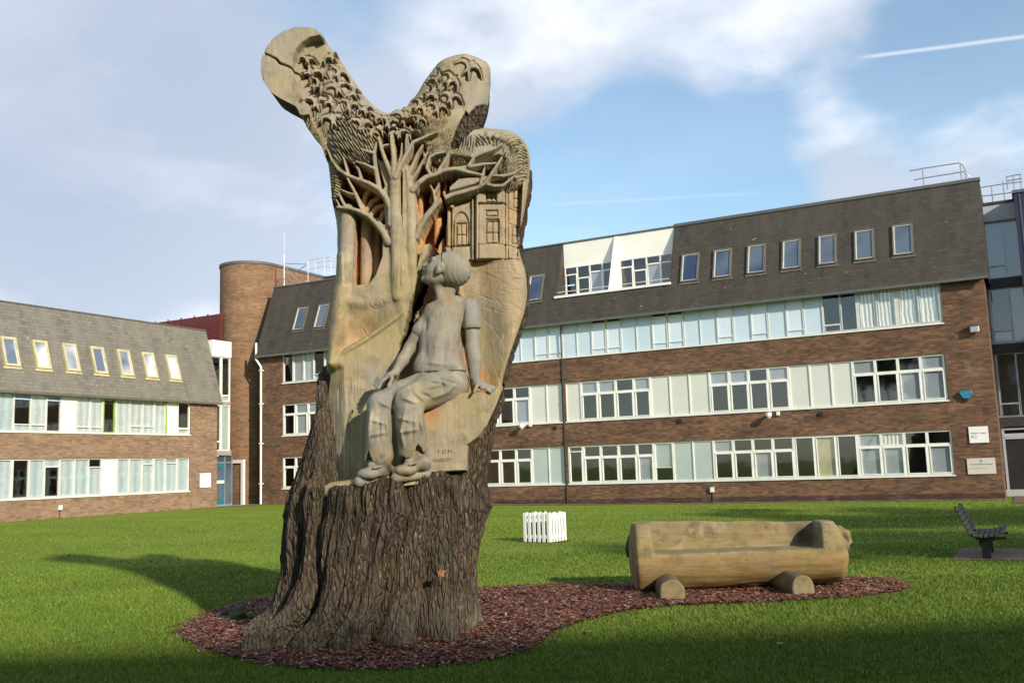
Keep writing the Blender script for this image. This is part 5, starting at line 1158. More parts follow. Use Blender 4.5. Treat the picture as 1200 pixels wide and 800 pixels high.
for a, wd, am in ((-143, 4.8, .17), (-121, 3.2, .10), (-75, 4.4, .13), (-51, 4.0, .12), (-31, 4, .09), (-100, 2.4, .030), (-88, 2, .025), (-64, 2.2, .03), (5, 5, .06), (95, 6, .06)):
    wob = 3*np.sin(ZZ*3+a)+6*(ZZ-.8)*(.3 if a < -90 else -.2); f_ -= am*np.exp(-((dphi(a)+wob)/wd)**2)*(.35+.65*midz+.5*low)
f_ -= .17*np.exp(-(dphi(-153)/13)**2)*low
for a, wd, am in ((-119, 3.5, .17), (-97, 3.0, .12), (-76, 3.5, .16), (-52, 3.5, .18), (-143, 4, .12), (-28, 4, .1)): f_ -= am*np.exp(-(dphi(a)/wd)**2)*low*sm_(ZZ/.02+.6)
f_ += .022*np.sin(PHI*7+1.3*np.sin(ZZ*2))*midz + .015*np.sin(PHI*13+ZZ)*midz
cxn, sxn = np.cos(PHI), np.sin(PHI)
arc = 1.0; n1 = fbm(cxn*arc*20+ZZ*.5, sxn*arc*20, ZZ*1.3, oct=4, seed=91); n2 = 1-np.abs(fbm(cxn*19, sxn*19, ZZ*.9, oct=4, seed=95)-.5)*2
plate = fbm(cxn*34, sxn*34, ZZ*4.5, oct=2, seed=97)
dis = .055*(n1-.5)+.070*(n2**3-.45)+.022*sm_((plate-.47)/.1)
f_r = f_ + dis/np.where(RX > .3, RX, .3)*.62
Xs = XC+RX*cxn*f_r; Ys = 9.9+RY*sxn*f_r
# silhouettes were measured on the whole stump, so pull the flutes back where they are seen edge on
V_ = np.stack([Xs, Ys, ZZ], -1)
lips = []
for sc_, dz in ((.955, .012), (.90, -.01), (.80, -.05), (.70, -.3)):
    lips.append(np.stack([XC[:, -1]+RX[:, -1]*cxn[:, -1]*f_r[:, -1]*sc_, 9.9+RY[:, -1]*sxn[:, -1]*f_r[:, -1]*sc_, ZZ[:, -1]+dz+.02*(n1[:, -1]-.5)], -1))
V_ = np.concatenate([V_, np.array(lips).transpose(1, 0, 2)], 1); nz_ = V_.shape[1]
idx = np.arange(NP*nz_).reshape(NP, nz_); nxt = np.roll(idx, -1, 0)
np_mesh('stump', V_.reshape(-1, 3), np.stack([idx[:, :-1], nxt[:, :-1], nxt[:, 1:], idx[:, 1:]], -1).reshape(-1, 4), M['bark'], tree, True)
# ledge the boy's feet stand on: tilted wooden shelf with a chipped front edge
na, nr_ = 160, 26
an = np.linspace(-R(126), -R(24), na); rrr = np.linspace(.25, 1.0, nr_)
AN, RA = np.meshgrid(an, rrr, indexing='ij'); xc0, rx0 = float(np.interp(1.5, lz, (lx))+np.interp(1.5, rz, rx))/2, float(np.interp(1.5, rz, rx)-np.interp(1.5, lz, lx))/2
edge = 1+.02*(fbm(AN*12, AN*0, oct=3, seed=33)-.5)
XX = xc0+rx0*np.cos(AN)*RA*.955*edge; YY = 9.9+.93*np.sin(AN)*RA*.955*edge
ZT = 1.512+(XX+1.79)*.105+.03*(1-RA)+.012*(fbm(XX*7, YY*7, oct=3, seed=34)-.5)-.02*sm_((RA-.93)/.07)
V_ = np.stack([XX, YY, ZT], -1); low_ = V_[:, -1].copy(); low_[:, 2] -= .10; low_[:, :2] = np.stack([xc0+(low_[:, 0]-xc0)*.985, 9.9+(low_[:, 1]-9.9)*.985], -1)
V_ = np.concatenate([V_, low_[:, None]], 1); idx = np.arange(V_.shape[0]*V_.shape[1]).reshape(V_.shape[:2])
tint = np.zeros((idx.size, 3)); tint[:, 1] = .45; tint[:, 0] = .35*(fbm(V_[..., 0].ravel()*5, V_[..., 1].ravel()*5, oct=2, seed=3) > .55)
np_mesh('ledge', V_.reshape(-1, 3), np.stack([idx[:-1, :-1], idx[:-1, 1:], idx[1:, 1:], idx[1:, :-1]], -1).reshape(-1, 4)[:, ::-1], M['wood'], tree, True, {'tint': tint})

# ------------------------------------------------ implicit-surface modeller for rounded carved things
class SDF:
    def __init__(s, lo, hi, h):
        s.lo = np.array(lo, float); s.h = h; s.n = np.ceil((np.array(hi)-s.lo)/h).astype(int)+1; s.F = np.full(s.n, 1.0, np.float32); s.ax = [s.lo[i]+np.arange(s.n[i])*h for i in range(3)]
        s.T = np.zeros((*s.n, 3), np.float32) if False else None
    def box(s, lo, hi):
        sl_ = tuple(slice(max(0, int((a-l)/s.h)), min(n, int((b-l)/s.h)+2)) for a, b, l, n in zip(lo, hi, s.lo, s.n)); g = np.meshgrid(*[a[q] for a, q in zip(s.ax, sl_)], indexing='ij', sparse=True); return sl_, g
    def put(s, sl_, d, k, op='add', F=None):
        F = s.F if F is None else F; f = F[sl_]
        if op == 'add':
            if k > 0: h_ = np.clip(.5+.5*(f-d)/k, 0, 1); F[sl_] = f*(1-h_)+d*h_-k*h_*(1-h_)
            else: F[sl_] = np.minimum(f, d)
        else:
            d = -d
            if k > 0: h_ = np.clip(.5-.5*(f-d)/k, 0, 1); F[sl_] = f*(1-h_)+d*h_+k*h_*(1-h_)
            else: F[sl_] = np.maximum(f, d)
    def cap(s, a, b, ra, rb, k=.03, op='add', sq=None):
        a, b = np.array(a, float), np.array(b, float); pad = max(ra, rb)+k+.04; sl_, (x, y, z) = s.box(np.minimum(a, b)-pad, np.maximum(a, b)+pad)
        e = b-a; L2 = e@e+1e-9; t = np.clip(((x-a[0])*e[0]+(y-a[1])*e[1]+(z-a[2])*e[2])/L2, 0, 1)
        dx, dy, dz = x-a[0]-t*e[0], y-a[1]-t*e[1], z-a[2]-t*e[2]
        if sq is not None: dy = dy/sq
        d = np.sqrt(dx*dx+dy*dy+dz*dz)-(ra+(rb-ra)*t); s.put(sl_, d.astype(np.float32), k, op)
    def ell(s, c, r, k=.03, op='add', ax=None):
        c = np.array(c, float); r = np.array(r, float); pad = max(r)+k+.04; sl_, (x, y, z) = s.box(c-pad, c+pad); v = (x-c[0], y-c[1], z-c[2])
        if ax is not None: v = tuple(v[0]*q[0]+v[1]*q[1]+v[2]*q[2] for q in ax)
        a = np.sqrt((v[0]/r[0])**2+(v[1]/r[1])**2+(v[2]/r[2])**2); b_ = np.sqrt((v[0]/r[0]**2)**2+(v[1]/r[1]**2)**2+(v[2]/r[2]**2)**2)+1e-6
        s.put(sl_, (a*(a-1)/b_).astype(np.float32), k, op)
    def mesh(s):
        F = s.F; ins = F < 0; c = np.zeros(tuple(np.array(F.shape)-1), np.int8); offs = [(i, j, k) for i in (0, 1) for j in (0, 1) for k in (0, 1)]; sh = c.shape
        for o_ in offs: c += ins[o_[0]:o_[0]+sh[0], o_[1]:o_[1]+sh[1], o_[2]:o_[2]+sh[2]]
        act = (c > 0) & (c < 8); I = np.argwhere(act); vi = -np.ones(sh, np.int64); vi[act] = np.arange(len(I))
        val = {o_: F[I[:, 0]+o_[0], I[:, 1]+o_[1], I[:, 2]+o_[2]] for o_ in offs}; pos = np.zeros((len(I), 3)); cn = np.zeros(len(I))
        for a in offs:
            for d in range(3):
                if a[d]: continue
                b_ = list(a); b_[d] = 1; b_ = tuple(b_); va, vb_ = val[a], val[b_]; m_ = (va < 0) != (vb_ < 0); t = np.where(m_, va/(va-vb_+1e-12), 0)
                p = np.array(a, float)[None].repeat(len(I), 0); p[:, d] = t; pos[m_] += p[m_]; cn[m_] += 1
        V = s.lo+(I+pos/np.maximum(cn, 1)[:, None])*s.h; faces = []
        for d in range(3):
            A_ = np.moveaxis(ins, d, 0); e_ = A_[:-1] != A_[1:]; E_ = np.argwhere(e_); flip_ = A_[:-1][e_]
            o1, o2 = [q for q in range(3) if q != d]
            idx_ = np.zeros((len(E_), 3), int); idx_[:, d] = E_[:, 0]; idx_[:, o1] = E_[:, 1]; idx_[:, o2] = E_[:, 2]
            ok = (idx_[:, o1] > 0) & (idx_[:, o2] > 0) & (idx_[:, o1] < sh[o1]) & (idx_[:, o2] < sh[o2]); idx_ = idx_[ok]; flip_ = flip_[ok]
            def g(a, b_): q = idx_.copy(); q[:, o1] -= a; q[:, o2] -= b_; return vi[q[:, 0], q[:, 1], q[:, 2]]
            f4 = np.stack([g(1, 1), g(0, 1), g(0, 0), g(1, 0)], -1)
            if d == 1: f4 = f4[:, ::-1]
            f4[~flip_] = f4[~flip_][:, ::-1]; faces.append(f4)
        Fq_ = np.concatenate(faces); Fq_ = Fq_[(Fq_ >= 0).all(1)]; return V, Fq_
def vsmooth(V, F, it=2, lam=.5):
    for _ in range(it):
        acc = np.zeros_like(V); c = np.zeros(len(V))
        for a, b_ in ((0, 1), (1, 2), (2, 3), (3, 0)):
            np.add.at(acc, F[:, a], V[F[:, b_]]); np.add.at(c, F[:, a], 1); np.add.at(acc, F[:, b_], V[F[:, a]]); np.add.at(c, F[:, b_], 1)
        V = V*(1-lam)+lam*acc/c[:, None]
    return V

# ------------------------------------------------ the boy
S = SDF((-1.75, 8.72, 1.40), (.06, 9.80, 4.02), .0085)
P = B3
u = 1/FPX*9.2
layers = []
def newlayer():
    layers.append(S.F); S.F = np.full(S.n, 1.0, np.float32)
# torso and sleeves (T-shirt)
S.F[:] = 1.0
S.ell(P(522, 372, 9.40), (.205, .15, .20), .05); S.ell(P(517, 402, 9.37), (.218, .168, .27), .08); S.ell(P(514, 424, 9.36), (.225, .175, .16), .06); S.cap(P(500, 432, 9.33), P(530, 434, 9.31), .135, .135, .05)
S.cap(P(507, 366, 9.42), P(549, 361, 9.38), .085, .085, .06)
S.cap(P(550, 360, 9.38), P(553, 381, 9.36), .088, .094, .03)
S.cap(P(503, 371, 9.44), P(492, 387, 9.40), .07, .078, .03)
S.ell(P(532, 352, 9.42), (.10, .085, .05), .04)
# flat cut hem
sl_, (x, y, z) = S.box((-1.2, 8.9, 2.2), (-.2, 9.8, 2.75)); zc_ = P(514, 436, 9.3)[2]; S.F[sl_] = np.maximum(S.F[sl_], (zc_-.02*(x+.6)*0-z)+0*x+0*y)
# open sleeve end
sl_, (x, y, z) = S.box((-.62, 9.1, 2.75), (-.2, 9.7, 3.12)); zs_ = P(553, 384.5, 9.3)[2]; S.F[sl_] = np.where((x+0*y+0*z) > P(541, 384, 9.3)[0], np.maximum(S.F[sl_], zs_-z), S.F[sl_])
for q in ((541, 372, 538, 415, .02, -.020), (515, 388, 508, 430, .03, .014), (500, 390, 498, 428, .025, -.012), (528, 385, 530, 428, .03, .014), (545, 356, 541, 376, .016, -.014), (500, 370, 498, 392, .018, -.014), (488, 424, 538, 430, .016, .010), (522, 395, 520, 432, .016, -.010)):
    a_, b_ = P(q[0], q[1], 9.25), P(q[2], q[3], 9.25); lo_, hi_ = np.minimum(a_, b_)-.12, np.maximum(a_, b_)+.12; lo_[1], hi_[1] = 9.0, 9.4
    sl_, (x, y, z) = S.box(lo_, hi_); ex, ez = b_[0]-a_[0], b_[2]-a_[2]; t = np.clip(((x-a_[0])*ex+(z-a_[2])*ez)/(ex*ex+ez*ez), 0, 1); d = np.sqrt((x-a_[0]-t*ex)**2+(z-a_[2]-t*ez)**2)+0*y
    S.F[sl_] -= (q[5]*np.exp(-(d/q[4])**2)*np.sin(np.pi*np.clip(t, .02, .98))*(np.abs(S.F[sl_]) < .1)).astype(np.float32)
newlayer(); shirt = layers[-1]
# skin: neck, arms, hands, head
S.cap(P(519, 358, 9.42), P(526, 336, 9.41), .086, .08, .03)
S.cap(P(516, 352, 9.36), P(512, 338, 9.34), .035, .03, .05)
hc = P(526, 317, 9.37)                                                  # centre of the skull
fd = np.array([-.895, .02, .43]); fd /= np.linalg.norm(fd); sd3 = np.cross(fd, (0, 0, 1)); sd3 /= np.linalg.norm(sd3); sd3 = -sd3 if sd3[1] > 0 else sd3; ud = np.cross(sd3, fd); ud = -ud if ud[2] < 0 else ud
AX = (fd, sd3, ud)
def hp(f, s_, u_): return hc + fd*f + sd3*s_ + ud*u_
S.ell(hp(-.02, 0, .015), (.176, .148, .162), .03, ax=AX)                    # skull
S.ell(hp(.095, 0, -.040), (.132, .128, .158), .05, ax=AX)                  # face mass
S.ell(hp(.100, 0, -.155), (.095, .092, .060), .05, ax=AX)                  # jaw
S.ell(hp(.186, 0, -.176), (.040, .040, .034), .03, ax=AX)                  # chin
S.cap(hp(.02, .085, -.11), hp(.13, .045, -.165), .035, .03, .04); S.cap(hp(.02, -.085, -.11), hp(.13, -.045, -.165), .035, .03, .04)
S.ell(hp(.150, .062, -.075), (.045, .042, .045), .03, ax=AX); S.ell(hp(.150, -.062, -.075), (.045, .042, .045), .03, ax=AX)   # cheeks
S.cap(hp(.176, .085, .034), hp(.212, .012, .030), .020, .019, .02); S.cap(hp(.176, -.085, .034), hp(.212, -.012, .030), .020, .019, .02)  # brow
S.cap(hp(.200, 0, .012), hp(.252, 0, -.056), .017, .024, .014)               # nose
S.ell(hp(.214, .020, -.060), (.018, .014, .013), .012, ax=AX); S.ell(hp(.214, -.020, -.060), (.018, .014, .013), .012, ax=AX)
S.cap(hp(.204, .040, -.104), hp(.228, 0, -.098), .012, .016, .008); S.cap(hp(.204, -.040, -.104), hp(.228, 0, -.098), .012, .016, .008)   # upper lip
S.cap(hp(.200, .032, -.126), hp(.220, 0, -.128), .012, .016, .008); S.cap(hp(.200, -.032, -.126), hp(.220, 0, -.128), .012, .016, .008)    # lower lip
S.cap(hp(.214, .052, -.114), hp(.240, 0, -.112), .006, .006, .003, 'cut'); S.cap(hp(.214, -.052, -.114), hp(.240, 0, -.112), .006, .006, .003, 'cut')
for sg_ in (1, -1):
    S.ell(hp(.208, .058*sg_, -.006), (.036, .034, .024), .016, 'cut', AX)
    S.ell(hp(.176, .056*sg_, -.008), (.025, .026, .018), .004, ax=AX)              # eyeball
    S.cap(hp(.196, .034*sg_, .012), hp(.176, .090*sg_, .006), .009, .008, .004)     # lid
# arm on the right of the picture: straight down to the seat
e1_, w1_ = P(554, 409, 9.36), P(556, 441, 9.27)
S.cap(P(552, 375, 9.37), e1_, .072, .066, .03); S.cap(e1_, P(556, 422, 9.31), .068, .066, .03); S.cap(P(556, 422, 9.31), w1_, .066, .048, .03)
S.ell(P(562, 451, 9.22), (.075, .055, .036), .03); S.cap(w1_, P(560, 449, 9.23), .045, .04, .03)
for k, (dx, dy, Y_) in enumerate(((580, 454, 9.245), (580.5, 456, 9.215), (578.5, 458, 9.185), (575, 459.5, 9.16))):
    a = P(566+k*-.6, 452+k*.9, 9.235-.022*k); b_ = P(dx, dy, Y_); m_ = (a+b_)/2+np.array([0, 0, .014]); S.cap(a, m_, .0175, .0165, .008); S.cap(m_, b_, .0165, .013, .006)
S.cap(P(559, 451, 9.17), P(556, 459, 9.10), .018, .015, .012)
# arm on the left: reaching down to the knee
e2_, w2_ = P(480, 408, 9.40), P(463, 437, 9.24)
S.cap(P(494, 382, 9.42), e2_, .062, .058, .03); S.cap(e2_, P(472, 422, 9.32), .058, .056, .03); S.cap(P(472, 422, 9.32), w2_, .056, .040, .03)
S.ell(P(456, 440, 9.20), (.066, .045, .034), .03, ax=((-.85, 0, -.52), (0, 1, 0), (.52, 0, -.85)))
for k, (dx, dy, Y_) in enumerate(((438.5, 450.5, 9.17), (440, 453, 9.14), (443.5, 455, 9.11), (439, 447.5, 9.20))):
    a = P(452, 441+k*1.3 if k < 3 else 439, 9.21-.022*k if k < 3 else 9.23); b_ = P(dx, dy, Y_); m_ = (a+b_)/2+np.array([-.006, 0, .018]); S.cap(a, m_, .016, .015, .007); S.cap(m_, b_, .015, .012, .006)
S.cap(P(460, 443, 9.17), P(455, 452, 9.11), .017, .014, .012)
newlayer(); skin = layers[-1]
# hair cap, cut a little proud of the face with a side fringe
S.ell(hp(-.024, 0, .026), (.198, .176, .182), 0, ax=AX)
sl_, (x, y, z) = S.box(hc-.3, hc+.3); X0, Y0_, Z0 = x-hc[0], y-hc[1], z-hc[2]
ff = X0*fd[0]+Y0_*fd[1]+Z0*fd[2]; uu = X0*ud[0]+Y0_*ud[1]+Z0*ud[2]; ss = X0*sd3[0]+Y0_*sd3[1]+Z0*sd3[2]
cutp = ff*.86-uu*.50-.045                       # face side removed below a slanted hairline
S.F[sl_] = np.maximum(S.F[sl_], cutp.astype(np.float32)*.9); S.F[sl_] = np.maximum(S.F[sl_], (-.115-uu+ff*.5).astype(np.float32)*.9)
st_ = .0020*np.sin(150*(ff*.75-uu*.35+2.2*ff*uu)+1.5*np.sin(uu*30))+0*ss; S.F[sl_] += st_.astype(np.float32)
newlayer(); hair = layers[-1]
for sg_ in (1, -1):
    S.ell(hp(.066, .150*sg_, -.036), (.042, .036, .058), .012, ax=AX); S.ell(hp(.070, .150*sg_, -.085), (.020, .024, .022), .012, ax=AX)
    S.ell(hp(.070, .192*sg_, -.030), (.026, .020, .038), .006, 'cut', AX); S.ell(hp(.082, .174*sg_, -.042), (.012, .012, .014), .005, ax=AX)
newlayer(); ears = layers[-1]
# trousers
S.ell(P(524, 447, 9.34), (.20, .17, .145), .06)
k1 = P(478, 471, 9.06); k2_ = P(445, 474, 9.10)
S.cap(P(530, 452, 9.30), P(503, 458, 9.17), .165, .158, .05); S.cap(P(503, 458, 9.17), k1, .158, .135, .05)
S.cap(P(505, 446, 9.34), P(470, 462, 9.20), .13, .125, .05); S.cap(P(470, 462, 9.20), k2_, .125, .112, .05)
S.cap(k1, P(481, 500, 9.04), .135, .135, .04); S.cap(P(481, 500, 9.04), P(484, 530, 9.07), .135, .142, .03)
S.cap(k2_, P(444, 502, 9.06), .112, .118, .04); S.cap(P(444, 502, 9.06), P(444, 534, 9.07), .118, .14, .03)
def relief(px, py, qx, qy, w_, am):      # soft fold: raises or lowers the field along a line seen from the front
    a_, b_ = P(px, py, 9.05), P(qx, qy, 9.05); lo_, hi_ = np.minimum(a_, b_)-.12, np.maximum(a_, b_)+.12; lo_[1], hi_[1] = 8.8, 9.3
    sl_, (x, y, z) = S.box(lo_, hi_); ex, ez = b_[0]-a_[0], b_[2]-a_[2]; L2 = ex*ex+ez*ez; t = np.clip(((x-a_[0])*ex+(z-a_[2])*ez)/L2, 0, 1)
    d = np.sqrt((x-a_[0]-t*ex)**2+(z-a_[2]-t*ez)**2)+0*y; fade = np.sin(np.pi*np.clip(t, .02, .98)); S.F[sl_] -= (am*np.exp(-(d/w_)**2)*fade*(np.abs(S.F[sl_]) < .1)).astype(np.float32)
for q in ((478, 474, 470, 515), (492, 474, 499, 520), (436, 478, 433, 520), (453, 480, 458, 520), (500, 444, 534, 452), (498, 456, 530, 446), (505, 468, 528, 458), (484, 456, 500, 472), (470, 500, 476, 528), (466, 490, 492, 496), (468, 508, 494, 503), (434, 492, 456, 497), (432, 512, 456, 506), (472, 466, 492, 474), (512, 440, 540, 447), (520, 462, 536, 448), (445, 470, 458, 478)): relief(*q, .017, .024)
for q in ((485, 478, 485, 522), (446, 482, 447, 524), (504, 450, 530, 449), (490, 460, 505, 466), (463, 462, 460, 478), (515, 440, 520, 458)): relief(*q, .014, -.022)
# broken ragged hems
sl_, (x, y, z) = S.box((-1.7, 8.7, 1.4), (-.6, 9.5, 1.95)); nzv = fbm(np.broadcast_to(x, S.F[sl_].shape)*11, np.broadcast_to(y, S.F[sl_].shape)*11, oct=3, seed=77)
hem = np.where(x < -1.15, P(444, 541, 9.05)[2], P(484, 534, 9.05)[2])+.30*(nzv-.5); S.F[sl_] = np.maximum(S.F[sl_], (hem-z).astype(np.float32)*.85)
newlayer(); trous = layers[-1]
# ankles and shoes
S.cap(P(447, 525, 9.10), P(446, 548, 9.10), .065, .075, .03); S.ell(P(449, 551, 9.08), (.10, .14, .075), .03); S.ell(P(432, 555, 8.99), (.108, .095, .060), .03); S.cap(P(421, 564, 8.98), P(456, 561, 9.12), .050, .045, .008); S.cap(P(436, 545, 8.99), P(450, 540, 9.03), .045, .05, .02); S.cap(P(438, 548, 8.92), P(446, 546, 8.94), .014, .014, .006)
S.cap(P(488, 520, 9.12), P(490, 542, 9.12), .062, .07, .03); S.ell(P(492, 545, 9.10), (.105, .13, .072), .03); S.ell(P(475, 551, 9.0), (.108, .095, .056), .03); S.cap(P(464, 560, 8.98), P(500, 555, 9.12), .048, .044, .008); S.cap(P(479, 541, 9.0), P(492, 536, 9.04), .045, .05, .02); S.cap(P(480, 544, 8.93), P(488, 542, 8.95), .014, .014, .006)
S.cap(P(486, 543, 9.03), P(500, 541, 9.05), .03, .04, .02); S.cap(P(455, 545, 9.0), P(462, 552, 8.99), .03, .025, .02)
newlayer(); shoes = layers[-1]
tot = np.minimum.reduce([shirt, skin, hair, ears, trous, shoes])
band = np.argwhere(np.abs(tot) < .035); bx_, by_, bz2 = (S.lo[i]+band[:, i]*S.h for i in range(3))
cz1 = fbm(bx_*9, by_*9, bz2*5, oct=3, seed=61)-.5; cz2 = np.abs(fbm(bx_*23, by_*23, bz2*9, oct=2, seed=62)-.5)
tot[band[:, 0], band[:, 1], band[:, 2]] += (.012*cz1+.012*(.12-cz2)*(skin[band[:, 0], band[:, 1], band[:, 2]] > .02)).astype(np.float32)
S.F = tot; Vb_, Fb = S.mesh(); Vb_ = vsmooth(Vb_, Fb, 1, .35)
gi = np.clip(np.round((Vb_-S.lo)/S.h).astype(int), 0, np.array(S.n)-1)
w_sk = skin[gi[:, 0], gi[:, 1], gi[:, 2]]; w_tr = trous[gi[:, 0], gi[:, 1], gi[:, 2]]; w_sh = shirt[gi[:, 0], gi[:, 1], gi[:, 2]]; w_shoe = shoes[gi[:, 0], gi[:, 1], gi[:, 2]]
tint = np.zeros((len(Vb_), 3))
def near(px, py, Y_, r, ch_, am):
    d = np.linalg.norm(Vb_-P(px, py, Y_), axis=1); tint[:, ch_] = np.maximum(tint[:, ch_], am*np.exp(-(d/r)**2))
near(526, 349, 9.33, .07, 0, .7); near(541, 420, 9.30, .09, 0, .7); near(541, 395, 9.30, .06, 0, .7); near(550, 455, 9.2, .08, 0, .5); near(458, 540, 9.0, .06, 0, .8); near(490, 528, 8.95, .06, 0, .7); near(505, 478, 9.05, .07, 0, .8); near(440, 530, 8.93, .05, 0, .5)
near(490, 536, 8.95, .045, 2, .8); near(455, 548, 8.98, .06, 2, .95); near(448, 534, 8.94, .035, 2, .6); near(498, 533, 8.97, .04, 2, .8); near(497, 545, 9.0, .045, 2, .6); near(470, 540, 8.95, .04, 2, .7); near(510, 460, 9.0, .09, 1, .7); near(495, 458, 8.95, .07, 1, .6); near(530, 310, 9.2, .1, 1, .6); near(452, 500, 8.95, .12, 1, .3); near(540, 370, 9.25, .1, 1, .3)
boy = np_mesh('boy_figure', Vb_, Fb, M['wood_boy'], tree, True, {'tint': tint})
boy['label'] = 'carved boy in T-shirt and long trousers looking up to the left'
# name on the seat block: raised letters, groove shade painted as dark colour
FI = Frame((float(A(530, 535, .52)[0]), YR-.52, float(A(530, 535, .52)[1])), (1, 0, 0), (0, -1, 0))
x0_, z0_ = A(511, 530, .52); text_part('inscription', 'T O M', FI, float(x0_)-FI.P[0]+.01, float(z0_)-FI.P[2]-.01, .003, .052, M['incised'] if 'incised' in M else plain('incised shadow wood', (.17, .145, .105), .9), tree)
x0_, z0_ = A(506, 540, .52); text_part('inscription', 'HARVEY', FI, float(x0_)-FI.P[0]+.01, float(z0_)-FI.P[2]-.01, .003, .052, plain('incised shadow letters', (.17, .145, .105), .9), tree)
# ================================================================== mulch bed, grass, log seat, bench, planter
def mulch_mat():
    m = NT('red bark mulch'); c = m.coord('Object')
    a = m.mix(m.rng(m.noise(c, 26, 5, .7), .35, .65), (.060, .020, .013), (.135, .048, .030)); a = m.mix(m.rng(m.vor(c, 42), .25, .5, 0, .7), a, (.030, .014, .010))
    return m.done(a, .9, m.bump(m.vor(c, 36), 1.0, .03), .2)
M['mulch'] = mulch_mat()
BED = [(207, 742), (216, 734), (240, 721), (262, 713), (285, 708), (330, 700), (400, 695), (470, 694), (530, 692), (570, 690), (610, 687.5), (650, 686.5), (700, 687.5), (745, 686), (800, 684), (860, 682), (930, 679), (985, 677), (1020, 678), (1048, 682), (1062, 687), (1062, 692), (1045, 696.5), (1000, 701), (940, 705), (880, 708), (820, 710), (765, 713), (725, 718), (690, 727), (665, 735), (645, 745), (636, 754), (615, 765), (575, 775), (520, 782), (460, 786), (400, 787), (350, 785), (300, 778), (260, 769), (228, 757)]
bed_w = np.array([ground_pt(x, y)[:2] for x, y in BED])
def smooth_poly(P, n=3):
    for _ in range(n):
        Q = np.empty((len(P)*2, 2)); nx_ = np.roll(P, -1, 0); Q[0::2] = P*.75+nx_*.25; Q[1::2] = P*.25+nx_*.75; P = Q
    return P
bed_s = smooth_poly(bed_w, 2); bed_s = bed_s+.05*(np.random.default_rng(3).random(bed_s.shape)-.5)
b = MB(); b.poly([(p[0], p[1], .014+lawn_z(p[0], p[1])) for p in bed_s[::1]][::(1 if np.cross(bed_s[1]-bed_s[0], bed_s[2]-bed_s[1]) > 0 else 1)])
bed = b.build('mulch_bed', M['mulch']); tag(bed, kind='structure')
bmt = bmesh.new(); bmt.from_mesh(bed.data); bmesh.ops.triangulate(bmt, faces=bmt.faces); bmesh.ops.recalc_face_normals(bmt, faces=bmt.faces)
for f in bmt.faces:
    if f.normal.z < 0: f.normal_flip()
bmt.to_mesh(bed.data); bmt.free()
def in_poly(P, x, y):
    ins = np.zeros(x.shape, bool); n = len(P)
    for i in range(n):
        x0, y0 = P[i]; x1, y1 = P[(i+1) % n]
        if y0 != y1: ins ^= ((y0 > y) != (y1 > y)) & (x < (x1-x0)*(y-y0)/(y1-y0)+x0)
    return ins
rg_ = np.random.default_rng(12)
# chips
N = 80000; lo, hi = bed_s.min(0)-.1, bed_s.max(0)+.1; x = rg_.uniform(lo[0], hi[0], N*3); y = rg_.uniform(lo[1], hi[1], N*3); k = in_poly(bed_s, x+rg_.normal(0, .06, x.shape), y+rg_.normal(0, .06, x.shape)); x, y = x[k][:N], y[k][:N]; n = len(x)
L_ = rg_.uniform(.006, .028, n)*np.where(rg_.random(n) < .06, 1.6, 1); W_ = L_*rg_.uniform(.25, .6, n); a = rg_.uniform(0, 2*math.pi, n); t = rg_.normal(0, .32, n); tl = rg_.normal(0, .3, n)
hgt = .018+.03*fbm(x*3, y*3, oct=2, seed=5)*1.0+rg_.uniform(0, .014, n)
dx, dy, dz = np.cos(a)*np.cos(t), np.sin(a)*np.cos(t), np.sin(t); ex_, ey_, ez_ = -np.sin(a)*np.cos(tl), np.cos(a)*np.cos(tl), np.sin(tl)
V_ = np.empty((n, 4, 3))
for q, (sa_, sb2) in enumerate(((-1, -1), (1, -.6), (1, .8), (-1, 1))):
    V_[:, q, 0] = x+sa_*L_*dx+sb2*W_*ex_; V_[:, q, 1] = y+sa_*L_*dy+sb2*W_*ey_; V_[:, q, 2] = hgt+sa_*L_*dz*.6+sb2*W_*ez_*.6
def chip_mat():
    m = NT('bark chips'); at = m.n('ShaderNodeVertexColor', layer_name='tint'); return m.done(at.outputs[0], .8, None, .25)
pal = np.array([(.22, .070, .042), (.16, .050, .032), (.10, .040, .028), (.27, .13, .085), (.36, .26, .20), (.055, .030, .022), (.20, .11, .075)]); ci_ = rg_.choice(7, n, p=[.22, .18, .15, .15, .10, .10, .10]); cc = np.repeat(pal[ci_]*rg_.uniform(.75, 1.2, (n, 1)), 4, 0)
chips = np_mesh('bark_chips', V_.reshape(-1, 3), np.arange(n*4).reshape(n, 4), chip_mat(), None, False, {'tint': cc}); tag(chips, kind='stuff'); 
# grass blades: dense near the camera, thinning out
def blade_mat():
    m = NT('grass blades'); at = m.n('ShaderNodeVertexColor', layer_name='tint'); m.p.inputs['Subsurface Weight'].default_value = 0
    return m.done(at.outputs[0], .55, None, .25)
xs_, ys_, hs_ = [], [], []
for (y0, y1, cnt_, hh) in ((6.6, 9.5, 150000, .034), (9.5, 13, 150000, .034), (13, 18, 110000, .034), (18, 25, 62000, .034), (25, 40, 60000, .030)):
    yy = rg_.uniform(y0, y1, cnt_) if y0 < 25 else y0+(y1-y0)*(1-np.sqrt(rg_.uniform(0, 1, cnt_))); xx = rg_.uniform(-.58, .58, cnt_)*(yy+.5); xs_.append(xx); ys_.append(yy); hs_.append(np.full(cnt_, hh))
x, y, h_ = map(np.concatenate, (xs_, ys_, hs_)); k = ~in_poly(bed_s, x+rg_.normal(0, .03, x.shape), y+rg_.normal(0, .03, x.shape))
dcx, dcy = x-slab.data.vertices[0].co.x, y-slab.data.vertices[0].co.y; k &= ~((dcx*e1[0]+dcy*e1[1] > 0) & (dcx*e1[0]+dcy*e1[1] < 2.2) & (dcx*e2[0]+dcy*e2[1] > 0) & (dcx*e2[0]+dcy*e2[1] < 1.9))
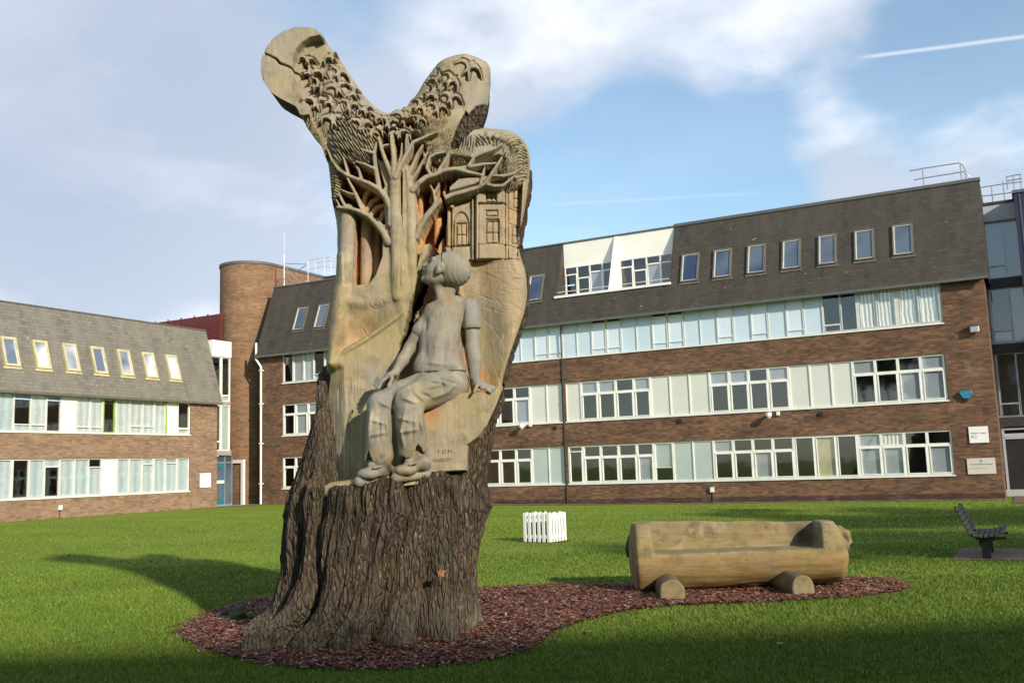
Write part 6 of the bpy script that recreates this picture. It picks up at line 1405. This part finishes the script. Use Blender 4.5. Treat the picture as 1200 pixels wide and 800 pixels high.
k &= ~((np.abs(x-.55) < .42) & (np.abs(y-21.1) < .45))
x, y, h_ = x[k], y[k], h_[k]; n = len(x); a = rg_.uniform(0, 2*math.pi, n); hh = h_*rg_.uniform(.5, 1.35, n)*(.8+.5*fbm(x*1.1, y*1.1, oct=3, seed=8)); le = rg_.normal(0, .4, (n, 2)); w_ = rg_.uniform(.0028, .005, n)*(1+(y-7)*.075)
gz0 = lawn_z(x, y); V_ = np.empty((n, 3, 3)); V_[:, 0] = np.stack([x-np.cos(a)*w_, y-np.sin(a)*w_, gz0], -1); V_[:, 1] = np.stack([x+np.cos(a)*w_, y+np.sin(a)*w_, gz0], -1); V_[:, 2] = np.stack([x+le[:, 0]*hh, y+le[:, 1]*hh, gz0+hh], -1)
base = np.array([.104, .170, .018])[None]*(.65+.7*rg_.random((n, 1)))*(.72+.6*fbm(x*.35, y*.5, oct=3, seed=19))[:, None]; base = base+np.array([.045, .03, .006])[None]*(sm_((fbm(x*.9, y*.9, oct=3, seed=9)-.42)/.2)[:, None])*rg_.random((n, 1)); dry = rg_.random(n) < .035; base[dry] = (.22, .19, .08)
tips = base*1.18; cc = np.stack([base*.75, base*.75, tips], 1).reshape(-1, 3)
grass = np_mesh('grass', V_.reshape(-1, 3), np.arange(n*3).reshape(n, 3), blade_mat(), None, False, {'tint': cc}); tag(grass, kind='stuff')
# fallen leaf, creeping root and a weed tuft by the stump
def leaf_mat(n_, c_): return plain(n_, c_, .6, var=.3, scale=20)
M['leaf_brown'] = leaf_mat('dry leaf', (.28, .13, .045)); M['weed'] = leaf_mat('weed leaf', (.08, .16, .02))
gp = ground_pt(252, 727); g2_ = ground_pt(285, 716)
rt = MB(); pts = [np.array([*(gp[:2]+(g2_[:2]-gp[:2])*t), .045+.02*math.sin(t*7)]) + np.array([0, .05*math.sin(t*5), 0]) for t in np.linspace(0, 1, 9)]
for i in range(8): rt.tube(pts[i], pts[i+1], .022+.004*i, 8, .022+.004*(i+1), caps=False)
rt.build('surface_root', M['bark'], tree, smooth=True)
wp = ground_pt(283, 728); rw = np.random.default_rng(5)
wd = MB()
for i in range(110):
    a = rw.uniform(0, 2*math.pi); r = rw.uniform(0, .13); c = np.array([wp[0]+math.cos(a)*r, wp[1]+math.sin(a)*r*.8, .02]); tip = c+np.array([math.cos(a)*.05, math.sin(a)*.05, rw.uniform(.04, .11)]); s_ = np.array([-math.sin(a), math.cos(a), 0])*.012
    wd.poly([c-s_*.5, c+s_*.5, (c+tip)/2+s_, tip, (c+tip)/2-s_])
wo = wd.build('weed_tuft', M['weed']); tag(wo, 'small green weed tuft growing in the mulch at the left root of the stump', 'weed')
lp = B3(517, 671, 9.02)
lf = MB(); pr_ = [(0, .05), (.02, .02), (.05, .025), (.028, -.005), (.035, -.035), (0, -.02), (-.035, -.035), (-.028, -.005), (-.05, .025), (-.02, .02)]
lf.poly([(lp[0]+x*.9, lp[1]-.03+abs(x)*.4, lp[2]+z) for x, z in pr_]); 
LEAFL = ['small brown leaf on the lawn just left of the mulch bed', 'small brown leaf on the lit lawn left of the long tree shadow', 'small brown leaf on the lawn below the right tip of the mulch bed', 'small brown leaf just behind the hollowed log', 'small brown leaf on the lawn below the narrow waist of the mulch bed', 'small brown leaf on the lawn right of the mulch bed tip', 'small brown leaf nearest the bottom left corner', 'small brown leaf on the shaded lawn nearest the bottom right', 'small brown leaf between the stump and the picket box', 'small brown leaf on the lawn left of the park bench']
for i_, (px_1, py_1, c_) in enumerate(((252, 662, 'pale'), (118, 700, 'pale'), (1010, 742, 'brown'), (842, 668, 'brown'), (690, 745, 'pale'), (1085, 706, 'brown'), (60, 770, 'brown'), (915, 760, 'pale'), (560, 640, 'brown'), (1110, 640, 'brown'))):
    g_ = ground_pt(px_1, py_1); a_ = i_*1.7; q_l = MB(); q_l.poly([(g_[0]+.8*(x*math.cos(a_)-z*math.sin(a_)), g_[1]+.8*(x*math.sin(a_)+z*math.cos(a_)), .045+.25*abs(x)+.1*z) for x, z in pr_])
    o_l = q_l.build('fallen_leaf', M['leaf_brown']); tag(o_l, LEAFL[i_], 'leaf', 'fallen leaves on the lawn')
lo_ = lf.build('fallen_leaf', M['leaf_brown']); tag(lo_, 'brown fallen leaf caught on the bark of the stump', 'leaf')

# ------------------------------------------------ hollowed log seat
seat = empty('hollowed_log', (2.5, 12.0, 0), 'long hollowed log seat resting on two short round billets in the mulch', 'log bench')
# log axis runs from its left end to its right end, slightly away from us
YA, YB = 12.38, 12.20
LA, LB_ = B3(739, 650.5, YA), B3(991, 642.5, YB); LA = np.array(LA); LB_ = np.array(LB_)
axv = LB_-LA; Llen = np.linalg.norm(axv); axv /= Llen; sv_ = np.array([axv[1], -axv[0], 0]); sv_ /= np.linalg.norm(sv_); sv_ = sv_ if sv_[1] < 0 else -sv_; uv_ = np.cross(axv, sv_); uv_ = uv_ if uv_[2] > 0 else -uv_
LS = SDF(np.minimum(LA, LB_)-.62, np.maximum(LA, LB_)+.62, .0135)
g = np.meshgrid(*LS.ax, indexing='ij', sparse=True); q0 = [g[i]-LA[i] for i in range(3)]
al = q0[0]*axv[0]+q0[1]*axv[1]+q0[2]*axv[2]; fr_ = q0[0]*sv_[0]+q0[1]*sv_[1]+q0[2]*sv_[2]; up_ = q0[0]*uv_[0]+q0[1]*uv_[1]+q0[2]*uv_[2]
tt = al/Llen; RL = .445-.055*tt+.03*np.exp(-(al/.25)**2)
nzr = .035*(fbm(al*1.3, np.arctan2(up_, fr_)*1.5, oct=3, seed=41)-.5)+.010*(fbm(al*2.0, np.arctan2(up_, fr_)*9, oct=2, seed=43)-.5)
# flattened underside, rounded ends
rad_ = np.sqrt(fr_**2+(up_*np.where(up_ < 0, 1.0, .985))**2)-RL-nzr
end = np.maximum(-al-.0+.18*np.clip((np.hypot(fr_, up_)-.12), 0, 1)**1.5*2-.02, al-Llen+.10+.5*np.clip(up_-.05, -.1, 1)*.35+.9*np.clip(np.hypot(fr_, up_)-.20, 0, 1)**1.5-.06)
k_r = .05; hq = np.clip(.5-.5*(rad_-end)/k_r, 0, 1); body = rad_*(1-hq)+end*hq+k_r*hq*(1-hq)
# hollow: seat surface at up = -.02, back rest rises behind, closed at both ends
ha = np.maximum(.27-al+.35*np.clip(up_, 0, 1)*-.25, al-(Llen-.37+.16*np.clip(up_-.0, 0, 1)))
cav = np.maximum.reduce([np.abs(al-(Llen-.10)/2)-(Llen-.66)/2 + 0*fr_ - np.clip(up_, 0, .4)*.12, (.045-up_), -(fr_+.15+.05*np.clip(up_, 0, 1))])
cavs = cav
kk = .035; b2 = -cavs; h2 = np.clip(.5-.5*(body-b2)/kk, 0, 1); fin_ = body*(1-h2)+b2*h2+kk*h2*(1-h2)
fin_ = np.maximum(fin_, (up_-.405+.045*np.clip(tt, 0, 1)-.012*np.sin(al*2.2)))      # weathered flat top of the back rest
LS.F = fin_.astype(np.float32); Vl, Fl = LS.mesh(); Vl = vsmooth(Vl, Fl, 2, .4)
# wood grain runs along the log: give the mesh an object space turned so that its z runs along the log
Rm = np.stack([sv_, uv_, axv], 0)
def log_object(name, V, F, mat, parent, tint):
    o = np_mesh(name, (V-LA)@Rm.T, F, mat, None, True, {'tint': tint}); mw = Matrix.Identity(4)
    for i in range(3):
        mw[i][0] = sv_[i]; mw[i][1] = uv_[i]; mw[i][2] = axv[i]; mw[i][3] = LA[i]
    o.parent = parent; o.matrix_parent_inverse = Matrix.Translation(-parent.location); o.matrix_basis = mw; return o
al_v = (Vl-LA)@axv; up_v = (Vl-LA)@uv_; fr_v = (Vl-LA)@sv_
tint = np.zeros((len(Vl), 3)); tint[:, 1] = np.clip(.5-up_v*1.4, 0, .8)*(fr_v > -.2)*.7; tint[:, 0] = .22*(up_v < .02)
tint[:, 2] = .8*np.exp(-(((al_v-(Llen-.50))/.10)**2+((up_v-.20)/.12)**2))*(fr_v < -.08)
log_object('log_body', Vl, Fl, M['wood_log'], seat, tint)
# knot carved as a small curl on the right end and a stub on the left end
K = SDF(LB_-.5, LB_+.5, .012)
kp = lambda px, py, dY=0: B3(px, py, YB+dY)
K.cap(kp(984, 621, -.05), kp(992, 625, -.08), .05, .045, .02); K.cap(kp(992, 625, -.08), kp(995.5, 634, -.08), .042, .03, .02); K.cap(kp(995.5, 634, -.08), kp(992, 638, -.08), .03, .026, .02); K.cap(kp(980, 622, -.02), kp(988, 640, -.02), .08, .08, .03)
Vk, Fk = K.mesh(); np_mesh('branch_stub', Vk, Fk, M['wood_log'], seat, True, {'tint': np.zeros((len(Vk), 3))})
K = SDF(LA-.5, LA+.5, .012); kp = lambda px, py, dY=0: B3(px, py, YA+dY)
K.cap(kp(740, 630, .05), kp(738, 642, .05), .05, .06, .02); K.cap(kp(738, 642, .05), kp(737, 650, .04), .05, .035, .02)
Vk, Fk = K.mesh(); tk = np.zeros((len(Vk), 3)); tk[:, 2] = .75; np_mesh('branch_stub', Vk, Fk, M['wood_log'], seat, True, {'tint': tk})
for (x0, y0, rr2, lab, x1_, back_) in ((791, 696, .150, 'rounded billet under the left end of the log', 770, .62), (945, 691, .145, 'rounded billet under the right end of the log', 908, 1.0)):
    fc = ground_pt(x0, y0, .10); fc[2] = .10; fc[1] += .10; c_in = fc+np.array([.04 if back_ < .9 else -.05, min(back_, .75), 0.0]); 
    Q_ = SDF(np.minimum(fc, c_in)-.3, np.maximum(fc, c_in)+.3, .012); gg_ = np.meshgrid(*Q_.ax, indexing='ij', sparse=True)
    ax2 = c_in-fc; l2 = np.linalg.norm(ax2); ax2 /= l2; v3 = [gg_[i]-fc[i] for i in range(3)]; al2 = v3[0]*ax2[0]+v3[1]*ax2[1]+v3[2]*ax2[2]
    rd = np.sqrt(np.maximum(v3[0]**2+v3[1]**2+v3[2]**2-al2**2, 0))-rr2-.07*(fbm(v3[0]*5+0*v3[1]+0*v3[2], v3[2]*6+0*v3[0]+0*v3[1], oct=2, seed=int(x0))-.5); en = np.maximum(-al2, al2-l2); hq = np.clip(.5-.5*(rd-en)/.03, 0, 1)
    Q_.F = (rd*(1-hq)+en*hq+.03*hq*(1-hq)).astype(np.float32); Vq, Fq2 = Q_.mesh(); tk = np.zeros((len(Vq), 3)); tk[:, 1] = .35; tk[:, 2] = .45*(((Vq-fc)@ax2) > .02)
    o = np_mesh('log_billet', Vq, Fq2, M['wood_log'], None, True, {'tint': tk}); tag(o, lab, 'billet', 'round billets carrying the hollowed log')

# ------------------------------------------------ picket box planter
pA, pB, pC = ground_pt(614.2, 635.2), ground_pt(644.8, 636.0), ground_pt(662.4, 633.2)
d1_ = pB-pA; W1 = np.linalg.norm(d1_[:2]); d1_ /= np.linalg.norm(d1_); d2_ = np.array([-d1_[1], d1_[0], 0]); n1_ = -d2_
W2 = .60
pk = empty('picket_planter', (pA+pB)/2+d2_*.3, 'square white picket box round a young plant on the lawn', 'planter')
M['picket'] = plain('white picket paint', (.80, .80, .77), .5, var=.08)
def side(P0, d, n_, W, cnt_):
    F_ = Frame(P0, d, n_)
    for i in range(cnt_):
        s_ = .035+(W-.07)*i/(cnt_-1); w_2 = .034; hgt_ = .625+.012*((i*5) % 3-1); b = MB(); z0 = .015
        pr2 = [(-w_2, z0), (w_2, z0), (w_2, hgt_-.028), (w_2*.55, hgt_-.008), (0, hgt_), (-w_2*.55, hgt_-.008), (-w_2, hgt_-.028)]
        Af = [F_.pt(s_+q, z, .012) for q, z in pr2]; Bf = [F_.pt(s_+q, z, -.008) for q, z in pr2]
        b.poly(Af); b.poly(Bf[::-1])
        for j in range(7): jj = (j+1) % 7; b.poly([Bf[j], Bf[jj], Af[jj], Af[j]])
        b.build('picket', M['picket'], pk)
    for z in (.09, .50): b = MB(); b.box(F_, .01, W-.01, z, z+.075, -.03, -.0085); b.build('rail', M['picket'], pk)
side(pA, d1_, n1_, W1, 6); side(pB, d2_, d1_, W2, 6); side(pA+d2_*W2, -d2_, -d1_, W2, 6); side(pA+d1_*W1+d2_*W2, -d1_, d2_, W1, 6)
b = MB(); Fg = Frame(pA, d1_, n1_); b.box(Fg, .09, W1-.09, .02, .42, -W2+.09, -.10); M['green_tub'] = plain('dark green tub', (.03, .075, .035), .5); b.build('tub', M['green_tub'], pk, bevel=.02)
so = sheet('soil_patch', [tuple((pA+d1_*a+d2_*c)[:2]) for a, c in ((-.12, -.07), (W1+.1, -.06), (W1+.16, W2*.5), (W1+.1, W2+.08), (-.1, W2+.1), (-.14, .3))], M['mulch'], .012)
ctr = (pA+d1_*W1/2+d2_*W2/2); pl = MB(); rw = np.random.default_rng(9)
for i in range(70):
    a = rw.uniform(0, 2*math.pi); r = rw.uniform(.0, .09); z = rw.uniform(.40, .66); c = np.array([ctr[0]+math.cos(a)*r, ctr[1]+math.sin(a)*r, z]); d = np.array([math.cos(a), math.sin(a), rw.uniform(-.2, .8)])*.05; s_ = np.array([-math.sin(a), math.cos(a), 0])*.016
    pl.poly([c, c+d*.5+s_, c+d, c+d*.5-s_])
po = pl.build('young_plant', M['weed']); tag(po, 'small leafy shoot poking out of the white picket box', 'plant')
b = MB(); b.tube((*ctr[:2], .35), (*ctr[:2], .6), .006, 6); b.build('stem', M['bark'], po)

# ------------------------------------------------ slatted park bench at the right, seen end on
bench = empty('park_bench', (*P0[:2], 0), 'dark slatted park bench on single posts, seen end on at the right edge', 'bench')
bd_ = e2; bn = e1                           # length runs away from us, seat faces right
near_ = ground_pt(1153.5, 655.5); org_ = np.array([near_[0], near_[1], 0])-bd_*.24+bn*.04
FB = Frame(org_, bd_, bn)                    # s = along the bench, o = forward from the post line
M['bench_slat'] = plain('weathered dark slats', (.055, .048, .042), .75, var=.35, scale=12); M['bench_iron'] = plain('black iron', (.012, .012, .013), .5)
BLn = 1.60
def slat(o0, z0, o1, z1, th_=.028):
    b = MB(); d = np.array([o1-o0, z1-z0]); L_ = np.linalg.norm(d); d /= L_; nn = np.array([-d[1], d[0]])*th_
    pr2 = [(o0, z0), (o1, z1), (o1+nn[0], z1+nn[1]), (o0+nn[0], z0+nn[1])]
    prism(b, FB, pr2, 0, BLn); return b.build('slat', M['bench_slat'], bench, bevel=.004)
for k in range(6): o0 = -.16+k*.076; z = .345+.012*((k-1.5)**2)*.35; slat(o0, z, o0+.056, z+.004*(k-2))
for k in range(6):
    t = k/6; o0, z0 = -.19-.030*k, .39+.068*k; slat(o0+.010, z0, o0-.016, z0+.052)
for s_ in (.28, BLn-.28):
    b = MB(); pr2 = [(-.19, .40), (-.17, .365), (-.10, .335), (.26, .335), (.28, .355), (.28, .30), (-.12, .295), (-.21, .35), (-.395, .79), (-.37, .80)]
    prism(b, FB, pr2, s_-.02, s_+.02); b.build('bracket', M['bench_iron'], bench)
    b = MB(); b.box(FB, s_-.045, s_+.045, -.02, .30, -.06, .06); b.box(FB, s_-.05, s_+.05, .20, .32, -.09, .10); b.build('leg', M['bench_iron'], bench)

# ================================================================== behind the viewer: a brick range and trees that shade the lawn
dO = np.array([-1., 0, 0]); nO = np.array([0, 1., 0])
FO = Frame((40, -9.0, 0), dO, nO)
rb = empty('opposite_range', FO.pt(18, 0, 0), 'brick range with a slate roof behind the viewer, outside the picture', 'building')
b = MB(); wall_holes(b, FO, 0, 52, -.3, 9.8, [(2+5*k, 5+5*k, z, z+1.6) for k in range(10) for z in (1.0, 4.0, 7.2)], .15); bk_ = Frame(FO.pt(0, 0, -9), dO, -nO); wall_holes(b, bk_, 0, 52, -.3, 9.8, [], 0)
for s_ in (0, 52):
    b.poly([FO.pt(s_, -.3, 0), FO.pt(s_, 9.8, 0), FO.pt(s_, 11.15, -4.5), FO.pt(s_, 9.8, -9), FO.pt(s_, -.3, -9)], [(0, 0), (0, 7), (4, 10), (9, 7), (9, 0)])
b.build('wall', M['brick_left'], rb)
b = MB(); b.poly([FO.pt(-.3, 9.7, .3), FO.pt(52.3, 9.7, .3), FO.pt(52.3, 11.2, -4.5), FO.pt(-.3, 11.2, -4.5)], [(0, 0), (52, 0), (52, 5), (0, 5)]); b.poly([FO.pt(-.3, 9.7, -9.3), FO.pt(52.3, 9.7, -9.3), FO.pt(52.3, 11.2, -4.5), FO.pt(-.3, 11.2, -4.5)], [(0, 0), (52, 0), (52, 5), (0, 5)]); b.build('roof', M['slate_dark'], rb)
for k in range(10):
    for z in (1.0, 4.0, 7.2): window(FO, [2+5*k, 3+5*k, 4+5*k, 5+5*k], z, z+1.6, rb, ['b', '.', 'b'], None, 'white')
def leafy():
    m = NT('tree leaves'); at = m.n('ShaderNodeVertexColor', layer_name='tint'); return m.done(at.outputs[0], .6, None, .25)
M['leaves'] = leafy()
def make_tree(seed, height, rad, label):
    r = np.random.default_rng(seed); root = empty('courtyard_tree', (0, 0, 0), label, 'tree', 'trees behind the viewer'); b = MB(); tips = []
    def limb(p, d, L_, r0, lvl):
        n = 4; q = p
        for i in range(n):
            d2 = d+r.normal(0, .13, 3); d2 /= np.linalg.norm(d2); q2 = q+d2*L_/n; b.tube(q, q2, r0*(1-.16*i), 7, r0*(1-.16*(i+1)), caps=False); q, d = q2, d2
        if lvl == 0: tips.append(q); return
        for k in range(3 if lvl > 1 else 4):
            a = r.uniform(0, 2*math.pi); e = d+np.array([math.cos(a), math.sin(a), r.uniform(-.1, .4)])*r.uniform(.5, .85); e /= np.linalg.norm(e); limb(q, e, L_*r.uniform(.58, .78), r0*.5, lvl-1)
    limb(np.array([0, 0, -.1]), np.array([0, 0, 1.]), height*.36, .24, 3)
    b.build('trunk', M['bark'], root, smooth=True)
    T = np.array(tips); n = 9000; c = T[r.integers(0, len(T), n)]+r.normal(0, rad*.13, (n, 3)); s_ = r.uniform(.10, .20, (n, 1)); a = r.normal(0, 1, (n, 3)); a /= np.linalg.norm(a, axis=1)[:, None]; e = np.cross(a, r.normal(0, 1, (n, 3))); e /= np.linalg.norm(e, axis=1)[:, None]
    V = np.stack([c-a*s_, c+e*s_*.5, c+a*s_, c-e*s_*.5], 1).reshape(-1, 3); cc = np.repeat(np.array([[.06, .10, .02]])*r.uniform(.6, 1.5, (n, 1)), 4, 0)
    np_mesh('crown', V, np.arange(n*4).reshape(n, 4), M['leaves'], root, False, {'tint': cc}); return root
t1 = make_tree(3, 12.5, 3.4, 'tall leafy tree behind the viewer, nearest the brick path')
t1.location = (16.5, 2.0, 0)
for i, (x_, y_, rz_, lb_) in enumerate(((22.5, 4.5, 1.9, 'second leafy tree behind the viewer, beyond the bench'), (19, 12.5, 3.6, 'leafy tree beside the lawn, closest to the picture on the right'), (-16, -3.5, .7, 'leafy tree behind the viewer, far to the left'), (28, 10, 5.0, 'leafy tree furthest right of the viewer'))):
    t = copy_thing(t1, lb_); t.location = (x_, y_, 0); t.rotation_euler = (0, 0, rz_); t.scale = ((.8,)*3 if i == 1 else (1,)*3)
